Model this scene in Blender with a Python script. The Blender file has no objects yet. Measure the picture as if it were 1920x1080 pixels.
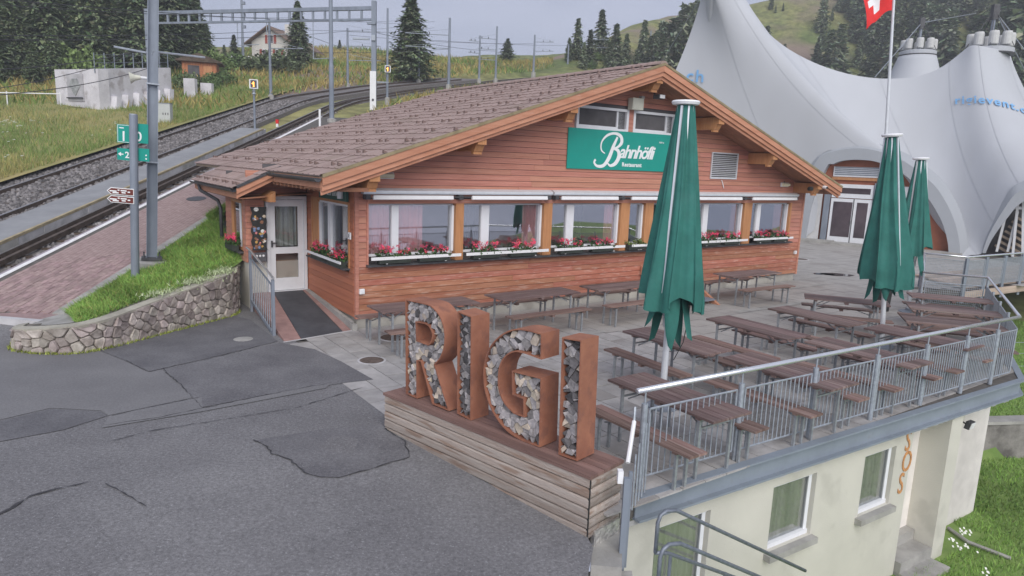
import bpy, math, random
import numpy as np
from mathutils import Vector, Matrix
R = math.radians
random.seed(7); rng = np.random.default_rng(7)
sc = bpy.context.scene
COL = sc.collection

# ------------------------------------------------------------------ camera, sky, sun, exposure
cam_d = bpy.data.cameras.new('camera'); cam = bpy.data.objects.new('camera', cam_d); COL.objects.link(cam)
cam_d.sensor_width = 36; cam_d.lens = 24.1425; cam_d.clip_start = .1; cam_d.clip_end = 3000
PITCH, ROLL = R(10.2617), R(2.1815)
_c, _s, _cr, _sr = math.cos(PITCH), math.sin(PITCH), math.cos(ROLL), math.sin(ROLL)
_m = Matrix(((1, 0, 0), (0, _s, -_c), (0, _c, _s))) @ Matrix(((_cr, -_sr, 0), (_sr, _cr, 0), (0, 0, 1)))
cam.matrix_world = Matrix.Translation((0, 0, 3.3)) @ _m.to_4x4()
sc.camera = cam

SUN_EL, SUN_AZ = R(35), R(169)
w = bpy.data.worlds.new('World'); sc.world = w; w.use_nodes = True
nt = w.node_tree; nt.nodes.clear()
out = nt.nodes.new('ShaderNodeOutputWorld'); bg = nt.nodes.new('ShaderNodeBackground'); bg2 = nt.nodes.new('ShaderNodeBackground')
sky = nt.nodes.new('ShaderNodeTexSky'); sky.sky_type = 'NISHITA'; sky.sun_disc = False
sky.sun_elevation = SUN_EL; sky.sun_rotation = SUN_AZ
nt.links.new(sky.outputs[0], bg.inputs[0]); bg.inputs[1].default_value = .05
tc = nt.nodes.new('ShaderNodeTexCoord'); mp = nt.nodes.new('ShaderNodeMapping'); mp.inputs['Scale'].default_value = (1, 1, 3.2)
nz = nt.nodes.new('ShaderNodeTexNoise'); nz.inputs['Scale'].default_value = 2.6; nz.inputs['Detail'].default_value = 7; nz.inputs['Roughness'].default_value = .52
rp = nt.nodes.new('ShaderNodeValToRGB'); rp.color_ramp.elements[0].position = .34; rp.color_ramp.elements[1].position = .68
rp.color_ramp.elements[0].color = (.315, .345, .455, 1); rp.color_ramp.elements[1].color = (.425, .45, .565, 1)
nt.links.new(tc.outputs['Generated'], mp.inputs[0]); nt.links.new(mp.outputs[0], nz.inputs[0]); nt.links.new(nz.outputs[0], rp.inputs[0])
nt.links.new(rp.outputs[0], bg2.inputs[0]); bg2.inputs[1].default_value = .75
ad = nt.nodes.new('ShaderNodeMixShader'); ad.inputs[0].default_value = .9
nt.links.new(bg.outputs[0], ad.inputs[1]); nt.links.new(bg2.outputs[0], ad.inputs[2]); nt.links.new(ad.outputs[0], out.inputs[0])
sun_d = bpy.data.lights.new('sun', 'SUN'); sun = bpy.data.objects.new('sun', sun_d); COL.objects.link(sun)
sun_d.energy = 1.5; sun_d.angle = R(52); sun_d.color = (1, .965, .91)
sun.rotation_euler = (R(90) - SUN_EL, 0, R(180) - SUN_AZ)
vs = sc.view_settings; vs.view_transform = 'Standard'; vs.look = 'None'; vs.gamma = 1; vs.use_curve_mapping = False
vs.exposure = .9
sc.cycles.max_bounces = 6; sc.cycles.transparent_max_bounces = 12

# ------------------------------------------------------------------ materials
MATS = {}
def mat(name, col, rough=.8, var=.2, ns=6., metal=0., bump=0., bs=30., rnd=0., stretch=None, col2=None, ramp=(.35, .65), speck=None, hue=0., spec=.35, attr=None, det=4, grain=None):
    if name in MATS: return MATS[name]
    m = bpy.data.materials.new(name); m.use_nodes = True; n = m.node_tree.nodes; l = m.node_tree.links
    b = n['Principled BSDF']; b.inputs['Roughness'].default_value = rough; b.inputs['Metallic'].default_value = metal
    b.inputs['Specular IOR Level'].default_value = spec
    t = n.new('ShaderNodeTexCoord'); oi = n.new('ShaderNodeObjectInfo')
    mu = n.new('ShaderNodeVectorMath'); mu.operation = 'MULTIPLY_ADD'
    mpp = n.new('ShaderNodeVectorMath'); mpp.operation = 'MULTIPLY'; mpp.inputs[1].default_value = stretch or (1, 1, 1)
    cx = n.new('ShaderNodeCombineXYZ')
    for i in range(3): l.new(oi.outputs['Random'], cx.inputs[i])
    l.new(cx.outputs[0], mu.inputs[0]); mu.inputs[1].default_value = (37, 53, 71) if rnd else (0, 0, 0)
    l.new(t.outputs['Object'], mpp.inputs[0]); l.new(mpp.outputs[0], mu.inputs[2])
    no = n.new('ShaderNodeTexNoise'); no.inputs['Scale'].default_value = ns; no.inputs['Detail'].default_value = det; no.inputs['Roughness'].default_value = .62
    l.new(mu.outputs[0], no.inputs['Vector'])
    cr = n.new('ShaderNodeValToRGB'); e = cr.color_ramp.elements; e[0].position, e[1].position = ramp
    c2 = col2 or tuple(min(1, c * (1 + var)) for c in col); c1 = col if col2 else tuple(c * (1 - var) for c in col)
    e[0].color = (*c1, 1); e[1].color = (*c2, 1); l.new(no.outputs[0], cr.inputs[0]); cur = cr.outputs[0]
    if attr:
        at = n.new('ShaderNodeAttribute'); at.attribute_name = attr
        mx = n.new('ShaderNodeMix'); mx.data_type = 'RGBA'; mx.blend_type = 'MULTIPLY'; mx.inputs[0].default_value = 1
        l.new(cur, mx.inputs[6]); l.new(at.outputs['Color'], mx.inputs[7]); cur = mx.outputs[2]
    if grain:
        gn = n.new('ShaderNodeTexNoise'); gn.inputs['Scale'].default_value = grain[0]; gn.inputs['Detail'].default_value = 3; gn.inputs['Roughness'].default_value = .7
        l.new(mu.outputs[0], gn.inputs['Vector']); gr_ = n.new('ShaderNodeMapRange'); gr_.inputs[1].default_value = .3; gr_.inputs[2].default_value = .7; gr_.inputs[3].default_value = 1 - grain[1]; gr_.inputs[4].default_value = 1 + grain[1]
        l.new(gn.outputs[0], gr_.inputs[0]); gv = n.new('ShaderNodeVectorMath'); gv.operation = 'SCALE'; l.new(cur, gv.inputs[0]); l.new(gr_.outputs[0], gv.inputs['Scale']); cur = gv.outputs[0]
    if speck:   # (scale, threshold, colour, amount)
        sn = n.new('ShaderNodeTexNoise'); sn.inputs['Scale'].default_value = speck[0]; sn.inputs['Detail'].default_value = speck[4] if len(speck) > 4 else 2
        l.new(mu.outputs[0], sn.inputs['Vector'])
        sr = n.new('ShaderNodeMapRange'); sr.inputs[1].default_value = speck[1]; sr.inputs[2].default_value = speck[1] + .09; sr.inputs[4].default_value = speck[3]
        l.new(sn.outputs[0], sr.inputs[0])
        mx = n.new('ShaderNodeMix'); mx.data_type = 'RGBA'; l.new(sr.outputs[0], mx.inputs[0]); l.new(cur, mx.inputs[6]); mx.inputs[7].default_value = (*speck[2], 1); cur = mx.outputs[2]
    if rnd:
        hs = n.new('ShaderNodeHueSaturation'); mr = n.new('ShaderNodeMapRange'); mr.inputs[3].default_value = 1 - rnd; mr.inputs[4].default_value = 1 + rnd
        l.new(oi.outputs['Random'], mr.inputs[0]); l.new(mr.outputs[0], hs.inputs['Value'])
        if hue:
            wn_ = n.new('ShaderNodeTexWhiteNoise'); wn_.noise_dimensions = '1D'; l.new(oi.outputs['Random'], wn_.inputs['W'])
            m2 = n.new('ShaderNodeMapRange'); m2.inputs[3].default_value = .5 - hue; m2.inputs[4].default_value = .5 + hue
            l.new(wn_.outputs[0], m2.inputs[0]); l.new(m2.outputs[0], hs.inputs['Hue'])
        l.new(cur, hs.inputs['Color']); cur = hs.outputs[0]
    l.new(cur, b.inputs['Base Color'])
    if bump:
        bn = n.new('ShaderNodeTexNoise'); bn.inputs['Scale'].default_value = bs; bn.inputs['Detail'].default_value = 3
        l.new(mu.outputs[0], bn.inputs['Vector'])
        bp = n.new('ShaderNodeBump'); bp.inputs['Strength'].default_value = bump; bp.inputs['Distance'].default_value = .02
        l.new(bn.outputs[0], bp.inputs['Height']); l.new(bp.outputs[0], b.inputs['Normal'])
    MATS[name] = m; return m
def glass_mat(name, tint, refl=.35, rough=.02, mx_=.95):
    m = bpy.data.materials.new(name); m.use_nodes = True; n = m.node_tree.nodes; l = m.node_tree.links; n.clear()
    o = n.new('ShaderNodeOutputMaterial'); mx = n.new('ShaderNodeMixShader'); tr = n.new('ShaderNodeBsdfTransparent'); gl = n.new('ShaderNodeBsdfGlossy')
    tr.inputs[0].default_value = (*tint, 1); gl.inputs['Roughness'].default_value = rough; gl.inputs[0].default_value = (.9, .92, .95, 1)
    lw = n.new('ShaderNodeLayerWeight'); lw.inputs[0].default_value = .3
    mr = n.new('ShaderNodeMapRange'); mr.inputs[3].default_value = refl; mr.inputs[4].default_value = mx_
    l.new(lw.outputs['Fresnel'], mr.inputs[0]); l.new(mr.outputs[0], mx.inputs[0]); l.new(tr.outputs[0], mx.inputs[1]); l.new(gl.outputs[0], mx.inputs[2]); l.new(mx.outputs[0], o.inputs[0])
    return m
def emit_mat(name, col, st):
    m = bpy.data.materials.new(name); m.use_nodes = True; b = m.node_tree.nodes['Principled BSDF']
    b.inputs['Base Color'].default_value = (*col, 1); b.inputs['Emission Color'].default_value = (*col, 1); b.inputs['Emission Strength'].default_value = st; return m

ASPH = mat('asphalt', (.150, .146, .152), .9, .16, .55, bump=.5, bs=70, col2=(.215, .211, .215), speck=(46, .62, (.40, .40, .41), .5), det=14, grain=(30, .3))
ASPH2 = mat('asphalt_dark', (.118, .116, .125), .9, .2, 1.6, bump=.4, bs=70, col2=(.165, .163, .171), speck=(46, .65, (.32, .32, .33), .4), det=12, grain=(30, .22))
ASPH3 = mat('asphalt_mid', (.125, .122, .131), .9, .2, 1.2, bump=.4, bs=70, col2=(.182, .179, .186), speck=(46, .63, (.36, .36, .37), .45), det=12, grain=(30, .26))
CRACK = mat('crack_tar', (.058, .057, .062), .9, .35, 9)
PAVE = mat('paving', (.38, .365, .355), .85, .15, 3, bump=.3, bs=60, rnd=.10, speck=(1.1, .55, (.27, .25, .235), .65, 6))
JOINT = mat('paving_joint', (.12, .11, .10), .95, .2, 9)
BRICKP = mat('platform_paver', (.33, .235, .225), .9, .15, 9, rnd=.2, hue=.012)
CONC = mat('concrete', (.36, .35, .33), .9, .18, 2.2, bump=.25, bs=40, speck=(3, .58, (.22, .21, .19), .5, 6))
CONCP = mat('concrete_platform', (.27, .275, .285), .9, .10, 1.4, bump=.2, bs=60)
CONCW = mat('concrete_pale', (.52, .51, .52), .9, .15, 1.0, bump=.2, bs=20, speck=(1.6, .56, (.27, .27, .27), .6, 8))
YEL = mat('yellow_edge', (.36, .30, .19), .9, .2, 5)
WHITEL = mat('white_line', (.78, .77, .76), .8, .06, 6, speck=(9, .62, (.45, .42, .40), .5))
WALLW = mat('stucco', (.60, .58, .515), .85, .07, .7, bump=.2, bs=60, speck=(1.5, .56, (.46, .445, .39), .55, 11))
FACW = mat('facade_wood', (.44, .185, .13), .62, .2, 3.0, bump=.35, bs=22, rnd=.12, hue=.006, stretch=(.35, 1, 9), col2=(.55, .255, .185), speck=(2.2, .66, (.62, .42, .36), .55, 8))
FACW2 = mat('facade_wood_worn', (.35, .125, .072), .65, .2, 2.2, bump=.4, bs=22, rnd=.14, hue=.01, stretch=(.8, 1, 7), col2=(.46, .20, .128), speck=(4.5, .57, (.56, .36, .29), .6, 9))
SIDEW = mat('side_wood', (.40, .14, .08), .6, .2, 3.0, bump=.35, bs=22, rnd=.12, stretch=(1, .35, 9), col2=(.44, .16, .085))
POSTW = mat('post_wood', (.44, .20, .085), .6, .15, 4, rnd=.08, stretch=(6, 6, .6), col2=(.53, .26, .12))
FASC = mat('fascia_wood', (.47, .21, .125), .6, .14, 3, rnd=.06, stretch=(.5, 3, 5), col2=(.55, .27, .17), speck=(5, .66, (.66, .45, .38), .55, 6))
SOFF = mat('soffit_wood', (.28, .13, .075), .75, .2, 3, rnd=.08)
TILE = mat('roof_tile', (.30, .215, .19), .85, .14, 5, bump=.25, bs=60, rnd=.06, col2=(.365, .275, .25), speck=(.9, .58, (.27, .21, .17), .55, 6))
NUB = mat('snow_nub', (.175, .12, .105), .8, .2, 9)
GUTT = mat('gutter_metal', (.085, .085, .09), .5, .2, 8, metal=.3)
ZINC = mat('galvanised', (.37, .405, .45), .5, .16, 22, metal=.4, spec=.4)
ZINC2 = mat('galvanised_post', (.235, .265, .315), .55, .14, 3, metal=.2, stretch=(1, 1, .3))
STEEL = mat('stainless', (.72, .73, .75), .25, .04, 5, metal=.75)
BEAM = mat('beam_paint', (.235, .27, .315), .6, .08, 2, speck=(6, .66, (.2, .2, .2), .3))
ALU = mat('aluminium', (.72, .74, .77), .4, .05, 6, metal=.35)
WHITE = mat('white_paint', (.80, .80, .81), .5, .03, 5)
FRAMEW = mat('window_frame_white', (.74, .75, .78), .45, .03, 5)
BLACKP = mat('black_plastic', (.03, .03, .03), .6, .2, 6)
DARK = mat('dark_interior', (.10, .095, .10), .9, .3, 1.2)
INT2 = mat('interior_wall', (.72, .68, .65), .9, .2, .7)
CURT = mat('curtain_pink', (.92, .50, .50), .9, .1, 3)
CURTG = mat('curtain_green', (.42, .45, .385), .9, .14, 2, stretch=(9, 9, .2), col2=(.60, .615, .55))
LEAFG = mat('geranium_leaf', (.05, .10, .03), .8, .3, 12, attr='col')
BLOS = mat('geranium_blossom', (.70, .045, .15), .7, .25, 14, attr='col')
GREENS = mat('sign_green', (.012, .30, .24), .4, .04, 2)
GREEND = mat('sign_dark_green', (.02, .10, .075), .4, .06, 2)
CLOTH = mat('parasol_cloth', (.032, .155, .13), .85, .16, 2.5, bump=.5, bs=7, speck=(1.2, .56, (.06, .20, .175), .5, 6))
RUST = mat('weathering_steel', (.255, .105, .066), .78, .25, 3, bump=.25, bs=50, col2=(.36, .155, .094), speck=(5, .54, (.205, .093, .068), .65, 8))
RUSTB = mat('weathering_steel_top', (.46, .18, .075), .75, .2, 3, bump=.2, bs=50)
LOGM = mat('log_end', (.25, .235, .24), .9, .2, 14, bump=.6, bs=45, rnd=.42, hue=.02, col2=(.44, .41, .405), speck=(5, .60, (.16, .15, .15), .6, 4))
LOGP = mat('log_end_pale', (.50, .43, .35), .9, .2, 14, bump=.4, bs=45, rnd=.22, hue=.012)
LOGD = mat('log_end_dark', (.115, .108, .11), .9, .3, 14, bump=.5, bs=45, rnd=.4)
LOGBACK = mat('log_gap', (.03, .026, .024), .95, .3, 9)
PLANKG = mat('plinth_board', (.335, .27, .23), .8, .3, 2.6, bump=.6, bs=20, rnd=.26, stretch=(.8, 3, 7), col2=(.42, .37, .33), speck=(2.0, .55, (.25, .165, .12), .75, 9))
DECKT = mat('plinth_deck_board', (.17, .10, .085), .75, .3, 2, bump=.4, bs=20, rnd=.2, stretch=(.4, 4, 4), col2=(.27, .165, .14))
TABW = mat('table_board', (.14, .09, .082), .68, .2, 3, bump=.3, bs=30, rnd=.26, hue=.008, stretch=(.4, 8, 4), col2=(.235, .165, .152), speck=(3, .58, (.29, .24, .22), .5, 6))
BENW = mat('bench_board', (.175, .11, .09), .72, .2, 3, bump=.3, bs=30, rnd=.28, hue=.008, stretch=(.4, 8, 4), col2=(.28, .185, .16), speck=(3, .58, (.30, .25, .22), .5, 6))
LEGM = mat('leg_steel', (.34, .36, .38), .5, .15, 20, metal=.4)
STONE = mat('wall_stone', (.25, .215, .19), .9, .25, 5, bump=.8, bs=16, rnd=.36, hue=.035, col2=(.47, .42, .385), speck=(7, .58, (.20, .17, .15), .5, 6))
MORT = mat('wall_mortar', (.20, .18, .155), .95, .3, 6, bump=.5, bs=30)
GRASS = mat('grass_blade', (.215, .355, .085), .9, .15, 1.2, attr='col', spec=.1)
GRASSG = mat('lawn_soil', (.15, .24, .06), .95, .3, 1.5, col2=(.22, .31, .09), bump=.6, bs=12)
MEAD = mat('meadow_ground', (.20, .23, .08), .95, .3, .35, col2=(.36, .30, .13), bump=.6, bs=6, det=8)
MEADB = mat('meadow_blade', (.37, .34, .165), .95, .2, .25, attr='col', spec=.1)
HILL = mat('hill_ground', (.115, .15, .05), .95, .3, .07, col2=(.27, .25, .10), bump=.8, bs=1.5, speck=(.05, .53, (.25, .185, .155), .9, 10), det=10, grain=(.8, .45))
BALL = mat('ballast', (.13, .12, .12), .95, .4, 14, bump=.8, bs=24, col2=(.24, .22, .21), det=6)
BSTONE = mat('ballast_stone', (.185, .172, .170), .95, .3, 3, attr='col')
RAILM = mat('rail_steel', (.10, .075, .06), .6, .3, 6, metal=.3)
RAILT = mat('rail_top', (.36, .35, .35), .35, .1, 6, metal=.7)
NEED = mat('spruce_needles', (.155, .195, .105), .85, .25, .8, attr='col', rnd=.14, spec=.15)
NEEDL = mat('light_needles', (.11, .165, .065), .85, .25, .8, attr='col', rnd=.14, spec=.15)
BUSHM = mat('bush_leaves', (.15, .21, .075), .85, .25, .8, attr='col', rnd=.14, spec=.15)
BARK = mat('bark', (.10, .075, .055), .95, .3, 4)
TENT = mat('tent_membrane', (.48, .495, .525), .75, .04, .25, speck=(.3, .56, (.44, .452, .475), .6, 9), bump=.35, bs=.7, stretch=(1, 1, .35))
TENTH = mat('tent_hood', (.37, .39, .42), .7, .03, .6)
TENTSEAM = mat('tent_seam', (.455, .47, .497), .7, .05, 1)
TERRA = mat('terracotta_panel', (.36, .125, .07), .75, .1, 2)
TXTB = mat('blue_print', (.20, .42, .70), .7, .05, 3)
RED = mat('flag_red', (.70, .03, .03), .8, .08, 3)
ORNP = mat('orange_paint', (.56, .27, .11), .8, .3, 12, speck=(9, .6, (.62, .6, .5), .5, 5))
BROWNS = mat('brown_sign', (.15, .035, .025), .5, .1, 4)
RUBB = mat('ramp_rubber', (.055, .055, .062), .8, .2, 2.2, col2=(.085, .085, .095))
REDK = mat('red_kerb', (.33, .20, .18), .9, .15, 4, bump=.2, bs=40)
GLASS = glass_mat('window_glass', (.93, .93, .94), .27, mx_=.85)
GLASSD = glass_mat('lower_glass', (.92, .92, .92), .07, mx_=.5)
LIT = emit_mat('signal_lamp', (1, .35, .05), 3.)
HOUSEW = mat('house_wall', (.62, .60, .56), .9, .08, 1)
CHALK = mat('chalkboard', (.04, .04, .04), .8, .3, 9, speck=(22, .62, (.6, .6, .55), .8, 3))

# ------------------------------------------------------------------ helpers
class MB:
    def __init__(s): s.v = []; s.f = []; s.m = []
    def add(s, vs, fs, mi=0):
        o = len(s.v); s.v += [tuple(map(float, p)) for p in vs]; s.f += [tuple(i + o for i in f) for f in fs]; s.m += [mi] * len(fs)
    def box(s, c, d, rz=0, mi=0, ax=None):
        hx, hy, hz = d[0] / 2, d[1] / 2, d[2] / 2; P = []
        ca, sa = math.cos(rz), math.sin(rz)
        for x, y, z in ((-hx, -hy, -hz), (hx, -hy, -hz), (hx, hy, -hz), (-hx, hy, -hz), (-hx, -hy, hz), (hx, -hy, hz), (hx, hy, hz), (-hx, hy, hz)):
            P.append((c[0] + x * ca - y * sa, c[1] + x * sa + y * ca, c[2] + z))
        s.add(P, [(3, 2, 1, 0), (4, 5, 6, 7), (0, 1, 5, 4), (1, 2, 6, 5), (2, 3, 7, 6), (3, 0, 4, 7)], mi); return s
    def b2(s, lo, hi, mi=0):
        return s.box([(a + b) / 2 for a, b in zip(lo, hi)], [abs(b - a) for a, b in zip(lo, hi)], 0, mi)
    def prism(s, poly, ax, h, mi=0):     # poly: list of 3d points (planar), ax: extrude vector
        n = len(poly); a = [Vector(p) for p in poly]; e = Vector(ax) * h; b = [p + e for p in a]
        s.add(a + b, [tuple(range(n - 1, -1, -1)), tuple(range(n, 2 * n))] + [(i, (i + 1) % n, n + (i + 1) % n, n + i) for i in range(n)], mi); return s
    def bar(s, p, q, wd, ht, mi=0, up=(0, 0, 1)):
        p, q = Vector(p), Vector(q); d = (q - p).normalized(); u = Vector(up); r = d.cross(u)
        if r.length < 1e-4: r = d.cross(Vector((1, 0, 0)))
        r.normalize(); u = r.cross(d); P = []
        for e in (p, q):
            for a, b in ((-1, -1), (1, -1), (1, 1), (-1, 1)): P.append(e + r * a * wd / 2 + u * b * ht / 2)
        s.add(P, [(3, 2, 1, 0), (4, 5, 6, 7), (0, 1, 5, 4), (1, 2, 6, 5), (2, 3, 7, 6), (3, 0, 4, 7)], mi); return s
    def tube(s, path, r, n=8, mi=0, caps=True):
        P = [Vector(p) for p in path]; rr = r if isinstance(r, (list, tuple)) else [r] * len(P); o = []; F = []; prev = None
        for i, p in enumerate(P):
            d = (P[min(i + 1, len(P) - 1)] - P[max(i - 1, 0)]).normalized()
            if prev is None: a = d.orthogonal().normalized()
            else:
                a = prev - d * prev.dot(d)
                a = a.normalized() if a.length > 1e-5 else d.orthogonal().normalized()
            prev = a; b = d.cross(a)
            for k in range(n):
                t = 2 * math.pi * k / n; o.append(p + (a * math.cos(t) + b * math.sin(t)) * rr[i])
        for i in range(len(P) - 1):
            for k in range(n): F.append((i * n + k, i * n + (k + 1) % n, (i + 1) * n + (k + 1) % n, (i + 1) * n + k))
        if caps: F += [tuple(range(n - 1, -1, -1)), tuple(range((len(P) - 1) * n, len(P) * n))]
        s.add(o, F, mi); return s
    def lathe(s, prof, c=(0, 0, 0), n=16, mi=0):
        o = []; F = []
        for r, z in prof:
            for k in range(n):
                t = 2 * math.pi * k / n; o.append((c[0] + r * math.cos(t), c[1] + r * math.sin(t), c[2] + z))
        for i in range(len(prof) - 1):
            for k in range(n): F.append((i * n + k, i * n + (k + 1) % n, (i + 1) * n + (k + 1) % n, (i + 1) * n + k))
        F += [tuple(range(n - 1, -1, -1)), tuple(range((len(prof) - 1) * n, len(prof) * n))]
        s.add(o, F, mi); return s
    def mesh(s, name, mats, smooth=False):
        me = bpy.data.meshes.new(name); me.from_pydata(s.v, [], s.f)
        for m in (mats if isinstance(mats, (list, tuple)) else [mats]): me.materials.append(m)
        if len(set(s.m)) > 1: me.polygons.foreach_set('material_index', s.m)
        if smooth: me.polygons.foreach_set('use_smooth', [True] * len(s.f))
        me.update(); return me
    def obj(s, name, mats, parent=None, smooth=False, **k):
        return link(name, s.mesh(name, mats, smooth), parent, **k)
def link(name, me, parent=None, loc=None, rz=None, kind=None):
    o = bpy.data.objects.new(name, me); COL.objects.link(o)
    if parent is not None: o.parent = parent
    if loc is not None: o.location = loc
    if rz is not None: o.rotation_euler = (0, 0, rz)
    if kind: o['kind'] = kind
    return o
def tag(o, label, cat, group=None):
    o['label'] = label; o['category'] = cat
    if group: o['group'] = group
    return o
def thing(name, label, cat, loc=(0, 0, 0), rz=0, group=None):
    o = bpy.data.objects.new(name, None); COL.objects.link(o); o.location = loc; o.rotation_euler = (0, 0, rz); o.empty_display_size = .2
    return tag(o, label, cat, group)
def lean(o, top, rz=0):      # poles that stand a little out of plumb
    d = Vector(top) - o.location; o.rotation_euler = (Vector((0, 0, 1)).rotation_difference(d).to_matrix() @ Matrix.Rotation(rz, 3, 'Z')).to_euler()
def kids(o): return [c for c in o.children]
def dup(root, loc, rz, label=None, group=None):
    r = root.copy(); COL.objects.link(r); r.location = loc; r.rotation_euler = (0, 0, rz)
    if label: r['label'] = label
    if group: r['group'] = group
    for ch in kids(root):
        c = ch.copy(); COL.objects.link(c); c.parent = r
        for g in kids(ch):
            d = g.copy(); COL.objects.link(d); d.parent = c
    return r
def npmesh(name, V, F, mats, col=None, smooth=False):
    me = bpy.data.meshes.new(name); V = np.asarray(V, np.float32); F = np.asarray(F, np.int32); k = F.shape[1]
    me.vertices.add(len(V)); me.vertices.foreach_set('co', V.ravel()); me.loops.add(F.size); me.loops.foreach_set('vertex_index', F.ravel())
    me.polygons.add(len(F)); me.polygons.foreach_set('loop_start', np.arange(0, F.size, k, dtype=np.int32))
    if col is not None:
        a = me.color_attributes.new('col', 'FLOAT_COLOR', 'POINT'); c = np.ones((len(V), 4), np.float32); c[:, :3] = col; a.data.foreach_set('color', c.ravel())
    for m in (mats if isinstance(mats, (list, tuple)) else [mats]): me.materials.append(m)
    if smooth: me.polygons.foreach_set('use_smooth', np.ones(len(F), bool))
    me.update(calc_edges=True); me.validate(); return me
def gridmesh(name, P, mats, smooth=True, col=None):    # P: (m,n,3)
    m_, n_ = P.shape[:2]; i = np.arange(m_ * n_).reshape(m_, n_)
    F = np.stack([i[:-1, :-1], i[:-1, 1:], i[1:, 1:], i[1:, :-1]], -1).reshape(-1, 4)
    return npmesh(name, P.reshape(-1, 3), F, mats, col, smooth)
def text_mesh(body, size, extrude=.004, shear=0., offset=0., space=1., align='LEFT'):
    c = bpy.data.curves.new('lettering', 'FONT'); c.body = body; c.size = size; c.extrude = extrude; c.shear = shear; c.offset = offset; c.space_character = space; c.align_x = align
    c.resolution_u = 3
    o = bpy.data.objects.new('tmp', c); COL.objects.link(o); dg = bpy.context.evaluated_depsgraph_get(); me = bpy.data.meshes.new_from_object(o.evaluated_get(dg))
    bpy.data.objects.remove(o); bpy.data.curves.remove(c); return me
def text_obj(name, body, size, m, parent, loc, rot, **k):
    me = text_mesh(body, size, **k); me.materials.clear(); me.materials.append(m); o = link(name, me, parent); o.location = loc; o.rotation_euler = rot; return o
def smst(a, b, x):
    t = np.clip((x - a) / (b - a), 0, 1); return t * t * (3 - 2 * t)
def vnoise(x, y, s, seed=0):     # cheap smooth noise
    r = np.random.default_rng(seed); v = 0
    for k in range(5):
        a, b, p = r.normal(size=2), r.normal(size=1), r.uniform(0, 6.3); v = v + np.sin((x * a[0] + y * a[1]) * s * (1 + .6 * k) + p) / (1 + .5 * k)
    return v / 3
def voronoi(pts, box):
    pts = np.asarray(pts); cells = []
    for i, p in enumerate(pts):
        poly = [np.array(q) for q in ((box[0], box[1]), (box[2], box[1]), (box[2], box[3]), (box[0], box[3]))]
        dd = ((pts - p) ** 2).sum(1); order = np.argsort(dd)[1:22]
        for j in order:
            q = pts[j]; mid = (p + q) / 2; nn = q - p; new = []
            for a in range(len(poly)):
                A, B = poly[a], poly[(a + 1) % len(poly)]; da, db = (A - mid) @ nn, (B - mid) @ nn
                if da <= 0: new.append(A)
                if da * db < 0: new.append(A + (B - A) * da / (da - db))
            poly = new
            if len(poly) < 3: break
        cells.append(poly)
    return cells
def inside(p, poly):
    x, y = p; c = False; n = len(poly)
    for i in range(n):
        x1, y1 = poly[i]; x2, y2 = poly[(i + 1) % n]
        if (y1 > y) != (y2 > y) and x < (x2 - x1) * (y - y1) / (y2 - y1) + x1: c = not c
    return c
def poisson(n, test, box, dmin, tries=12000):
    P = []
    for _ in range(tries):
        p = (random.uniform(box[0], box[2]), random.uniform(box[1], box[3]))
        if test(p) and all((p[0] - q[0]) ** 2 + (p[1] - q[1]) ** 2 > dmin * dmin for q in P): P.append(p)
        if len(P) >= n: break
    return P

def catm(P, n=4, closed=False):
    P = [np.array(p, float) for p in P]; out_ = []
    for i in range(len(P) - 1):
        p0, p1, p2, p3 = P[max(i - 1, 0)], P[i], P[i + 1], P[min(i + 2, len(P) - 1)]
        for k in range(n):
            t = k / n; out_.append(tuple(.5 * ((2 * p1) + (-p0 + p2) * t + (2 * p0 - 5 * p1 + 4 * p2 - p3) * t * t + (-p0 + 3 * p1 - 3 * p2 + p3) * t ** 3)))
    out_.append(tuple(P[-1])); return out_
# ------------------------------------------------------------------ frames of reference (metres)
FA = R(35.364); B0 = Vector((-3.04, 13.06, 0)); U = Vector((math.cos(FA), math.sin(FA), 0)); N = Vector((-math.sin(FA), math.cos(FA), 0))
def W(s, d, z=0): return B0 + U * s + N * d + Vector((0, 0, z))
def plane_z(y): return .2 * y - 2.2            # the hillside and the rack railway climb at 20 %
ELX = np.array([-1.2, -.6, -.3, -.2, -.05, .0, .1, .15, .225, .36, .42, .47, .5, .6, .67, .78, 1.1, 1.6])
ELV = np.array([.15, .15, .145, .146, .147, .147, .155, .178, .20, .235, .24, .24, .245, .25, .26, .285, .30, .30])
def hill_z(x, y):
    x = np.asarray(x, float); y = np.asarray(y, float)
    pz = .2 * y - 2.2
    w_ = smst(6., 18., (x * -.951 + y * .31) - (-8 * -.951 + 18 * .31) + 14.)     # 1 on the railway side
    low = np.where(x > 9, -.35 - 2.2 * smst(34, 20, y), -.35)
    z0 = pz * w_ + low * (1 - w_)
    tx = x / np.maximum(y, 1); e = np.interp(tx, ELX, ELV); yc = np.interp(tx, [-.1, .08, .2], [100, 120, 150])
    zc = 3.3 + yc * e
    fr = smst(0, 1, (y - .60 * yc) / (.40 * yc)); r = smst(.0, .12, tx)
    z = z0 * (1 - fr * r) + zc * fr * r
    z = np.where(y > yc, (z * r + (.2 * yc - 2.2) * (1 - r)) - .12 * (y - yc), z)
    z = z + vnoise(x, y, .07, 3) * np.clip((y - 40) / 60, 0, 1) * 1.1
    bulge = np.clip((y - yc * .45) / yc, 0, 1) * np.clip((tx - .3) / .1, 0, 1)
    return z + bulge * vnoise(x, y, .16, 5) * 2.2

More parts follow.
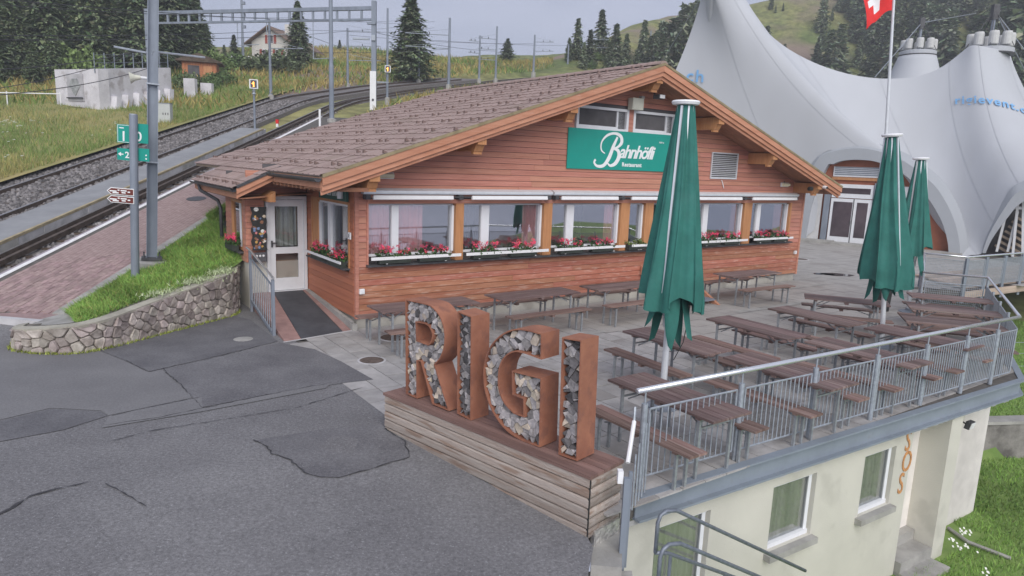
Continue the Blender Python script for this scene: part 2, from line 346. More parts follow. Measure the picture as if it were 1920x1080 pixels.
# ------------------------------------------------------------------ ground: terrain, road, platform, tracks
xs = np.concatenate([np.linspace(-140, -30, 45), np.linspace(-29, 40, 92), np.linspace(42, 190, 75)]); ys = np.concatenate([np.linspace(24.5, 60, 50), np.linspace(61, 170, 90), np.linspace(174, 330, 30)])
X, Y = np.meshgrid(xs, ys); Z = hill_z(X, Y)
rail_x = lambda y: np.interp(y, [0, 44, 47, 55, 66, 80], [0, 0, .3, 3.2, 9.5, 20])
corr = (np.abs(X - (-12.2 + rail_x(Y))) < 4.2) & (Y < 75); Z = np.where(corr, Z - .35, Z)
link('hillside', gridmesh('hillside', np.stack([X, Y, Z], -1), [HILL]), kind='structure')
xs = np.linspace(-70, -16.0, 46); ys = np.linspace(5, 60, 56); X, Y = np.meshgrid(xs, ys); Z = plane_z(Y) + .05 + vnoise(X, Y, .3, 8) * .12 * np.clip((-16.2 - X) / 3, 0, 1)
link('meadow', gridmesh('meadow', np.stack([X, Y, Z], -1), [MEAD]), kind='structure')

PD = Vector((math.cos(R(-42.27)), math.sin(R(-42.27)), 0)); PN = Vector((-PD.y, PD.x, 0)); PLQ = Vector((-1.52, 8.11, .46))
def road_z(x, y):
    t = (x + 1.52) * PD.x + (y - 8.11) * PD.y
    return -.049 * np.maximum(0, t) + .2 * smst(11.0, 12.2, y) * smst(-7.6, -8.6, x)
def road_patch(name, poly, m, dz, res=.25):
    poly = [(p[0], p[1]) for p in poly]; me = MB(); bm_pts = []
    x0, x1 = min(p[0] for p in poly), max(p[0] for p in poly); y0, y1 = min(p[1] for p in poly), max(p[1] for p in poly)
    me.add([(p[0], p[1], float(road_z(p[0], p[1])) + dz) for p in poly], [tuple(range(len(poly)))])
    o = me.obj(name, m, kind='structure'); return o
xs = np.linspace(-26, 2.4, 96); ys = np.linspace(1.5, 15.6, 76); X, Y = np.meshgrid(xs, ys)
X = np.minimum(X, np.interp(Y, [1, 5, 5.9, 6.2, 8.6, 8.82, 12.12, 14.5, 15.6], [-.4, .66, .86, .70, -1.3, -1.61, -3.94, -5.5, -6.2]))
P = np.stack([X, Y, road_z(X, Y) - .004], -1)
i = np.arange(X.size).reshape(X.shape); Fq = np.stack([i[:-1, :-1], i[:-1, 1:], i[1:, 1:], i[1:, :-1]], -1).reshape(-1, 4)
link('road', npmesh('road', P.reshape(-1, 3), Fq, [ASPH], smooth=True), kind='structure')
def ccw(p):
    a = sum(p[i][0] * p[(i + 1) % len(p)][1] - p[(i + 1) % len(p)][0] * p[i][1] for i in range(len(p))); return p if a > 0 else p[::-1]
road_patch('asphalt_patch', ccw([(-6.191,7.758), (-5.823,8.306), (-5.184,8.298), (-5.008,8.147), (-5.238,7.669), (-5.775,7.208)]), ASPH2, .004)
road_patch('asphalt_patch', ccw([(-6.971,11.109), (-6.059,10.441), (-5.431,9.955), (-5.328,10.133), (-4.896,10.75), (-4.396,11.551), (-4.17,11.95), (-5.243,13.481), (-5.694,13.797), (-6.395,12.153)]), ASPH2, .004)
road_patch('asphalt_patch', ccw([(-5.286,10.083), (-4.62,9.321), (-4.011,8.562), (-3.245,9.226), (-2.474,9.749), (-2.047,9.98), (-2.753,10.855), (-3.384,11.521), (-4.097,11.849), (-4.814,10.762)]), ASPH3, .004)
road_patch('asphalt_patch', ccw([(-2.939,7.571), (-2.712,7.407), (-2.617,7.225), (-2.365,7.092), (-2.127,6.833), (-1.947,6.759), (-1.749,6.776), (-1.442,7.038), (-1.095,7.364), (-1.221,7.768), (-1.513,8.093), (-1.579,8.228), (-2.287,7.963)]), ASPH3, .004)
road_patch('asphalt_patch', ccw([(-6.227,7.806), (-5.847,8.342), (-5.182,8.317), (-5.005,8.166), (-4.347,8.857), (-4.215,8.98), (-4.62,9.274), (-5.302,10.081), (-5.418,9.929), (-6.043,10.413), (-6.933,11.047), (-7.431,10.779), (-8.507,10.821)]), mat('asphalt_pale', (.165, .162, .168), .9, .12, .8, bump=.3, bs=80, col2=(.205, .202, .206), speck=(46, .66, (.36, .36, .37), .35), det=12, grain=(34, .16)), .002)
road_patch('asphalt_patch', ccw([(-4.972,8.133), (-4.182,8.94), (-3.989,8.545), (-2.634,9.754), (-2.631,9.509), (-3.93,8.413), (-4.849,7.758)]), MATS['asphalt_pale'], .006)
def crack(pts, wd=.012):
    P = [Vector((p[0], p[1], float(road_z(p[0], p[1])) + .008)) for p in pts]; L = []; Rr = []
    Q = []
    for a, b in zip(P[:-1], P[1:]):
        k = max(2, int((b - a).length / .07))
        for j in range(k):
            q = a.lerp(b, j / k); Q.append(q + Vector((random.uniform(-1, 1) * .016, random.uniform(-1, 1) * .012, 0)))
    Q.append(P[-1])
    for i, q in enumerate(Q):
        d = (Q[min(i + 1, len(Q) - 1)] - Q[max(i - 1, 0)]).normalized(); s = Vector((-d.y, d.x, 0)) * wd * random.choice((.12, .35, .6, .8, 1.0, 1.3))
        L.append(q + s); Rr.append(q - s)
    n = len(Q); m_ = MB(); m_.add(L + Rr, [(n + i, n + i + 1, i + 1, i) for i in range(n - 1)]); m_.obj('road_crack', CRACK, kind='structure')
crack([(-2.956,7.585), (-2.724,7.406), (-2.617,7.225), (-2.365,7.092), (-2.127,6.833), (-1.947,6.759), (-1.749,6.776), (-1.442,7.038), (-1.095,7.364), (-1.221,7.768), (-1.513,8.093)], .010)
crack([(-4.951,8.153), (-4.614,8.536), (-4.182,8.94)], .008); crack([(-4.887,7.822), (-4.352,8.161), (-3.981,8.526), (-3.245,9.226), (-2.619,9.756)], .010)
crack([(-5.3,10.109), (-4.62,9.321), (-4.011,8.562)], .009); crack([(-6.059,10.441), (-5.418,9.929), (-5.313,10.135), (-4.827,10.791), (-4.396,11.551)], .009)
crack([(-4.253,7.717), (-3.553,8.171), (-2.778,8.697), (-2.124,9.593)], .008); crack([(-4.567,5.674), (-4.514,6.081), (-4.378,6.223), (-4.174,6.4)], .022); crack([(-3.97,6.371), (-3.634,6.151), (-3.354,5.963)], .008); crack([(-4.569,7.338), (-4.288,7.664)], .007)
m_ = MB(); m_.lathe([(.17, 0), (.15, .004), (.02, .005)], (0, 0, .004), 16); m_.obj('drain_cover', CONC, loc=(-4.815,12.005,0), kind='structure')

# railway platform with its pavers, white edge line, kerbs
def slab(name, x0, x1, y0, y1, dz0, dz1, m, kind='structure', parent=None):
    mb = MB(); P = []
    for y in (y0, y1):
        for x in (x0, x1):
            for dz in (dz0, dz1): P.append((x, y, plane_z(y) + dz))
    mb.add(P, [(0, 2, 6, 4), (1, 5, 7, 3), (0, 1, 3, 2), (4, 6, 7, 5), (0, 4, 5, 1), (2, 3, 7, 6)]); return mb.obj(name, m, parent, kind=kind)
plat = slab('platform', -10.75, -8.22, 12.25, 38, -.7, -.012, JOINT)
pv = MB(); pv.b2((-.097, -.047, -.03), (.097, .047, .0)); pvm = pv.mesh('platform_paver', BRICKP)
cnt = []
for iy in range(int(13 / .2)):
    for ix in range(20):
        cnt.append((-10.42 + ix * .1 + .05 + .0, 12.4 + iy * .2 + (.1 if ix % 2 else 0)))
cnt.sort(key=lambda p: math.hypot(*p))
rotm = Matrix.Rotation(math.atan(.2), 4, 'X')
stuff = MB()
for k, (x, y) in enumerate(cnt):
    if k < 300:
        o = link('platform_paver', pvm, plat); o.matrix_local = Matrix.Translation((x, y, plane_z(y) + .003 + random.uniform(-.003, .003))) @ rotm @ Matrix.Rotation(R(90), 4, 'Z')
    else:
        z = plane_z(y) + .003; a = .097; b = .047
        stuff.add([(x - b, y - a, z - a * .2), (x + b, y - a, z - a * .2), (x + b, y + a, z + a * .2), (x - b, y + a, z + a * .2)], [(0, 1, 2, 3)])
sp_ = mat('platform_paver_far', (.30, .21, .20), .9, .3, 7, col2=(.40, .30, .28), det=8)
stuff.obj('platform_paver', sp_, plat, kind='stuff')
slab('platform_line', -10.68, -10.56, 12.28, 38, -.005, .004, WHITEL, parent=plat, kind=None)
slab('platform_edge', -10.75, -10.68, 12.25, 38, -.3, .0, mat('edge_lilac', (.33, .29, .32), .9, .1, 4), parent=plat, kind=None)
slab('platform_kerb', -8.44, -8.22, 12.3, 26, -.3, .02, CONC, parent=plat, kind=None)
m_ = MB(); m_.prism([(-10.7, 12.12, -.1), (-8.3, 11.72, -.1), (-8.3, 11.86, -.1), (-10.7, 12.26, -.1)], (0, 0, 1), .36); m_.obj('platform_end_kerb', CONCW, plat)
m_ = MB(); m_.add([(-10.7, 12.24, .23), (-8.25, 11.84, .17), (-8.25, 12.42, .275), (-10.7, 12.42, .275)], [(0, 1, 2, 3)]); m_.obj('platform_apron', BRICKP, plat)
m_ = MB(); m_.lathe([(.28, 0), (.26, .006), (.02, .006)], (0, 0, 0), 18); o = m_.obj('manhole_cover', GUTT, plat); o.matrix_local = Matrix.Translation(Vector((-9.508,20.556,1.911)) + Vector((0, 0, .01))) @ rotm
# middle platform: concrete top, yellow edge, wall of blocks
mid = slab('middle_platform', -13.25, -12.2, 11, 33.5, -.5, 0, CONCP)
slab('yellow_edge', -12.2, -12.12, 11, 33.5, -.06, .008, YEL, parent=mid, kind=None)
for k in range(24):
    y0 = 11 + k * .95; slab('edge_block', -12.2, -12.13 + random.uniform(-.01, .01), y0, y0 + .93, -.42, -.065, CONCW if k % 5 else CONC, parent=mid, kind=None)
# track beds and rails; both tracks bend to the right beyond the station
def ribbon(xa, xb, y0, y1, dz, dzt, n=60):
    mb = MB(); Yv = np.linspace(y0, y1, n); P = []
    for y in Yv:
        z = plane_z(y); sft = float(rail_x(y)); P += [(xa + sft, y, z + dz), (xb + sft, y, z + dz), (xb + sft, y, z + dzt), (xa + sft, y, z + dzt)]
    F = []
    for k in range(n - 1):
        o = k * 4
        for a in range(4): F.append((o + a, o + (a + 1) % 4, o + 4 + (a + 1) % 4, o + 4 + a))
    F += [(3, 2, 1, 0), (4 * n - 4, 4 * n - 3, 4 * n - 2, 4 * n - 1)]
    mb.add(P, F); return mb
ribbon(-12.2, -10.75, 9, 76, -.7, -.34).obj('track_bed', BALL, kind='structure')
ribbon(-17.3, -13.2, 9, 66, -.7, -.12).obj('track_bed', BALL, kind='structure')
def track(name, label, xr, rack, y0, y1, dz):
    t = thing(name, label, 'railway track', (0, 0, 0))
    for x in xr:
        r = ribbon(x - .035, x + .035, y0, y1, dz - .13, dz - .012).obj('rail', RAILM, t)
        ribbon(x - .03, x + .03, y0, y1, dz - .012, dz).obj('rail_head', RAILT, r)
    if rack is not None: ribbon(rack - .05, rack + .05, y0, y1, dz - .1, dz + .02).obj('rack_rail', RAILM, t)
    sl = MB()
    for k in range(int((min(y1, 48) - y0) / .62)):
        y = y0 + .3 + k * .62; s_ = float(rail_x(y)); sl.box(((xr[0] + xr[1]) / 2 + s_, y, plane_z(y) + dz - .19), (abs(xr[1] - xr[0]) + .45, .2, .1))
    sl.obj('sleeper', RAILM, t, kind='stuff')
track('railway_track', 'rack railway track running beside the paved platform with the white line', (-11.0, -11.95), -11.6, 9, 70, -.17)
track('railway_track', 'farther railway track beyond the grey middle platform, along the meadow', (-13.62, -15.45), None, 9, 64, .02)
sb = []
for k in range(14000):
    y = 9 + rng.uniform() ** 1.4 * 36; x = rng.uniform(-16.2, -13.3) if k < 12000 else rng.uniform(-12.1, -10.8)
    sb.append((x, y, plane_z(y) - (.10 if x < -13 else .33), rng.uniform(.02, .06)))
sb = np.array(sb); base = np.array([(-1, -1, -.4), (1, -.8, -.5), (.8, 1, -.4), (-.9, .9, -.5), (-.5, -.5, .7), (.6, -.4, .6), (.4, .6, .8), (-.5, .5, .5)])
V = (base[None] * (sb[:, 3])[:, None, None] * rng.uniform(.7, 1.4, (len(sb), 1, 3)) + sb[:, None, :3]).reshape(-1, 3)
F0 = np.array([(4, 5, 6, 7), (0, 1, 5, 4), (1, 2, 6, 5), (2, 3, 7, 6), (3, 0, 4, 7)]); F = (F0[None] + (np.arange(len(sb)) * 8)[:, None, None]).reshape(-1, 4)
cc = np.repeat(rng.uniform(.45, 1.5, (len(sb), 1)), 8, 0) * np.ones(3)
link('track_ballast', npmesh('ballast', V, F, [BSTONE], cc.reshape(-1, 3)), kind='stuff')

wp = [(-8.30, 11.3), (-8.18, 11.0), (-8.02, 10.82), (-7.45, 10.72), (-6.88, 10.95), (-6.41, 12.12), (-5.93, 13.4), (-5.80, 14.0), tuple(W(-1.345, 3.45)[:2])]
wp = catm(wp, 6); wl = [0]
for a, b in zip(wp[:-1], wp[1:]): wl.append(wl[-1] + math.dist(a, b))
TL = wl[-1]
def wpt(s_, out_=0.):
    s_ = min(max(s_, 0), TL - 1e-4); i = np.searchsorted(wl, s_, side='right') - 1; f = (s_ - wl[i]) / (wl[i + 1] - wl[i] + 1e-9); a, b = np.array(wp[i]), np.array(wp[i + 1]); p = a + (b - a) * f; d = (b - a) / np.linalg.norm(b - a); nn = np.array((d[1], -d[0])); return p + nn * out_
htop = lambda s_: float(np.interp(s_ / TL, [0, .1, .35, .75, 1], [.30, .35, .50, .84, .95]))
# lawn strip between platform and stone wall, right-hand lower lawn
A_ = np.linspace(0, 1, 40); Bv = np.linspace(0, 1, 12); G_ = np.zeros((40, 12, 3))
def strip_edge(a):
    y = 12.4 + a * 8.0; Lp = np.array([-8.24, y, .2 * y - 2.2 - .02])
    if a < .5:
        t = a / .5; q = wpt(TL * (.25 + .57 * t), -.16); Rp = np.array([q[0], q[1], htop(TL * (.25 + .57 * t)) - .0])
    else:
        t = (a - .5) / .5; q = W(-1.32, 2.5 + 4.2 * t); e0 = wpt(TL * .82, -.16); Rp = np.array([q.x, q.y, .92 + .75 * t]) if t > .12 else np.array([e0[0], e0[1], htop(TL * .82)]) * (1 - t / .12) + np.array([W(-1.32, 3.0).x, W(-1.32, 3.0).y, 1.0]) * t / .12
    return Lp, Rp
for ia, a in enumerate(A_):
    Lp, Rp = strip_edge(a)
    for ib, b in enumerate(Bv): G_[ia, ib] = Lp * (1 - b) + Rp * b + np.array([0, 0, .06 * math.sin(b * math.pi)])
link('grass_bank', gridmesh('grass_bank', G_, [GRASSG]), kind='structure')
mb = MB(); ap_ = [tuple(wpt(TL * f_, -.14)) + (htop(TL * f_) - .02,) for f_ in (0, .03, .07, .11, .15, .19, .23, .27)]; mb.add(ap_ + [(-8.2, 12.45, .28), (-8.5, 12.0, .22)], [(k, k + 1, 9) for k in range(5)] + [(5, 6, 8), (6, 7, 8), (5, 8, 9)]); mb.obj('wall_apron', CONC, kind='structure')
def blades(P, h, wd, cols, lean=.5):
    n = len(P); th = rng.uniform(0, 2 * math.pi, n); hh = h * rng.uniform(.55, 1.25, n); d = np.stack([np.cos(th), np.sin(th), np.zeros(n)], -1)
    ln = rng.normal(0, lean, (n, 2)) * hh[:, None]
    tip = P + np.stack([ln[:, 0], ln[:, 1], hh], -1); V = np.stack([P - d * wd, P + d * wd, tip], 1).reshape(-1, 3); F = np.arange(3 * n).reshape(-1, 3)
    c = np.repeat(cols, 3, 0).reshape(n, 3, 3)
    return V, F, c.reshape(-1, 3)
n = 34000; a = rng.uniform(0, .999, n); b = rng.uniform(.02, .98, n); ia = (a * 39).astype(int); fa_ = a * 39 - ia; ib = (b * 11).astype(int); fb = b * 11 - ib
P = (G_[ia, ib] * ((1 - fa_) * (1 - fb))[:, None] + G_[ia + 1, ib] * (fa_ * (1 - fb))[:, None] + G_[ia, ib + 1] * ((1 - fa_) * fb)[:, None] + G_[ia + 1, ib + 1] * (fa_ * fb)[:, None])
g_ = rng.uniform(.65, 1.35, (n, 1)) * np.where(vnoise(P[:, 0], P[:, 1], 2.2, 40) > .2, .78, 1.05)[:, None] * np.array([[1, 1, 1]]) + rng.normal(0, .06, (n, 3)); g_ = np.where(rng.uniform(size=(n, 1)) < .12, g_ * np.array([[1.7, 1.05, 1.5]]), g_); V, F, c = blades(P - [0, 0, .01], .085 + .05 * rng.uniform(size=n) ** 2, .010, g_, .7)
link('bank_grass', npmesh('grass', V, F, [GRASS], c), kind='stuff')
# meadow grass, straw coloured, denser close by
n = 130000; yy = 9 + 49 * rng.uniform(size=n) ** 1.25; xx = -16.25 - rng.uniform(size=n) ** 1.3 * (14 + yy * .55); k_ = vnoise(xx, yy, .45, 21)
zz = plane_z(yy) + .03; g_ = np.where((k_ + rng.normal(0, .4, n) > .18)[:, None], np.array([[1.0, .98, .8]]), np.array([[.52, .80, .5]])) * rng.uniform(.65, 1.25, (n, 1))
V, F, c = blades(np.stack([xx, yy, zz], -1), .25, .013, g_, .35)
link('meadow_grass', npmesh('grass', V, F, [MEADB], c), kind='stuff')
n = 26000; yy = 38 + 62 * rng.uniform(size=n); xx = rng.uniform(-34, 8, n); k_ = vnoise(xx, yy, .2, 22); okk = np.abs(xx + 12.2 - rail_x(yy)) > 4; xx, yy, k_ = xx[okk], yy[okk], k_[okk]; n = len(xx)
g_ = np.where((k_ + rng.normal(0, .3, n) > -.1)[:, None], np.array([[1.1, .95, .75]]), np.array([[.5, .8, .45]])) * rng.uniform(.6, 1.25, (n, 1))
V, F, c = blades(np.stack([xx, yy, hill_z(xx, yy)], -1), .5, .06, g_, .5); link('hillside_grass', npmesh('grass', V, F, [MEADB], c), kind='stuff')
n = 900; yy = 12 + 20 * rng.uniform(size=n); xx = -17 - 9 * rng.uniform(size=n); kk = vnoise(xx, yy, .7, 30) > .1; xx, yy = xx[kk], yy[kk]; fl = MB()
for x, y in zip(xx, yy):
    z = plane_z(y) + rng.uniform(.2, .42); s = rng.uniform(.025, .05); fl.add([(x - s, y - s, z), (x + s, y - s, z + .01), (x + s, y + s, z + .03), (x - s, y + s, z + .02)], [(0, 1, 2, 3)])
fl.obj('meadow_flowers', mat('flower_white', (.8, .8, .74), .8, .1, 5), kind='stuff')

# ------------------------------------------------------------------ terrace: slab, paving, edge beam, lower wall
WA_ = R(32.85); WV = Vector((math.cos(WA_), math.sin(WA_), 0)); WN = Vector((-WV.y, WV.x, 0)); W0 = Vector((1.34, 6.58, 0))
xs = np.linspace(1.6, 60, 90); ys = np.linspace(1, 25.2, 56); X, Y = np.meshgrid(xs, ys)
lw_ = 14.15 + .16 * (X - 8) ; Z = np.where(Y < lw_, -2.72, -1.95 + .02 * (Y - lw_)) + vnoise(X, Y, .5, 4) * .06
Z = np.where((Y - 6.58) < (X - 1.34) * .2 - 1.6, Z, Z)
link('lower_lawn', gridmesh('lower_lawn', np.stack([X, Y, Z], -1), [GRASSG]), kind='structure')
n = 150000; xx = 6 + 15 * rng.uniform(size=n) ** 1.7; yy = 7 + 18 * rng.uniform(size=n); lw_ = 14.15 + .16 * (xx - 8); rr_ = (xx - 1.34) * WV.x + (yy - 6.58) * WV.y; off = (xx - 1.34) * WN.x + (yy - 6.58) * WN.y
kk = ((off < -.1) | (rr_ > 8.2)) & (np.abs(yy - lw_) > .12); xx, yy, lw_ = xx[kk], yy[kk], lw_[kk]; n = len(xx)
zz = np.where(yy < lw_, -2.72, -1.95 + .02 * (yy - lw_)) + vnoise(xx, yy, .5, 4) * .06
g_ = rng.uniform(.6, 1.4, (n, 1)) * np.ones((1, 3)) * np.where(vnoise(xx, yy, .8, 31) > .25, .72, 1.05)[:, None] + rng.normal(0, .05, (n, 3)); V, F, c = blades(np.stack([xx, yy, zz], -1), .085, .008, g_)
link('lawn_grass', npmesh('grass', V, F, [GRASS], c), kind='stuff')
fl = MB()
for p in ((7.741,10.751,-2.6), (7.878,10.795,-2.6), (7.484,10.5,-2.6), (7.454,10.259,-2.6), (7.518,10.263,-2.6), (7.416,9.622,-2.6)):
    for k in range(6):
        x, y = p[0] + random.gauss(0, .05), p[1] + random.gauss(0, .05); s = .014; z = p[2] + random.uniform(0, .06); fl.add([(x - s, y - s, z), (x + s, y - s, z), (x + s, y + s, z + .02), (x - s, y + s, z + .02)], [(0, 1, 2, 3)])
fl.obj('lawn_flowers', MATS['flower_white'], kind='stuff')
t = thing('retaining_wall', 'low stained concrete retaining wall crossing the lower lawn', 'wall')
m_ = MB(); m_.prism([(8.6, 14.0, -2.9), (18, 15.5, -2.9), (18, 15.8, -2.9), (8.6, 14.3, -2.9)], (0, 0, 1), .98); m_.obj('wall', mat('old_concrete', (.25, .235, .22), .95, .35, 1.6, bump=.5, bs=14, speck=(2.2, .54, (.10, .09, .085), .7, 8)), t)
m_ = MB(); m_.prism([(8.6, 13.97, -1.92), (18, 15.47, -1.92), (18, 15.83, -1.92), (8.6, 14.33, -1.92)], (0, 0, 1), .07); m_.obj('coping', CONC, t)
t = thing('wire_fence', 'thin wire fence across the green slope right of the railing', 'fence')
for k in range(5):
    x = 12.2 + k * 2.4; y = 17.5 + k * .4; MB().tube([(x, y, -2), (x, y, -.75)], .025, 6).obj('post', ZINC, t)
for z in (-.85, -1.15, -1.5): MB().tube([(12.2 + k * 2.4, 17.5 + k * .4, z) for k in range(5)], .007, 4).obj('wire', ZINC, t)
m_ = MB(); m_.tube([(7.796,11.139,-2.69), (7.841,10.677,-2.68), (8.23,10.211,-2.68)], .03, 6); tag(m_.obj('lawn_pipe', CONC), 'thin grey pipe lying in the grass beside the white wall', 'pipe')
deck = [(-3.95, 12.12), (-1.62, 8.82), (-1.3, 8.28), (.95, 6.2), (1.34, 6.58), (8.72, 11.35), (11.3, 16.02), (10.02, 16.6), (12.75, 21.2), (13.7, 20.6), (16.8, 22.5), (24, 27), (24, 37), (12, 37), tuple(W(14.9, 8)[:2]), tuple(W(14.8, .02)[:2]), tuple(W(0, .02)[:2]), tuple(W(-.1, -.09)[:2]), tuple(W(-1.44, -.35)[:2])]
ter = MB().prism([(p[0], p[1], -.26) for p in ccw(deck)], (0, 0, 1), .25).obj('terrace', JOINT, kind='structure')
sb_ = MB(); sb_.b2((-.173, -.243, -.02), (.173, .243, 0)); sbm = sb_.mesh('paving_slab', PAVE); cand = []
for i_ in range(-8, 80):
    for j_ in range(-22, 16):
        s_, d_ = i_ * .36 + .18 - (.0 if j_ % 2 else .0), j_ * .5 + .25; p = W(s_, d_)
        if inside((p.x, p.y), deck): cand.append((p.length, s_, d_))
cand.sort(); st_ = MB(); terU = Matrix.Translation(B0) @ Matrix.Rotation(FA, 4, 'Z')
for k, (_, s_, d_) in enumerate(cand):
    dz = random.uniform(-.003, .002)
    if k < 300:
        o = link('paving_slab', sbm, ter); o.matrix_local = terU @ Matrix.Translation((s_, d_, dz))
    else:
        q = [W(s_ + a * .178, d_ + b * .246, dz) for a, b in ((-1, -1), (1, -1), (1, 1), (-1, 1))]; st_.add(q, [(0, 1, 2, 3)])
st_.obj('paving_slab', mat('paving_far', (.34, .32, .30), .85, .2, 1.6, bump=.3, bs=60, col2=(.43, .41, .385), speck=(.8, .56, (.24, .22, .20), .6, 8)), ter, kind='stuff')
def WL(s, o, z): return W0 + WV * s + WN * o + Vector((0, 0, z))
# paler dry strips and dark damp patches in front of the facade
for nm, q, mm in (('dry_strip', [(-.2, -2.55), (1.9, -2.5), (1.9, -2.35), (-.2, -2.4)], CONC), ('dry_strip', [(2.1, -2.5), (4.4, -2.45), (4.4, -2.28), (2.1, -2.3)], CONC), ('dry_strip', [(8.6, -2.5), (11.6, -2.45), (11.6, -2.25), (8.6, -2.3)], CONC), ('concrete_strip', [(11.2, -1.0), (14.9, -1.0), (14.9, -.02), (11.2, -.02)], CONC)):
    MB().add([W(a, b, .006) for a, b in q], [(0, 1, 2, 3)])
    mb = MB(); mb.add([W(a, b, .006) for a, b in q], [(0, 1, 2, 3)]); mb.obj(nm, mm, ter)
for c, r1, r2 in (((11.038,23.135,0), .55, .35), ((10.587,23.142,0), .4, .25)):
    mb = MB(); mb.add([(c[0] + r1 * math.cos(a) * random.uniform(.8, 1.1), c[1] + r2 * math.sin(a) * random.uniform(.8, 1.1), .007) for a in np.linspace(0, 6.28, 18)[:-1]], [tuple(range(17))]); mb.obj('puddle', mat('puddle_water', (.05, .045, .04), .06, .2, 3, spec=.6), kind='structure')
for c, r1 in (((-2.28,10.981,0), .2), ((-2.169,12.525,0), .27), ((11.367,27.073,0), .3)):
    t = thing('manhole', {.2: 'small round rusty manhole cover in the paving near the ramp', .27: 'round brown manhole cover under the table by the corner', .3: 'manhole cover far back right of the wooden building'}[r1], 'manhole cover', c, 0, 'manhole covers in the terrace')
    m_ = MB(); m_.lathe([(r1 + .035, 0), (r1 + .035, .008), (r1, .009), (r1, .004)], n=24); m_.obj('ring', CONCW, t); m_ = MB(); m_.lathe([(r1, .004), (r1 * .95, .011), (.02, .011)], n=24); m_.obj('lid', mat('manhole_iron', (.13, .10, .085), .8, .3, 12, bump=.5, bs=60), t)

lower = thing('lower_building', 'cream plastered building under the terrace with orange painted letters', 'building')
LWL = 5.66
def lwall(name, a, b, z0, z1, o0=.07, o1=.35, m=WALLW): return MB().prism([WL(a, o0, z0), WL(b, o0, z0), WL(b, o1, z0), WL(a, o1, z0)], (0, 0, 1), z1 - z0).obj(name, m, lower)
wins = [(.42, 1.29, -1.68, -.53), (2.42, 3.31, -1.40, -.52), (4.42, 5.22, -1.44, -.53)]
lwall('wall', -.1, wins[0][0], -3, -.25); 
for k, (a, b, z0, z1) in enumerate(wins):
    lwall('wall', a, b, z1, -.25); lwall('wall', a, b, -3, z0)
    lwall('wall', b, wins[k + 1][0] if k < 2 else LWL, -3, -.25)
    f = MB()
    for p, q, wd in ((WL(a + .03, .15, z0), WL(a + .03, .15, z1), .035), (WL(b - .03, .15, z0), WL(b - .03, .15, z1), .04)): f.bar(p, q, .04, wd)
    f.bar(WL(a, .15, z1 - .025), WL(b, .15, z1 - .025), .05, .05); f.bar(WL(a, .145, z0 + .03), WL(b, .145, z0 + .03), .06, .06)
    wn_ = f.obj('window', FRAMEW, lower)
    MB().prism([WL(a + .05, .162, z0 + .05), WL(b - .05, .162, z0 + .05), WL(b - .05, .167, z0 + .05), WL(a + .05, .167, z0 + .05)], (0, 0, 1), z1 - z0 - .08).obj('pane', GLASSD, wn_)
    cu = MB(); nn_ = 36; P = []
    for j in range(nn_ + 1):
        x = a + .02 + (b - a - .04) * j / nn_; o_ = .215 + .018 * math.sin(j * 1.9) + .008 * math.sin(j * .7)
        P += [WL(x, o_, z0 + .02), WL(x, o_, z1)]
    cu.add(P, [(2 * j, 2 * j + 2, 2 * j + 3, 2 * j + 1) for j in range(nn_)]); cu.obj('curtain', CURTG, wn_)
    MB().prism([WL(a - .06, -.03, z0 - .09), WL(b + .04, -.03, z0 - .09), WL(b + .04, .2, z0 - .09), WL(a - .06, .2, z0 - .09)], (0, 0, 1), .085).obj('sill', CONC, wn_)
MB().prism([WL(-.1, .42, -3), WL(9.0, .42, -3), WL(9.0, .5, -3), WL(-.1, .5, -3)], (0, 0, 1), 2.72).obj('back_wall', CURTG if 0 else INT2, lower)
# door recess, pillar, sloping buttress, steps
MB().prism([WL(LWL, .352, -3), WL(LWL, .62, -3), WL(6.62, .62, -3), WL(6.62, .56, -3), WL(LWL + .06, .56, -3), WL(LWL + .06, .352, -3)], (0, 0, 1), 2.72).obj('door_recess', WALLW, lower)
MB().bar(WL(6.05, .555, -1.35), WL(6.07, .53, -1.35), .04, .04).obj('door_knob', GUTT, lower)
MB().prism([WL(6.6, -.02, -2.9), WL(6.95, -.02, -2.9), WL(6.95, .6, -2.9), WL(6.6, .6, -2.9)], (0, 0, 1), 2.6).obj('pillar', WALLW, lower)
MB().prism([WL(6.97, .35, -.28), WL(8.0, .35, -.28), WL(7.55, .35, -2.0), WL(6.97, .35, -2.95)], WN, .3).obj('buttress', WALLW, lower)
for k in range(3): MB().prism([WL(LWL + .02, -.35 - k * .28 + .6, -2.9), WL(6.58, -.35 - k * .28 + .6, -2.9), WL(6.58, .6, -2.9), WL(LWL + .02, .6, -2.9)] if 0 else [WL(LWL + .01 , .28 - k * .3, -2.95), WL(6.59, .28 - k * .3, -2.95), WL(6.59, .56, -2.95), WL(LWL + .01, .56, -2.95)], (0, 0, 1), .62 - k * .17 - .004 * k).obj('step', CONC, lower)
rz = WA_
for k, ch in enumerate('SOS'):
    me = text_mesh(ch, .47, .004, offset=.002); me.materials.clear(); me.materials.append(ORNP)
    o = link('letter', me, lower); o.location = WL(5.44 - .015 * k, .062, -.665 - .335 * k); o.rotation_euler = (R(90), 0, rz); o.scale = (.72, 1, 1)
rag = MB(); P = []
for j in range(121):
    x = -.1 + 8.6 * j / 120; P += [WL(x, -.02, -.318 - .035 * random.random()), WL(x, -.02, -.275)]
rag.add(P, [(2 * j, 2 * j + 2, 2 * j + 3, 2 * j + 1) for j in range(120)]); rag.obj('flaking_plaster', CONCW, lower)
t = thing('floodlight', 'floodlight on bracket fixed under the terrace edge above the doorway pillar', 'floodlight', WL(7.14, .12, -.52), rz); t.scale = (.62, .62, .62)
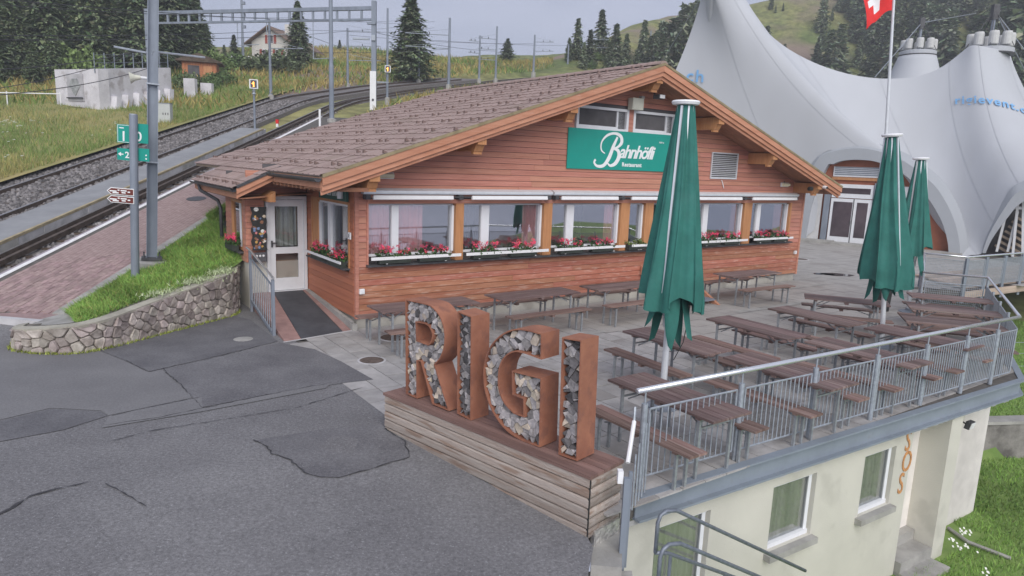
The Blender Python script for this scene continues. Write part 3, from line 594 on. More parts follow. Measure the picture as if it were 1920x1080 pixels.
MB().bar((0, .1, .1), (0, -.18, 0), .03, .03).obj('bracket', GUTT, t); MB().prism([(-.12, -.3, -.1), (.12, -.3, -.1), (.12, -.34, .1), (-.12, -.34, .1)], (0, 1, .1), .12).obj('housing', GUTT, t); MB().prism([(-.1, -.325, -.08), (.1, -.325, -.08), (.1, -.36, .08), (-.1, -.36, .08)], (0, 1, .1), .015).obj('lens', WHITE, t)
MB().tube([(0, .1, .12), (.02, -.05, -.1), (-.05, .1, -.35)], .018, 6).obj('cable', BLACKP, t)
t = thing('edge_beam', 'grey steel beam edging the terrace slab above the cream wall', 'beam')
m_ = MB()
def ibeam(a, b, nrm):
    a, b, nrm = Vector(a), Vector(b), Vector(nrm); z = Vector((0, 0, 1))
    m_.prism([a + nrm * .02 - z * .26, b + nrm * .02 - z * .26, b - nrm * .0 - z * .26, a - nrm * .0 - z * .26], (0, 0, 1), .24)
    for zz in (-.275, -.02): m_.prism([a + nrm * .09 + z * zz, b + nrm * .09 + z * zz, b - nrm * .02 + z * zz, a - nrm * .02 + z * zz], (0, 0, 1), .025)
ibeam(WL(0, -.01, 0), WL(8.8, -.01, 0), -WN); e1 = WL(8.8, -.01, 0); e2 = Vector((11.38, 16.0, 0)); dd = (e2 - e1).normalized(); ibeam(e1, e2, Vector((dd.y, -dd.x, 0)))
m_.obj('beam', BEAM, t)

# ------------------------------------------------------------------ railings
def rail_panel(t, p, q, zb=.12, zt=.86, bars=15, mesh=False, rr=.0075):
    p, q = Vector(p), Vector(q); f = MB()
    for z in (zb, zt): f.tube([p + Vector((0, 0, z)), q + Vector((0, 0, z))], .012, 6)
    for e in (p, q): f.tube([e + Vector((0, 0, zb)), e + Vector((0, 0, zt))], .011, 6)
    pn = f.obj('panel_frame', ZINC, t)
    if mesh:
        b = MB()
        for k in range(1, 30): a = p.lerp(q, k / 30); b.tube([a + Vector((0, 0, zb)), a + Vector((0, 0, zt))], .0045, 4, caps=False)
        for k in range(1, 15): z = zb + (zt - zb) * k / 15; b.tube([p + Vector((0, 0, z)), q + Vector((0, 0, z))], .0045, 4, caps=False)
        b.obj('wire_mesh', ZINC, pn, kind='stuff')
    else:
        bm_ = MB().tube([(0, 0, zb), (0, 0, zt)], rr, 6, caps=False).mesh('bar', ZINC)
        for k in range(1, bars): link('bar', bm_, pn, p.lerp(q, k / bars))
def post(t, p, h=.98, z0=0., r=.034, m=None): return MB().tube([Vector(p) + Vector((0, 0, z0)), Vector(p) + Vector((0, 0, h))], r, 12).obj('post', m or ZINC, t, smooth=False)
def handrail(t, pts, r=.03): return MB().tube(pts, r, 10).obj('handrail', STEEL, t, smooth=True)
t = thing('terrace_railing', 'galvanised railing with steel handrail along the terrace edge above the cream wall', 'railing')
ps = [.14, 1.64, 3.04, 4.43, 5.73, 6.94, 7.94]; O_ = .09
for s_ in ps:
    post(t, WL(s_, O_, 0), .93); MB().tube([WL(s_, O_, .93), WL(s_, O_, 1.06)], .010, 6).obj('handrail_stem', ZINC, t)
for a, b in zip(ps[:-1], ps[1:]): rail_panel(t, WL(a + .075, O_, 0), WL(b - .075, O_, 0), bars=15)
rail_panel(t, WL(ps[-1] + .075, O_, 0), WL(8.62, O_, 0), bars=8)
handrail(t, [WL(.02, O_, 1.08), WL(3, O_, 1.08), WL(6, O_, 1.08), WL(8.66, O_, 1.08)])
t = thing('terrace_railing', 'railing with wire mesh panels around the right rear corner of the terrace', 'railing')
c1, c2, c3, c4 = WL(8.66, O_, 0), Vector((11.2, 16.02, 0)), Vector((9.97, 16.52, 0)), Vector((12.69, 21.16, 0))
handrail(t, [p + Vector((0, 0, 1.08)) for p in (c1, c2, c3, c4)], .026)
for a, b, k in ((c1, c2, 4), (c2, c3, 1), (c3, c4, 4)):
    for j in range(k):
        p, q = a.lerp(b, j / k), a.lerp(b, (j + 1) / k); post(t, q, .93 if j < k - 1 else 1.06, r=.028); rail_panel(t, p.lerp(q, .05), p.lerp(q, .95), mesh=True)
t = thing('terrace_railing', 'far railing with mesh and posts in front of the white tent', 'railing')
far = [(12.69, 21.16, 0), (13.66, 20.57, 0), (16.75, 22.5, 0), (21.5, 25.4, 0), (26, 28, 0)]; far = [Vector(p) for p in far]
handrail(t, [p + Vector((0, 0, 1.05)) for p in far], .028)
for a, b, k in ((far[0], far[1], 1), (far[1], far[2], 3), (far[2], far[3], 4), (far[3], far[4], 4)):
    for j in range(k):
        p, q = a.lerp(b, j / k), a.lerp(b, (j + 1) / k); MB().box((p.x, p.y, .33), (.08, .08, 1.35)).obj('post', ZINC2, t); rail_panel(t, p.lerp(q, .06), p.lerp(q, .94), zt=.92, mesh=True)
t = thing('walkway', 'pale timber walkway with stacked boards behind the far railing', 'walkway')
for k in range(6):
    a, b = far[1] + Vector((.2, .5 + k * .42, 0)), far[4] + Vector((.2, .5 + k * .42, 0)); d = (b - a).normalized(); MB().bar(a + Vector((0, 0, .06)), b + Vector((0, 0, .06)), .38, .05).obj('plank', mat('walkway_wood', (.42, .33, .27), .85, .25, 1.2, stretch=(.3, .3, 4), rnd=.2, speck=(2, .6, (.26, .2, .17), .5, 6)), t)
MB().bar(far[1] + Vector((.1, .1, -.12)), far[4] + Vector((.1, .1, -.12)), .12, .22).obj('edge_plank', MATS['walkway_wood'], t)

# small gate at the front corner of the terrace, with its tall post
t = thing('terrace_gate', 'narrow galvanised gate between the wooden plinth and the terrace railing', 'gate')
pn_, pf_ = Vector((1.179,6.219,0.5)), Vector((1.251,6.448,0.98)); b0 = Vector((1.14, 5.97, 0)); b1 = Vector((1.47, 6.62, 0))
MB().box((1.135, 5.965, -.08), (.055, .055, 1.1)).obj('post', ZINC2, t); MB().box((1.185, 6.06, .0), (.035, .035, .98)).obj('post', ZINC2, t)
g0, g1 = Vector((1.181,6.231,0.5)), Vector((1.277,6.558,0.8)); MB().tube([g0, g1], .022, 8).obj('handrail', WHITE, t); MB().tube([g1, Vector((1.289,6.619,0.93))], .014, 6).obj('rail', ZINC, t)
for k in range(5): p = Vector((1.24, 6.16, 0)).lerp(Vector((1.43, 6.54, 0)), k / 4); MB().tube([p + Vector((0, 0, .05)), p + Vector((0, 0, .62 + .07 * k))], .009, 6).obj('bar', ZINC, t)
MB().box((1.075, 6.0, .47), (.05, .07, .12)).obj('lock_box', WHITE, t)
t = thing('stair_railing', 'inner grey tubular handrail of the stair going down beside the cream wall', 'handrail')
def loop(t, a, b, drop, r=.021, L=2.6, m=None):
    a = Vector(a); d = WV; sl = Vector((0, 0, -.55)); top = [a + Vector((0, 0, -.42)), a + Vector((0, 0, -.1)), a + Vector((0, 0, -.03)) + d * .03, a + d * .1]
    end = a + d * L + sl * L; top += [a + d * .25 + sl * .06, end]; MB().tube(top, r, 8).obj('top_rail', m or mat('dark_galv', (.20, .22, .26), .5, .2, 20, metal=.4), t, smooth=True)
    MB().tube([a + Vector((0, 0, -.42)), a + d * .18 + Vector((0, 0, -.48)), end + Vector((0, 0, -.42))], r, 8).obj('lower_rail', m or MATS['dark_galv'], t, smooth=True)
    for k in (.22, 1.1, 2.0): p = a + d * k + sl * k; MB().tube([p + Vector((0, 0, -.38)), p + Vector((0, 0, -1.1))], r * .9, 8).obj('post', m or MATS['dark_galv'], t)
loop(t, WL(-.03, -.38, -.02), None, 0)
t = thing('stair_railing', 'outer grey tubular handrail at the bottom edge, curving over its post', 'handrail'); loop(t, WL(-.32, -.72, -.12), None, 0)
t = thing('stone_steps', 'worn concrete steps going down beside the wooden plinth', 'steps')
for k, (q, z) in enumerate((([(0.894,6.292), (1.209,6.451), (1.098,5.707), (0.818,5.73)], -.28), ([(0.722,5.836), (1.228,5.886), (1.181,5.448), (0.616,5.414)], -.42))):
    MB().prism([(a, b, z - .4) for a, b in ccw([q[0], q[1], q[2], q[3]])], (0, 0, 1), .4).obj('step', CONC, t)
TREAD = mat('tread_plate', (.40, .39, .38), .45, .5, 26, metal=.5, bump=1, bs=26, col2=(.72, .70, .66))
for q, z in (([(1.112,6.602), (1.257,6.718), (1.213,6.43), (1.093,6.421)], -.03), ([(0.826,6.181), (1.106,6.398), (1.16,6.328), (0.877,6.037)], -.13)):
    MB().prism([(a, b, z - .16) for a, b in ccw(q)], (0, 0, 1), .16).obj('tread_plate', TREAD, t)

# ------------------------------------------------------------------ plinth and the four steel letters filled with firewood
pl = thing('letter_plinth', 'long grey weathered timber plinth carrying the big rusty letters', 'plinth', (PLQ.x, PLQ.y, 0), R(-42.27))
LEN, WID, TOP = 3.135, .53, .46
bd = MB(); bd.b2((0, .004, -.048), (LEN - .003, .03, .048)); 
for k in range(6):
    z = TOP - .085 - k * .103; mb = MB(); x0 = 0.0
    mb.prism([(x0, .0 + .006, z - .048), (LEN, .006, z - .048), (LEN, .0, z), (LEN, .006, z + .047), (x0, .006, z + .047), (x0, 0, z)] if 0 else [(x0, .010, z - .0475), (x0, -.001, z - .041), (x0, -.004, z - .034), (x0, -.004, z + .034), (x0, -.001, z + .041), (x0, .010, z + .0475), (x0, .03, z + .047), (x0, .03, z - .047)], (1, 0, 0), LEN - .004 - .0 * k)
    mb.obj('board', PLANKG, pl)
    mb = MB(); mb.prism([(LEN + .0, .012, z - .046), (LEN + .012, .012, z - .02), (LEN + .012, .012, z + .02), (LEN + .0, .012, z + .046), (LEN - .03, .012, z + .046), (LEN - .03, .012, z - .046)], (0, 1, 0), WID - .02); mb.obj('board', PLANKG, pl)
    mb = MB(); mb.b2((-.004, .012, z - .049), (.026, WID, z + .049)); mb.obj('board', PLANKG, pl)
MB().b2((.03, .035, -.3), (LEN - .035, WID - .01, TOP - .04)).obj('core', LOGBACK, pl)
MB().b2((LEN - .012, -.001, -.3), (LEN + .006, .010, TOP - .03)).obj('corner_strip', BLACKP, pl)
for k in range(5):
    mb = MB(); w5 = (WID + .03) / 5; mb.b2((-.015, -.02 + k * w5 + .003, TOP - .034), (LEN + .015, -.02 + (k + 1) * w5 - .003, TOP + random.uniform(-.002, .002))); mb.obj('top_board', DECKT, pl)

def arc_smooth(pts, idx=None): return pts
LETR_o = [(0.216,1.195)] + catm([(0.529,1.204), (0.683,1.195), (0.82,1.121), (0.906,1.006), (0.939,0.861), (0.917,0.714), (0.855,0.594), (0.767,0.505)]) + [(1.03,0.015), (0.734,0.017), (0.513,0.489), (0.449,0.475), (0.458,0.012), (0.244,0.017)]
LETR_h = [(0.424,0.946), (0.581,0.959)] + catm([(0.652,0.943), (0.712,0.86), (0.687,0.764), (0.645,0.726)]) + [(0.438,0.732)]
LETI_o = [(1.132,1.21), (1.358,1.188), (1.393,-0.001), (1.164,0.023)]
LETG_o = catm([(2.358,1.194), (2.17,1.196), (2.03,1.18), (1.887,1.126), (1.742,1.019), (1.633,0.883), (1.575,0.72), (1.564,0.543), (1.605,0.377), (1.702,0.217), (1.836,0.099), (1.991,0.029), (2.188,0.003), (2.4,0.01)], 3) + [(2.38,0.742), (1.978,0.723), (1.994,0.463), (2.152,0.46), (2.161,0.279)] + catm([(2.033,0.277), (1.895,0.348), (1.811,0.469), (1.794,0.618), (1.82,0.757), (1.904,0.87), (2.018,0.932), (2.161,0.941)], 3) + [(2.369,0.928)]
LETJ_o = [(2.613,1.208), (2.847,1.225), (2.876,0.02), (2.644,0.012)]
DEP = .28
def letter(ch, label, outer, hole, dark, npts):
    zmin = min(p[1] for p in outer)
    x0 = sum(p[0] for p in outer) / len(outer); base = PLQ + PD * x0 + PN * .13
    t = thing('steel_letter', label, 'letter', (base.x, base.y, TOP), R(-42.27))
    outer = [(p[0] - x0, max(p[1], .004)) for p in outer]; hole = [(p[0] - x0, p[1]) for p in hole] if hole else None
    # flat bottoms stand on the boards
    th = .014; sh = MB()
    def shell(poly, sgn):
        poly = ccw(poly); n = len(poly); inn = []
        for i in range(n):
            a, b, c = np.array(poly[i - 1]), np.array(poly[i]), np.array(poly[(i + 1) % n])
            d1 = (b - a) / (np.linalg.norm(b - a) + 1e-9); d2 = (c - b) / (np.linalg.norm(c - b) + 1e-9); n1 = np.array((-d1[1], d1[0])); n2 = np.array((-d2[1], d2[0])); m = n1 + n2; m = m / max(.35, (m @ m) ** .5) ; sc_ = 1 / max(.45, m @ n1)
            inn.append(tuple(b + m * th * sgn * sc_))
        P = [(p[0], 0, p[1]) for p in poly] + [(p[0], DEP, p[1]) for p in poly] + [(p[0], 0, p[1]) for p in inn] + [(p[0], DEP, p[1]) for p in inn]; F = []
        for i in range(n):
            j = (i + 1) % n
            F += [(i, j, n + j, n + i) if sgn > 0 else (j, i, n + i, n + j)]
            F += [(2 * n + j, 2 * n + i, 3 * n + i, 3 * n + j) if sgn > 0 else (2 * n + i, 2 * n + j, 3 * n + j, 3 * n + i)]
            F += [(j, i, 2 * n + i, 2 * n + j) if sgn > 0 else (i, j, 2 * n + j, 2 * n + i)]
            F += [(n + i, n + j, 3 * n + j, 3 * n + i) if sgn > 0 else (n + j, n + i, 3 * n + i, 3 * n + j)]
        sh.add(P, F)
    shell(outer, 1)
    if hole: shell(hole, -1)
    sh.obj('steel_shell', RUST, t)
    test = lambda p, outer=outer, hole=hole: inside(p, outer) and not (hole and inside(p, hole))
    bx = (min(p[0] for p in outer), min(p[1] for p in outer), max(p[0] for p in outer), max(p[1] for p in outer))
    # dark backing just behind the log ends
    import bmesh
    bmx = bmesh.new()
    def fl_(poly): return [bmx.verts.new((p[0], .2, p[1])) for p in poly]
    vo = fl_(outer); es = [bmx.edges.new((vo[i], vo[(i + 1) % len(vo)])) for i in range(len(vo))]
    if hole: vh = fl_(hole); es += [bmx.edges.new((vh[i], vh[(i + 1) % len(vh)])) for i in range(len(vh))]
    bmesh.ops.triangle_fill(bmx, edges=es, use_beauty=True); me = bpy.data.meshes.new('log_backing'); bmx.to_mesh(me); bmx.free(); me.materials.append(LOGBACK); link('log_backing', me, t)
    area = (bx[2] - bx[0]) * (bx[3] - bx[1]); pts = poisson(npts, lambda p: all(test((p[0] + a_, p[1] + b_)) for a_, b_ in ((.02, 0), (-.02, 0), (0, .02), (0, -.02))), bx, {'R': .062, 'I': .062, 'G': .082, 'J': .08}[ch], 30000)
    cells = voronoi(pts, (bx[0] - .1, bx[1] - .1, bx[2] + .1, bx[3] + .1))
    pc_ = []
    for p, c in zip(pts, cells):     # many logs are split in two wedges
        if len(c) < 3: continue
        if random.random() < .55:
            a_ = random.uniform(0, math.pi); nn = np.array((math.cos(a_), math.sin(a_))); ce = np.array(p)
            for sg in (1, -1):
                new = []
                for k in range(len(c)):
                    A, B = c[k], c[(k + 1) % len(c)]; da, db = (A - ce) @ nn * sg, (B - ce) @ nn * sg
                    if da >= 0: new.append(A)
                    if da * db < 0: new.append(A + (B - A) * da / (da - db))
                if len(new) >= 3: pc_.append((tuple(np.array(p) + nn * sg * .006), new))
        else: pc_.append((p, c))
    for p, c in pc_:
        p = np.array(p); q = []
        for v in c:
            f = .96
            for _ in range(22):
                if all(test(tuple(p + (v - p) * f * g_ + np.array(o_))) for g_ in (.3, .55, .8, 1.) for o_ in ((.0145, 0), (-.0145, 0), (0, .0145), (0, -.0145))): break
                f *= .86
            q.append(p + (v - p) * f)
        # merge tiny edges
        q2 = [q[0]]
        for v in q[1:]:
            if np.linalg.norm(v - q2[-1]) > .009: q2.append(v)
        if len(q2) < 3: continue
        y0 = random.uniform(.014, .042); mb = MB(); cen = np.mean(q2, 0); ty, tz = random.uniform(-.2, .2), random.uniform(-.2, .2)
        fr = [(v[0], y0 + (v[0] - cen[0]) * ty + (v[1] - cen[1]) * tz, v[1]) for v in q2]; n = len(fr)
        mb.add(fr + [(v[0], .19, v[1]) for v in q2], [tuple(range(n))] + [(i, n + i, n + (i + 1) % n, (i + 1) % n) for i in range(n)])
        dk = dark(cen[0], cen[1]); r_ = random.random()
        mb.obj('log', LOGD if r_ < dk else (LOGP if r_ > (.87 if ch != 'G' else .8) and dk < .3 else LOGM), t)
    return t
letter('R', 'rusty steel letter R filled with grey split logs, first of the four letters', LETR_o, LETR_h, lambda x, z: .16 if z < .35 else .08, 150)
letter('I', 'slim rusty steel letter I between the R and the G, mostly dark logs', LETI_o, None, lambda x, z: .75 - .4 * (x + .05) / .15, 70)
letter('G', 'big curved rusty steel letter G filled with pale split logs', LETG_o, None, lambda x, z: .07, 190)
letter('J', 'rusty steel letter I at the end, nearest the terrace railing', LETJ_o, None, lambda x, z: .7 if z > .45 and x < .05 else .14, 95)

# ------------------------------------------------------------------ beer tables and benches
def proto(kind, L_, Wd, h, nb, wood):
    t = thing('beer_' + kind, kind, kind)
    bw = Wd / nb; me = MB().b2((-L_ / 2, -bw / 2 + .004, h - .028), (L_ / 2, bw / 2 - .004, h)).mesh('board', wood)
    for k in range(nb): link('board', me, t, (0, -Wd / 2 + bw * (k + .5), 0))
    for sx in (-1, 1):
        x = sx * (L_ / 2 - .22); mb = MB()
        for sy in (-1, 1): mb.bar((x, sy * (Wd / 2 - .055), 0), (x, sy * (Wd / 2 - .055), h - .03), .032, .032)
        mb.bar((x, -Wd / 2 + .05, h - .07), (x, Wd / 2 - .05, h - .07), .03, .03)
        if kind == 'table': mb.bar((x, -Wd / 2 + .05, h * .78), (x, Wd / 2 - .05, h * .78), .02, .02)
        mb.obj('leg_frame', LEGM, t)
        mb = MB(); mb.bar((x, 0 if kind == 'bench' else -Wd / 4, h * .72), (x - sx * .3, 0 if kind == 'bench' else -Wd / 4, h - .035), .016, .016)
        if kind == 'table': mb.bar((x, Wd / 4, h * .72), (x - sx * .3, Wd / 4, h - .035), .016, .016)
        mb.obj('brace', LEGM, t)
        MB().box((sx * (L_ / 2 - .22), 0, h - .042), (.06, Wd - .03, .027)).obj('batten', DARK if 0 else wood, t)
    MB().box((0, 0, h - .05), (.07, Wd - .03, .045)).obj('batten', wood, t)
    return t
tA, tB = proto('table', 1.62, .64, .74, 5, TABW), proto('table', 1.97, .65, .74, 5, TABW)
bA, bB = proto('bench', 1.62, .27, .46, 2, BENW), proto('bench', 1.97, .27, .46, 2, BENW)
used = set()
def place(p0, s_, d_, ang, label, group):
    loc = W(s_ + random.uniform(-.025, .025), d_ + random.uniform(-.05, .05), 0); ang += random.gauss(0, .018)
    if p0.name not in used: used.add(p0.name); p0.location = loc; p0.rotation_euler = (0, 0, FA + ang); p0['label'] = label; p0['group'] = group
    else: dup(p0, loc, FA + ang, label, group)
GT, GB = 'brown slatted beer tables on the terrace', 'brown slatted beer benches on the terrace'
def sets(name, sc_, dc, ang, p, b, sides=(-1, 1), wid=.64, where=('', ''), bo=.0):
    place(p, sc_, dc, ang, f'brown beer table {name}', GT)
    off = wid / 2 + .12 + .135 + bo
    for sd in sides:
        # +y of the table in world
        ox, oy = -math.sin(ang) * off * sd, math.cos(ang) * off * sd
        place(b, sc_ + ox, dc + oy, ang, f'{where[0] if sd < 0 else where[1]} side bench, table {name}', GB)
q = -math.pi / 2      # rows that point away from the wooden wall; +y of the table then points along +s
for nm, s_ in (('behind the near parasol pole', 2.93), ('second from the letters in the inner row', 4.9), ('third from the letters in the inner row', 6.77)):
    sets(nm, s_, -5.5, q, tA, bA, where=('letter', 'tent'))
for nm, s_ in (('nearest the end letter, behind the first railing panel', .93), ('second from the letters in the row along the railing', 3.1), ('third from the letters in the row along the railing', 5.05), ('fourth from the letters in the row along the railing', 6.92)):
    sets(nm, s_, -7.32, q, tA, bA, where=('letter', 'tent'))
a2 = math.atan2(-.82, .57)
for nm, s_, d_ in (('half hidden by the middle parasol', 9.0, -4.85), ('nearest the railing corner in the angled row', 8.63, -7.1), ('second from the railing corner in the angled row', 10.05, -6.45), ('third from the railing corner in the angled row', 11.56, -5.8)):
    sets(nm, s_, d_, a2, tA, bA, where=('railing', 'tent') if 0 else ('near', 'far'))
for nm, s_ in (('at the left wall corner behind the letter R', .69), ('in front of the wall between the letters and near parasol', 3.18), ('in front of the wall just left of the near parasol', 5.65), ('in front of the wall right of the entrance steps', 10.1)):
    sets(nm, s_, -1.52, 0, tB, bB, where=('terrace', 'wall'), bo=.03)

# ------------------------------------------------------------------ closed parasols
RIBW = ALU
def parasol(label, s_, d_, top, seed, rot, hem=1.5, wide=.425, tip=None):
    t = thing('parasol', label, 'parasol', W(s_, d_, 0), rot, 'closed green parasols on the terrace'); r_ = random.Random(seed)
    if tip: lean(t, tip(t.location.y), rot)
    MB().lathe([(.22, 0), (.22, .03), (.07, .05), (.07, .1)], n=16).obj('base', ZINC2, t); MB().lathe([(.046, .05), (.046, top - .05)], n=14).obj('pole', ALU, t, smooth=False)
    MB().lathe([(.062, 1.16), (.075, 1.18), (.075, 1.28), (.062, 1.3)], n=14).obj('collar', ALU, t); MB().lathe([(.05, top - .06), (.17, top - .05), (.185, top - .02), (.17, top), (.02, top + .015)], n=24).obj('cap', WHITE, t)
    nth, nz_ = 96, 40; P = np.zeros((nz_, nth + 1, 3)); cc = np.ones((nz_, nth + 1, 3)); ph = [r_.uniform(0, 6.28) for _ in range(8)]; am = [r_.uniform(.7, 1.25) for _ in range(8)]
    hems = [r_.uniform(-.12, .2) for _ in range(9)]; hems[8] = hems[0]
    for j in range(nth + 1):
        th = 2 * math.pi * j / nth; k = th / (2 * math.pi) * 8; k0 = int(k) % 8; f = k - int(k)
        fold = abs(math.sin(math.pi * f)); lobe = am[k0]
        h0_, h1_ = hems[k0], hems[k0 + 1]; sf = f * f * (3 - 2 * f); hz = hem + h0_ * (1 - sf) + h1_ * sf - .035 * fold
        for i in range(nz_):
            v = i / (nz_ - 1); z = (top - .06) * (1 - v) + hz * v; zz = (top - .06 - z) / (top - .06 - 1.65)
            Rr = .115 + (wide + .02 - .115) * min(1.05, zz) ** 1.0 - .06 * max(0, zz - .93)
            sway = .06 * math.sin(3 * zz + ph[k0]) * zz
            r = Rr * (.72 + .29 * min(1.12, lobe) * fold ** .7 + .035 * math.sin(4 * math.pi * f + ph[k0])) * (1 + sway)
            a = th + .28 * zz * math.sin(math.pi * f * 2) * .6 + .05 * math.sin(zz * 5 + ph[k0])
            P[i, j] = (r * math.cos(a), r * math.sin(a), z)
    P[:, -1] = P[:, 0]
    link('canopy', gridmesh('canopy', P, [CLOTH]), t)
    fl = MB()
    for k in range(5):      # tails hanging under the strap
        th = 2 * math.pi * (k + .5) / 5; th0 = r_.uniform(-.12, .12); zt, zb = 1.75, .86 + r_.uniform(-.05, .3); Lr = []
        for i in range(7):
            v = i / 6; z = zt * (1 - v) + zb * v; r = (.24 + .12 * v ** 1.3) * wide / .45; wv = .58 * (1 - .75 * v ** 2.0)
            Lr.append([(r * math.cos(th + th0 - wv) * .8, r * math.sin(th + th0 - wv) * .8, z + .05 * v), (r * math.cos(th + th0), r * math.sin(th + th0), z), (r * math.cos(th + th0 + wv) * .8, r * math.sin(th + th0 + wv) * .8, z + .1 * v)])
        fl.add([p for row in Lr for p in row], [(i * 3 + c, i * 3 + c + 1, i * 3 + c + 4, i * 3 + c + 3) for i in range(6) for c in range(2)])
    fl.obj('tail', CLOTH, t, smooth=True)
    for k in range(8):
        th = 2 * math.pi * k / 8; mb = MB(); out_k = (k % 3 == seed % 3); r1 = .125 if out_k else .09; r2 = wide * (.72 if out_k else .50)
        mb.bar((r1 * math.cos(th), r1 * math.sin(th), top - .07), (r2 * math.cos(th), r2 * math.sin(th), 1.7 + hems[k] * .3), .026, .03, up=(math.cos(th), math.sin(th), 0)); mb.obj('rib', RIBW, t)
        mb = MB(); mb.bar((.07 * math.cos(th + .3), .07 * math.sin(th + .3), 1.3), (.15 * math.cos(th + .2), .15 * math.sin(th + .2), 2.2), .014, .022, up=(math.cos(th), math.sin(th), 0)); mb.obj('strut', RIBW, t)
    mb = MB(); mb.tube([(wide * .62 * math.cos(a), wide * .62 * math.sin(a), 1.68 + .02 * math.sin(a * 3)) for a in np.linspace(0, 2 * math.pi, 25)], .012, 6); mb.obj('strap', BLACKP, t)
    MB().tube([(.3, 0, 1.66), (.28, -.03, 1.3), (.22, -.05, .95), (.1, -.05, .7)], .007, 5).obj('strap_end', BLACKP, t)
    return t
parasol('closed green parasol in front of the restaurant sign, nearest and largest', 2.05, -6.12, 4.19, 5, .2)
parasol('closed green parasol in front of the tent arch, left one of the far pair', 8.6, -5.87, 4.13, 11, 1.1, hem=1.32, wide=.45, tip=lambda y: Vector((7.023,13.25,4.126)))
parasol('closed green parasol farthest away, right one of the far pair', 12.9, -4.35, 3.82, 23, 2.0, hem=1.55, wide=.41, tip=lambda y: Vector((9.782,17,3.82)))
t = thing('bin', 'black waste bin behind the tables at the railing end', 'bin', W(12.4, -3.9), FA); MB().lathe([(.19, 0), (.22, .55), (.23, .56), (.23, .6)], n=16).obj('body', BLACKP, t); MB().lathe([(.235, .6), (.22, .64), (.05, .65)], n=16).obj('rim', GUTT, t)

# ------------------------------------------------------------------ the wooden restaurant (local axes: x along the front, y into the depth)
rs = thing('restaurant', 'long reddish wooden chalet restaurant with low tiled gable roof', 'building', B0, FA)
def RO(name, mb, m, parent=None, **k): return mb.obj(name, m, parent or rs, **k)
AP, ZA, SLO, SE, HB = 7.12, 5.70, .3345, -.95, 8.07
zr = lambda s: ZA - SLO * abs(s - AP)
LEN_, DB = 14.75, 8.2
# concrete base
RO('base', MB().b2((.05, .05, -.2), (LEN_ - .05, DB, .235)), mat('base_concrete', (.42, .40, .36), .9, .15, 1.5, speck=(2, .57, (.27, .25, .22), .6, 7)))
# dark sheathing behind the boards (with the window openings left free)
sh = MB()
sh.b2((.03, .03, .23), (LEN_ - .03, .06, 1.26)); sh.prism([(.03, .03, 2.44), (LEN_ - .03, .03, 2.44), (LEN_ - .03, .03, zr(LEN_ - .03) - .1), (AP, .03, ZA - .1), (.03, .03, zr(.03) - .1)], (0, 1, 0), .03)
sh.b2((.03, .03, 1.26), (.26, .06, 2.44)); sh.b2((14.1, .03, 1.26), (LEN_ - .03, .06, 2.44))
sh.b2((.03, .06, .23), (.06, .26, 2.9)); sh.b2((.03, .26, .23), (.06, 2.3, 1.18)); sh.b2((.03, .26, 2.42), (.06, 2.3, 2.9)); sh.b2((.03, 2.3, .23), (.06, DB, 2.9)); sh.b2((LEN_ - .06, .06, .23), (LEN_ - .03, DB, 2.9)); sh.b2((.06, DB - .03, .23), (LEN_ - .06, DB, 2.9))
RO('sheathing', sh, DARK)
# interior: floor, ceiling, back wall
RO('room', MB().b2((.1, 2.5, .2), (14.6, 2.6, 2.7)), INT2); RO('room_floor', MB().b2((.1, .1, .5), (14.6, 4.2, .6)), SOFF); RO('room_ceiling', MB().b2((.1, .1, 2.62), (14.6, 4.2, 2.68)), INT2)
OPEN = [(.26, 14.1, 1.25, 2.53), (5.30, 8.66, 4.12, 4.70)]
def board(x0, x1, z0, z1, m):
    t0 = random.uniform(-.002, .002)
    mb = MB(); mb.add([(x0, -.016 + t0, z0 + .004), (x1, -.016 + t0, z0 + .004), (x1, -.004 + t0, z1 - .004), (x0, -.004 + t0, z1 - .004), (x0, .028, z0 + .004), (x1, .028, z0 + .004), (x1, .028, z1 - .004), (x0, .028, z1 - .004)], [(0, 1, 2, 3), (4, 7, 6, 5), (0, 4, 5, 1), (3, 2, 6, 7), (0, 3, 7, 4), (1, 5, 6, 2)])
    RO('plank', mb, m)
BH = .1225
for r in range(44):
    z0 = .23 + r * BH; z1 = z0 + BH
    half = (ZA - .12 - z1) / SLO
    if half < .25: break
    a, b = max(.0 + .075, AP - half), min(LEN_ - .075, AP + half); segs = [(a, b)]
    for ox0, ox1, oz0, oz1 in OPEN:
        if z1 > oz0 + .02 and z0 < oz1 - .02:
            segs = [q for s0, s1 in segs for q in ((s0, min(s1, ox0)), (max(s0, ox1), s1)) if q[1] - q[0] > .02]
    for s0, s1 in segs:
        cuts = [s0]; 
        while s1 - cuts[-1] > 6.2: cuts.append(cuts[-1] + random.uniform(3.2, 5.6))
        cuts.append(s1)
        for c0, c1 in zip(cuts[:-1], cuts[1:]): board(c0 + .002, c1 - .002, z0, z1, FACW2 if z1 < 1.3 else FACW)
for z, s0, s1 in ((4.12, 6.97, 7.13),): RO('window_post', MB().b2((6.97, -.03, 4.12), (7.13, .05, 4.70)), FACW)
for s_ in (.0, LEN_ - .075): RO('corner_board', MB().b2((s_, -.03, .2), (s_ + .073, .06, zr(s_) - .05)), FACW)
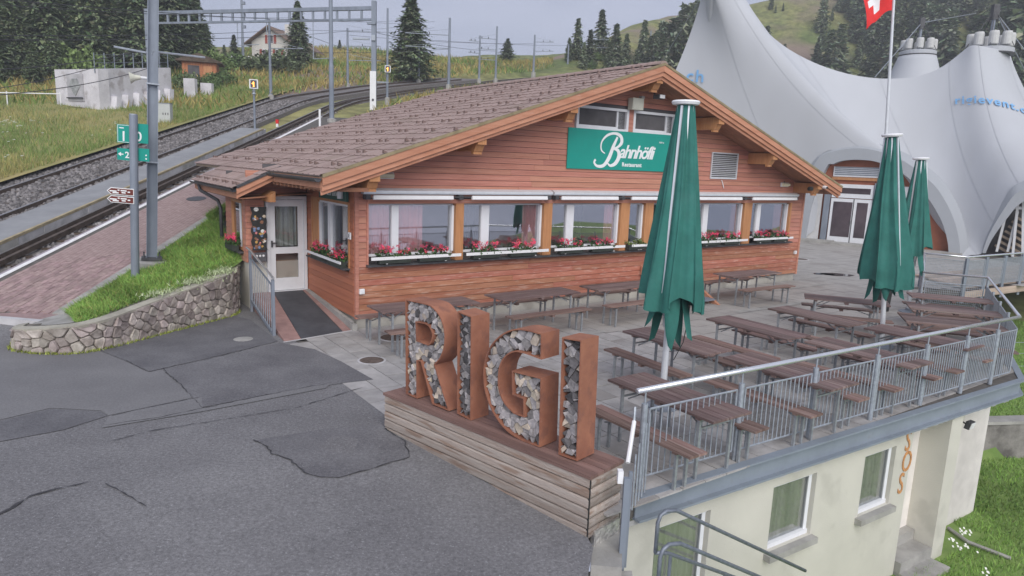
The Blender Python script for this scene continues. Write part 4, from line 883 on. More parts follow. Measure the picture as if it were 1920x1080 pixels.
# window band
UN = [(.27, 2.21, (.80, .95)), (2.40, 4.52, (2.90, 3.10)), (4.76, 6.92, (5.27, 5.49)), (7.22, 7.77, None), (8.06, 9.55, (8.6, 8.8)), (9.75, 11.79, (10.13, 10.33)), (12.14, 14.02, (12.52, 12.70))]
for (a, b, mu_), nx in zip(UN, UN[1:] + [None]):
    f = MB(); z0, z1 = 1.40, 2.43
    f.b2((a, .10, z0), (b, .15, z0 + .05)); f.b2((a, .10, z1 - .03), (b, .15, z1)); f.b2((a, .10, z0 + .05), (a + .03, .15, z1 - .03)); f.b2((b - .065, .04, z0 + .05), (b - .01, .15, z1 - .03))
    if mu_: f.b2((mu_[0], .07, z0 + .05), (mu_[1], .15, z1 - .03))
    wn_ = RO('window', f, FRAMEW)
    for g0, g1 in ((a + .03, mu_[0]), (mu_[1], b - .065)) if mu_ else ((a + .03, b - .065),):
        MB().b2((g0, .118, z0 + .05), (g1, .124, z1 - .03)).obj('pane', GLASS, wn_)
    if nx: RO('window_post', MB().b2((b, -.03, 1.26), (nx[0], .16, 2.45)), POSTW)
RO('window_post', MB().b2((14.02, -.03, 1.26), (14.1, .16, 2.45)), POSTW)
RO('window_header', MB().b2((.24, -.035, 2.445), (14.12, .03, 2.53)), FACW); RO('window_jamb', MB().b2((.235, -.035, 1.24), (.27, .16, 2.445)), FACW)
RO('window_ledge', MB().b2((.22, -.14, 1.225), (14.16, .12, 1.262)), GUTT)
for a, b, _ in UN: RO('flower_rail', MB().b2((a - .02, -.215, 1.365), (b + .04, -.195, 1.425)).b2((a + .3, -.2, 1.28), (a + .33, 0, 1.30)).b2((b - .33, -.2, 1.28), (b - .3, 0, 1.30)), WHITE)
# upper windows
for a, b in ((5.33, 6.97), (7.13, 8.62)):
    f = MB(); z0, z1 = 4.14, 4.68
    f.b2((a, -.04, z0), (b, .06, z0 + .07)); f.b2((a, -.04, z1 - .06), (b, .06, z1)); f.b2((a, -.04, z0 + .07), (a + .07, .06, z1 - .06)); f.b2((b - .07, -.04, z0 + .07), (b, .06, z1 - .06)); m0 = a + (b - a) * .78; f.b2((m0, .0, z0 + .07), (m0 + .05, .06, z1 - .06)); f.b2((m0 + .05, .03, z0 + .07), (b - .07, .055, z1 - .06)); f.b2((a + .07, -.02, z0 + .07), (m0, .05, z0 + .11))
    wn_ = RO('window', f, FRAMEW); MB().b2((a + .07, .035, z0 + .11), (m0, .04, z1 - .06)).obj('pane', GLASS, wn_)
RO('attic_room', MB().b2((5.2, .5, 4.0), (8.8, .55, 4.9)), DARK)
# curtains
def curtain(name, a, b, z0, z1, y, m, parent=None, axis=0):
    P = []; n_ = int(abs(b - a) / .02) + 4
    for j in range(n_ + 1):
        x = a + (b - a) * j / n_; o_ = y + .022 * math.sin(j * .95) + .01 * math.sin(j * .37 + 1)
        P += [(x, o_, z0), (x, o_, z1)] if axis == 0 else [(o_, x, z0), (o_, x, z1)]
    mb = MB(); mb.add(P, [(2 * j, 2 * j + 2, 2 * j + 3, 2 * j + 1) for j in range(n_)]); return mb.obj(name, m, parent or rs, smooth=True)
for a, b, lab in ((.33, .78, 'narrow'), (.97, 1.52, 'wide'), (4.06, 4.44, ''), (11.45, 11.72, ''), (13.5, 13.92, ''), (6.55, 6.84, '')):
    curtain('curtain', a, b, 1.42, 2.42, .165, CURT)
curtain('curtain', 5.62, 5.98, 1.42, 2.42, .3, mat('curtain_grey', (.16, .16, .17), .9, .2, 4))
curtain('curtain', 2.44, 2.86, 1.42, 2.42, .3, MATS['curtain_grey'])
# side wall (x = 0) with its window
def sboard(y0, y1, z0, z1, x=0., m=SIDEW, sgn=-1):
    t0 = random.uniform(-.002, .002); mb = MB()
    mb.add([(x + sgn * .016 + t0, y0, z0 + .004), (x + sgn * .016 + t0, y1, z0 + .004), (x + sgn * .004 + t0, y1, z1 - .004), (x + sgn * .004 + t0, y0, z1 - .004), (x - sgn * .028, y0, z0 + .004), (x - sgn * .028, y1, z0 + .004), (x - sgn * .028, y1, z1 - .004), (x - sgn * .028, y0, z1 - .004)], [(3, 2, 1, 0), (4, 5, 6, 7), (0, 1, 5, 4), (3, 7, 6, 2), (0, 4, 7, 3), (1, 2, 6, 5)])
    RO('plank', mb, m)
for r in range(21):
    z0 = .23 + r * BH; z1 = z0 + BH
    for a, b in (((.03, .26), (2.3, 2.70)) if z1 > 1.2 and z0 < 2.42 else ((.03, 2.70),)): sboard(a, b, z0, z1)
f = MB(); z0, z1 = 1.22, 2.4
f.b2((.03, .27, z0), (.08, 2.3, z0 + .06)); f.b2((.03, .27, z1 - .05), (.08, 2.3, z1)); f.b2((.0, 1.28, z0 + .06), (.08, 1.43, z1 - .05)); f.b2((.03, .27, z0 + .06), (.08, .31, z1 - .05)); f.b2((.01, 1.92, z0 + .06), (.08, 1.99, z1 - .05))
wn_ = RO('window', f, FRAMEW)
for g0, g1 in ((.31, 1.28), (1.43, 1.92)): MB().b2((.05, g0, z0 + .06), (.056, g1, z1 - .05)).obj('pane', GLASS, wn_)
RO('window_post', MB().b2((-.02, 1.99, z0), (.08, 2.3, z1)), POSTW); RO('window_jamb', MB().b2((-.03, .22, z0 - .05), (.02, .27, z1 + .04)).b2((-.03, 2.3, z0 - .05), (.02, 2.36, z1 + .04)).b2((-.03, .27, z1), (.03, 2.3, z1 + .05)), POSTW)
RO('window_ledge', MB().b2((-.16, .2, 1.14), (.02, 2.36, 1.17)), GUTT); RO('flower_rail', MB().b2((-.2, .25, 1.25), (-.18, 2.3, 1.30)), WHITE)
# set-back entrance wall (y = 2.72), door, extension wall (x = -1.3)
RO('base', MB().b2((-1.28, 2.75, -.3), (0.04, 4.55, 1.0)).b2((-1.28, 2.75, 1.0), (-.9, 2.8, 1.0)), WALLW)
RO('sheathing', MB().b2((-1.27, 2.76, 1.0), (-.92, 2.80, 2.95)).b2((-.92, 2.76, 2.45), (.03, 2.80, 3.1)).b2((-1.27, 2.8, 2.35), (-1.24, 4.5, 2.8)).b2((-1.27, 2.8, 1.0), (-1.24, 3.0, 2.35)).b2((-1.27, 3.98, 1.0), (-1.24, 4.5, 2.35)).b2((-1.27, 4.5, 1.0), (.0, 4.53, 2.9)), DARK)
for r in range(17):
    z0 = 1.0 + r * BH; z1 = z0 + BH
    for a, b in (((2.74, 3.0), (3.98, 4.5)) if z1 > 1.22 and z0 < 2.32 else ((2.74, 4.5),)):
        if z1 < 2.75: sboard(a, b, z0, z1, -1.3, FACW)
    mb = MB(); x0, x1 = -1.29, (-.93 if z0 < 2.44 else -.02)
    if z1 < 3.06: mb.b2((x0, 2.715, z0 + .004), (x1, 2.75, z1 - .004)); RO('plank', mb, FACW)
f = MB().b2((-1.31, 3.0, 1.22), (-1.25, 3.06, 2.3)).b2((-1.31, 3.9, 1.22), (-1.25, 3.98, 2.3)).b2((-1.31, 3.06, 2.24), (-1.25, 3.9, 2.3)).b2((-1.3, 3.06, 1.22), (-1.25, 3.9, 1.28)); wn_ = RO('window', f, POSTW)
MB().b2((-1.29, 3.28, 1.28), (-1.25, 3.34, 2.24)).obj('mullion', FRAMEW, wn_); MB().b2((-1.27, 3.06, 1.28), (-1.265, 3.9, 2.24)).obj('pane', GLASS, wn_)
RO('window_ledge', MB().b2((-1.42, 2.98, 1.17), (-1.3, 4.0, 1.2)), GUTT)
dr = MB(); X0, X1, Z0, Z1 = -.90, -.03, .35, 2.42
dr.b2((X0, 2.66, Z0), (X0 + .06, 2.78, Z1)); dr.b2((X1 - .06, 2.66, Z0), (X1, 2.78, Z1)); dr.b2((X0 + .06, 2.66, Z1 - .07), (X1 - .06, 2.78, Z1)); dr.b2((X0, 2.64, Z0 - .04), (X1, 2.80, Z0))
RO('door_frame', dr, FRAMEW)
d_ = MB(); d_.b2((X0 + .065, 2.69, Z0 + .01), (X0 + .185, 2.74, Z1 - .08)); d_.b2((X1 - .185, 2.69, Z0 + .01), (X1 - .065, 2.74, Z1 - .08)); d_.b2((X0 + .185, 2.69, Z0 + .01), (X1 - .185, 2.74, Z0 + .28)); d_.b2((X0 + .185, 2.69, 1.17), (X1 - .185, 2.74, 1.31)); d_.b2((X0 + .185, 2.69, 2.2), (X1 - .185, 2.74, Z1 - .08))
do = RO('door', d_, FRAMEW); MB().b2((X0 + .185, 2.712, Z0 + .28), (X1 - .185, 2.718, 1.17)).obj('pane', GLASSD, do); MB().b2((X0 + .185, 2.712, 1.31), (X1 - .185, 2.718, 2.2)).obj('pane', GLASSD, do); MB().b2((X0 + .09, 2.655, 1.32), (X0 + .12, 2.69, 1.46)).b2((X0 + .09, 2.63, 1.40), (X0 + .21, 2.655, 1.425)).obj('handle', GUTT, do)
RO('hallway', MB().b2((-.92, 4.2, .34), (.02, 4.24, 2.5)), INT2); RO('hallway_floor', MB().b2((-.92, 2.8, .28), (.02, 4.2, .335)), CONCP); curtain('curtain', -.72, -.2, 1.32, 2.2, 2.86, mat('curtain_pale', (.42, .45, .42), .9, .1, 3))
# roof: tiles in rows, ridge caps, verge boards, soffit, purlins, gutters
D0, D1 = -.9, 9.6
rf = RO('roof', MB().prism([(SE, D0 + .03, zr(SE) - .10), (AP, D0 + .03, ZA - .10), (AP, D0 + .03, ZA - .04), (SE, D0 + .03, zr(SE) - .04)], (0, 1, 0), D1 - D0 - .05).prism([(AP, D0 + .03, ZA - .10), (2 * AP - SE, D0 + .03, zr(SE) - .10), (2 * AP - SE, D0 + .03, zr(SE) - .02), (AP, D0 + .03, ZA - .02)], (0, 1, 0), D1 - D0 - .05), mat('roof_right', (.24, .19, .14), .9, .2, 2))
ang_ = math.atan(SLO); NC = 22; EXP = HB / math.cos(ang_) / NC; NW = 35; TW = (D1 - D0) / NW
def tile_mb(off=0):
    mb = MB(); n_ = 7; P = []; Fx = []
    for i in range(n_):
        y = TW * (i / (n_ - 1)) ; hgt = .012 * (math.cos(2 * math.pi * i / (n_ - 1)) * .5 + .5) + .006 * math.cos(4 * math.pi * i / (n_ - 1))
        P += [(-.02, y, .021 + hgt), (EXP * 1.02, y, .006 + hgt * .6), (-.02, y, .004)]
    for i in range(n_ - 1): a = 3 * i; Fx += [(a, a + 1, a + 4, a + 3), (a, a + 3, a + 5, a + 2)]
    mb.add(P, Fx); return mb
tm_ = tile_mb().mesh('roof_tile', TILE); SLM = Matrix.Translation((SE, D0, zr(SE) - .035)) @ Matrix.Rotation(-ang_, 4, 'Y')
tl = [(i, j) for i in range(NC) for j in range(NW)]; tl.sort(key=lambda q: (W(SE + q[0] * EXP * .95, D0 + q[1] * TW, 3 + q[0] * .13) - Vector((0, 0, 3.3))).length)
far_ = MB(); t0_ = tile_mb()
for k, (i, j) in enumerate(tl):
    M_ = SLM @ Matrix.Translation((i * EXP, j * TW, random.uniform(-.002, .003))) @ Matrix.Rotation(random.uniform(-.008, .008), 4, 'X')
    if k < 300: o = link('roof_tile', tm_, rs); o.matrix_local = M_
    else: far_.add([M_ @ Vector(p) for p in t0_.v], t0_.f)
far_.obj('roof_tile', mat('roof_tile_far', (.30, .215, .19), .85, .2, 3.2, bump=.25, bs=60, col2=(.365, .275, .25), speck=(.9, .58, (.27, .21, .17), .5, 6)), rs, kind='stuff')
nb_ = MB(); nb_.add([(0, -.035, .02), (0, .035, .02), (.02, .025, .075), (.02, -.025, .075), (.085, -.035, .018), (.085, .035, .018)], [(0, 1, 2, 3), (3, 2, 5, 4), (0, 3, 4), (1, 5, 2)]); nbm = nb_.mesh('snow_nub', NUB); kk = 0
for i in range(1, NC, 2):
    for j in range(NW):
        if (j + (i // 2) * 2) % 4 in (1, 2) and kk < 300: o = link('snow_guard', nbm, rs); o.matrix_local = SLM @ Matrix.Translation((i * EXP + .1, j * TW + TW * .5, .012)); kk += 1
rc = MB(); n_ = 8; P = []
for e, (y, r0) in enumerate(((0, .105), (.40, .12))):
    for k in range(n_ + 1): a = math.pi * k / n_; P.append((r0 * math.cos(a) * 1.15, y, r0 * math.sin(a) * .8))
rc.add(P, [(k, k + 1, n_ + 2 + k, n_ + 1 + k) for k in range(n_)] + [tuple(range(n_, -1, -1))]); rcm = rc.mesh('ridge_tile', TILE)
for j in range(27): link('ridge_tile', rcm, rs, (AP, D0 - .02 + j * .39, ZA - .035))
for s0, s1 in ((SE, AP), (AP, 2 * AP - SE)):
    for nm, y0, y1, o0, o1 in (('bargeboard', D0 - .035, D0 - .002, -.05, -.19), ('bargeboard', D0, D0 + .045, -.155, -.29), ('bargeboard', D0 + .05, D0 + .09, -.22, -.36)):
        cap = .0
        RO(nm, MB().prism([(s0, y0, zr(s0) + o1), (s1, y0, zr(s1) + o1), (s1, y0, zr(s1) + o0), (s0, y0, zr(s0) + o0)], (0, 1, 0), y1 - y0), FASC)
    RO('verge_cover', MB().prism([(s0, D0 - .05, zr(s0) - .055), (s1, D0 - .05, zr(s1) - .055), (s1, D0 - .05, zr(s1) + .0), (s0, D0 - .05, zr(s0) + .0)], (0, 1, 0), .06), mat('verge_moss', (.27, .22, .13), .9, .2, 4))
    for k in range(6):
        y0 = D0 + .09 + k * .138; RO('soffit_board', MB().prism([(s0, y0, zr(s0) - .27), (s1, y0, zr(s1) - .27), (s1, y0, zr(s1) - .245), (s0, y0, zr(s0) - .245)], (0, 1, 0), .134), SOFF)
for s_ in (.05, 2.3, 4.6, AP, 9.45, 11.85, 14.2):
    z = zr(s_) - .275; m_ = MB(); m_.b2((s_ - .10, -.60, z - .30), (s_ + .10, .2, z)); RO('purlin', m_, POSTW)
    RO('purlin_end', MB().b2((s_ - .102, -.82, z - .17), (s_ + .102, -.60, z + .0)).prism([(s_ - .1, -.76, z - .17), (s_ - .1, -.60, z - .17), (s_ - .1, -.60, z - .30), (s_ - .1, -.68, z - .30)], (1, 0, 0), .2).b2((s_ - .095, -.66, z - .36), (s_ + .095, -.58, z - .30)), POSTW)
def gutter(y0, y1, x, z, r=.065):
    mb = MB(); P = []; n_ = 8
    for y in (y0, y1):
        for k in range(n_ + 1): a = math.pi + math.pi * k / n_; P.append((x + r * math.cos(a), y, z + r * math.sin(a)))
        for k in range(n_, -1, -1): a = math.pi + math.pi * k / n_; P.append((x + (r - .008) * math.cos(a), y, z + (r - .008) * math.sin(a)))
    q = 2 * (n_ + 1); mb.add(P, [(k, (k + 1) % q, q + (k + 1) % q, q + k) for k in range(q)] + [tuple(range(q)), tuple(range(2 * q - 1, q - 1, -1))]); return mb
RO('gutter', gutter(D0, 1.95, SE - .07, zr(SE) - .07), GUTT); RO('eave_board', MB().b2((SE - .005, D0 + .05, zr(SE) - .24), (SE + .02, 1.85, zr(SE) - .06)), FASC)
for k in range(12): RO('rafter_end', MB().b2((SE + .02, D0 + .2 + k * .24, zr(SE) - .30), (-.02, D0 + .28 + k * .24, zr(SE) - .23)), SOFF)
# lower porch roof over the extension
PS0, PZ0, PS1, PZ1, PD0, PD1 = -.78, 3.03, -1.62, 2.62, 2.15, 6.3
ps_ = (PZ0 - PZ1) / (PS0 - PS1); zp = lambda s: PZ1 + (s - PS1) * ps_
RO('porch_roof', MB().prism([(PS1, PD0, PZ1 - .07), (PS0, PD0, PZ0 - .07), (PS0, PD0, PZ0 - .015), (PS1, PD0, PZ1 - .015)], (0, 1, 0), PD1 - PD0), GUTT)
PA = math.atan(ps_); PM = Matrix.Translation((PS1 - .04, PD0, PZ1 - .02)) @ Matrix.Rotation(-PA, 4, 'Y')
for i in range(3):
    for j in range(14): o = link('porch_tile', tm_, rs); o.matrix_local = PM @ Matrix.Translation((i * .31, j * TW - .02, 0))
for j in range(14):
    if j % 3 != 2: o = link('snow_guard', nbm, rs); o.matrix_local = PM @ Matrix.Translation((.1, j * TW + TW * .5, .012))
for y0, y1, o0, o1 in ((PD0 - .03, PD0, -.02, -.13), (PD0 + .002, PD0 + .04, -.12, -.22)): RO('bargeboard', MB().prism([(PS1, y0, PZ1 + o1), (PS0 + .1, y0, zp(PS0 + .1) + o1), (PS0 + .1, y0, zp(PS0 + .1) + o0), (PS1, y0, PZ1 + o0)], (0, 1, 0), y1 - y0), FASC)
RO('gutter_edge', MB().bar((PS1, PD0 - .03, PZ1 + .01), (PS0 + .05, PD0 - .03, PZ0 + .02), .05, .05), GUTT)
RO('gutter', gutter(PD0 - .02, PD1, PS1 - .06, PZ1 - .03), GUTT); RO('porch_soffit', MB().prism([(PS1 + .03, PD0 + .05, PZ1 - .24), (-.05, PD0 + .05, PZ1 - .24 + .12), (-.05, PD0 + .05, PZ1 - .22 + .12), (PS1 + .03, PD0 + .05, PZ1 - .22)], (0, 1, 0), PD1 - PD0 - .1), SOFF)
RO('eave_board', MB().b2((PS1, PD0 + .0, PZ1 - .22), (PS1 + .03, PD1, PZ1 - .05)), FASC)
RO('downpipe', MB().tube([(PS1 - .06, 5.5, PZ1 - .08), (PS1 - .05, 5.4, PZ1 - .22), (-1.42, 4.75, PZ1 - .42), (-1.38, 4.68, PZ1 - .6), (-1.38, 4.68, .98)], .04, 8), GUTT, smooth=True)
RO('porch_bracket', MB().prism([(-1.0, 2.1, 2.33), (-.86, 2.1, 2.33), (-.86, 2.1, 2.55), (-1.0, 2.1, 2.45)], (0, 1, 0), .6), POSTW)

# ------------------------------------------------------------------ things fixed to or standing by the restaurant
def onb(name, label, cat, s, d, z, group=None, rz=0): return thing(name, label, cat, W(s, d, z), FA + rz, group)
for k, (a, b, lb) in enumerate(((.12, 4.64, 'leftmost white retracted awning over the pink curtain windows'), (4.69, 9.25, 'middle white retracted awning, partly behind the near parasol'), (9.3, 14.2, 'rightmost white retracted awning below the vent grille'))):
    t = onb('awning', lb, 'awning', a, -.02, 2.6, 'retracted awnings above the window band'); L_ = b - a
    MB().b2((0, -.13, .03), (L_, 0, .05)).prism([(0, -.15, .05), (0, 0, .03), (0, 0, .14), (0, -.06, .145), (0, -.15, .10)], (1, 0, 0), L_).obj('cassette', ALU, t)
    for q0, q1 in ((.16, L_ * .42), (L_ * .52, L_ - .2)): MB().prism([(q0, -.23, -.06), (q0, -.19, -.075), (q0, -.17, -.01), (q0, -.215, .015)], (1, 0, 0), q1 - q0).obj('front_bar', WHITE, t)
    for q in (.08, L_ * .47, L_ - .1): MB().b2((q - .05, -.16, -.07), (q + .05, -.02, .02)).obj('arm_bracket', GUTT, t)
    MB().tube([(.2, -.13, -.02), (L_ * .45, -.15, -.02), (L_ - .2, -.13, -.02)], .018, 6).obj('arm', GUTT, t)
t = onb('sign', 'large green restaurant sign with white script lettering under the gable', 'sign', 5.1, -.03, 3.24)
MB().b2((0, -.02, 0), (4.0, .0, .92)).obj('board', GREENS, t)
LTX = mat('white_lettering', (.82, .84, .84), .5, .02, 5)
def tx(body, size, x, z, **k): return text_obj('lettering', body, size, LTX, t, (x, -.024, z), (R(90), 0, 0), **k)
tx('ahnhöfli', .44, 1.60, .30, shear=.32, offset=.008, space=.86); tx('Restaurant', .135, 1.72, .095, offset=.004, space=1.12); tx('1604 m', .06, 2.95, .70)
def ribbon2(pts, w_, par, y=-.026):
    P = catm(pts, 6); n_ = len(P); V = []
    for i, p in enumerate(P):
        d = np.array(P[min(i + 1, n_ - 1)]) - np.array(P[max(i - 1, 0)]); d = d / (np.linalg.norm(d) + 1e-9); nn = np.array((-d[1], d[0])); f = i / (n_ - 1); ww = np.interp(f, [k / (len(w_) - 1) for k in range(len(w_))], w_)
        V += [(p[0] + nn[0] * ww, y, p[1] + nn[1] * ww), (p[0] - nn[0] * ww, y, p[1] - nn[1] * ww)]
    mb = MB(); mb.add(V, [(2 * i + 1, 2 * i + 3, 2 * i + 2, 2 * i) for i in range(n_ - 1)]); return mb.obj('lettering', LTX, par)
ribbon2([(1.52, .78), (1.40, .55), (1.28, .28), (1.12, .10), (.92, .08), (.82, .16), (.86, .23)], [.028, .048, .055, .042, .03, .026, .03], t)
ribbon2([(1.14, .38), (1.02, .46), (1.02, .64), (1.18, .80), (1.42, .86), (1.62, .80), (1.66, .66), (1.55, .55), (1.40, .50)], [.012, .02, .02, .03, .03, .045, .05, .03, .015], t, -.028)
ribbon2([(1.40, .50), (1.56, .46), (1.60, .32), (1.50, .16), (1.34, .10), (1.24, .16)], [.012, .045, .06, .05, .03, .015], t, -.027)
t = onb('vent_grille', 'square aluminium ventilation grille on the right gable boards', 'vent', 10.15, -.02, 3.10)
MB().b2((0, -.03, 0), (1.12, 0, .03)).b2((0, -.03, .68), (1.12, 0, .71)).b2((0, -.03, .03), (.03, 0, .68)).b2((1.09, -.03, .03), (1.12, 0, .68)).obj('frame', ALU, t); MB().b2((.03, -.004, .03), (1.09, 0, .68)).obj('backing', DARK, t)
lm_ = MB().prism([(.03, -.004, .05), (.03, -.026, .03), (.03, -.022, .028), (.03, -.001, .046)], (1, 0, 0), 1.06).mesh('louvre', ALU)
for k in range(13): link('louvre', lm_, t, (0, 0, k * .049))
MB().tube([(.5, -.01, -.03), (.55, -.015, -.12), (.62, -.01, -.25)], .012, 5).obj('cable', WHITE, t)
t = onb('loudspeaker', 'cream box loudspeaker between the two small gable windows', 'speaker', 6.88, -.05, 4.68); MB().b2((0, -.18, 0), (.36, -.02, .27)).obj('cabinet', mat('cream_plastic', (.55, .55, .47), .6, .05, 5), t); MB().b2((.02, -.186, .02), (.34, -.18, .25)).obj('grille', MATS['cream_plastic'], t); MB().b2((.12, -.02, .1), (.24, .05, .16)).obj('bracket', GUTT, t); MB().b2((.30, -.16, .27), (.4, -.06, .33)).obj('bracket', CONC, t)
for s_, lb in ((.42, 'rectangular wall lamp by the left end of the wooden facade'), (13.4, 'rectangular wall lamp by the right end of the wooden facade')):
    t = onb('wall_lamp', lb, 'lamp', s_, -.02, 2.92, 'wall lamps'); MB().b2((0, -.04, 0), (.36, 0, .12)).obj('backplate', WHITE, t); MB().prism([(.02, -.04, .01), (.02, -.11, .03), (.02, -.11, .09), (.02, -.04, .11)], (1, 0, 0), .32).obj('diffuser', mat('lamp_diffuser', (.72, .68, .5), .5, .06, 5), t); MB().b2((.15, -.012, .12), (.19, 0, .17)).obj('bracket', GUTT, t)
t = onb('floodlight', 'small black and white floodlight under the gable apex', 'floodlight', 7.55, -.4, 5.02); MB().b2((-.1, -.12, -.06), (.1, .08, .04)).obj('housing', GUTT, t); MB().b2((-.08, -.135, -.05), (.08, -.12, .03)).obj('lens', WHITE, t); MB().bar((0, .08, .0), (.0, .2, .15), .03, .03).obj('bracket', GUTT, t)
t = onb('security_camera', 'small white camera on the right purlin end of the chalet', 'camera', 14.3, -.86, 2.98); MB().tube([(0, .1, .0), (0, -.1, -.03)], .045, 10).obj('housing', WHITE, t); MB().tube([(0, -.1, -.03), (0, -.13, -.035)], .03, 10).obj('lens', BLACKP, t); MB().lathe([(.07, -.12), (.09, -.05), (.05, .0)], (-.35, .2, -.02), 12).obj('dome', BLACKP, t)
for s_, d_, z_, lb in ((.07, -.03, .70, 'small white socket box on the left corner boards'), (14.45, -.03, .85, 'white outdoor tap box at the right end of the facade')):
    t = onb('socket_box', lb, 'socket', s_, d_, z_, 'white boxes on the facade'); MB().b2((0, -.05, 0), (.1, 0, .1)).obj('box', WHITE, t); MB().b2((.02, -.06, .02), (.08, -.05, .08)).obj('cover', FRAMEW, t)
t = onb('sign', 'dark green self service sign on the side wall beside the door', 'sign', -.03, .22, 2.46)
MB().b2((-.05, 0, 0), (.0, 1.5, .34)).obj('board', GREEND, t)
for body, y, z, sz in (('SELF SERVICE', 1.02, .08, .13), ('Bahnhöfli', .95, .22, .10), ('2', 1.42, .10, .22)): text_obj('lettering', body, sz, LTX, t, (-.054, y, z), (R(90), 0, R(-90)))
MB().tube([(-.09, .2, .05), (-.09, .2, .3)], .06, 10).obj('lamp', WHITE, t)
t = onb('house_number', 'tiny white number plate on the corner post near the side window', 'plate', -.03, .1, 1.75); MB().b2((-.02, 0, 0), (0, .12, .13)).obj('plate', WHITE, t); text_obj('lettering', '7', .09, BLACKP, t, (-.024, .09, .03), (R(90), 0, R(-90)))
# menu board with pasted pictures, box with buttons below
t = onb('menu_board', 'black wavy edged menu board pasted with food pictures, left of the door', 'board', -1.24, 2.55, 1.28)
e = [(.02 * math.sin(k * 1.7) , k * .066) for k in range(15)]; poly = [(-.0 + a, z) for a, z in e] + [(.30 + .02 * math.sin(k * 1.3 + 2), z) for k, (a, z) in list(enumerate(e))[::-1]]
MB().prism([(a, 0, z) for a, z in poly], (0, 1, 0), .02).obj('board', BLACKP, t)
cols = [mat('pic_%s' % n_, c, .6, .4, 30) for n_, c in (('cream', (.62, .52, .40)), ('pink', (.60, .22, .22)), ('ochre', (.55, .33, .10)), ('white', (.7, .7, .68)), ('blue', (.16, .22, .36)), ('brown', (.25, .12, .07)))]
for k in range(34):
    a, z, r1 = random.uniform(.03, .27), random.uniform(.05, .78), random.uniform(.02, .042); n_ = random.choice((5, 6, 7)); mb = MB(); ph = random.random(); mb.add([(a + r1 * random.uniform(.7, 1.2) * math.cos(-6.283 * q / n_ + ph), -.002 - .0004 * k, z + r1 * random.uniform(.7, 1.2) * math.sin(-6.283 * q / n_ + ph)) for q in range(n_)], [tuple(range(n_))]); mb.obj('picture', random.choice(cols), t)
mb = MB(); mb.add([(.10 + .05 * math.cos(-q / 14 * 6.283), -.003, .87 + .045 * math.sin(-q / 14 * 6.283)) for q in range(14)], [tuple(range(14))]); mb.obj('emblem', cols[3], t)
t = onb('menu_box', 'small dark box with three round icons below the menu board', 'box', -1.22, 2.56, 1.03); MB().b2((0, 0, 0), (.27, .06, .2)).obj('box', mat('box_grey', (.10, .10, .11), .6, .1, 5), t)
for k in range(3): MB().lathe([(.025, 0), (.02, .004)], (0, 0, 0), 10).obj('icon', WHITE, t).matrix_local = Matrix.Translation((.07 + .07 * k, 0, .13)) @ Matrix.Rotation(R(90), 4, 'X')
t = onb('chalkboard', 'wooden framed chalkboard easel standing behind the glass door', 'chalkboard', -.66, 2.82, .345, rz=-.05); MB().b2((0, 0, .05), (.36, .02, .62)).obj('board', CHALK, t); MB().b2((-.03, -.01, .0), (0, .03, .66)).b2((.36, -.01, .0), (.39, .03, .66)).b2((0, -.01, .62), (.36, .03, .66)).b2((0, -.01, .03), (.36, .03, .06)).obj('frame', POSTW, t)
# flower boxes
def foliage_mesh(L_, seed, yellow=False):
    r_ = np.random.default_rng(seed); n_ = int(190 * L_ / .6); c = np.stack([r_.uniform(-.02, L_ + .02, n_), r_.uniform(-.16, .04, n_), r_.beta(2, 1.6, n_) * .19], -1); c[:, 2] *= .6 + .4 * np.sin(c[:, 0] * 14 + seed)
    d1 = r_.normal(size=(n_, 3)); d1 /= np.linalg.norm(d1, axis=1)[:, None]; d2 = np.cross(d1, r_.normal(size=(n_, 3))); d2 /= np.linalg.norm(d2, axis=1)[:, None]; s = r_.uniform(.018, .034, (n_, 1))
    V = np.stack([c - d1 * s, c - d2 * s, c + d1 * s, c + d2 * s], 1).reshape(-1, 3); F = np.arange(4 * n_).reshape(-1, 4); cc = np.repeat(r_.uniform(.5, 1.5, (n_, 1)), 4, 0) * np.array([[1, 1, 1]] if not yellow else [[2.6, 1.7, 1.4]])
    return npmesh('foliage', V, F, [LEAFG], cc)
def blossom_mesh(L_, seed):
    r_ = np.random.default_rng(seed); nb = int(19 * L_ / .6); V = []; F = []; C = []
    for k in range(nb):
        c0 = np.array([r_.uniform(0, L_), r_.uniform(-.16, .0), r_.uniform(.09, .24)]); tone = r_.uniform(.75, 1.5)
        if abs(math.sin(c0[0] * 9 + seed)) < .25: continue
        for q in range(16):
            c = c0 + r_.normal(0, .02, 3); d1 = r_.normal(size=3); d1 /= np.linalg.norm(d1); d2 = np.cross(d1, r_.normal(size=3)); d2 /= np.linalg.norm(d2); s = .014; o = len(V)
            V += [c - d1 * s, c - d2 * s, c + d1 * s, c + d2 * s]; F.append((o, o + 1, o + 2, o + 3)); C += [[tone, tone * r_.uniform(.8, 3), tone * r_.uniform(.7, 1.4)]] * 4
    return npmesh('blossoms', np.array(V), np.array(F), [BLOS], np.array(C))
fm = [(foliage_mesh(.68, k), blossom_mesh(.68, k)) for k in range(4)]; pm_ = MB().b2((0, -.14, -.10), (.68, .0, .03)).mesh('planter', mat('planter_box', (.035, .042, .035), .6, .2, 5))
GF = 'flower boxes with red geraniums on the window rails'
wnames = ['first window from the left, pink curtains', 'second window from the left', 'third window from the left', '', 'window hidden by the parasol', 'first window right of the near parasol', 'last window on the right']
k_ = 0
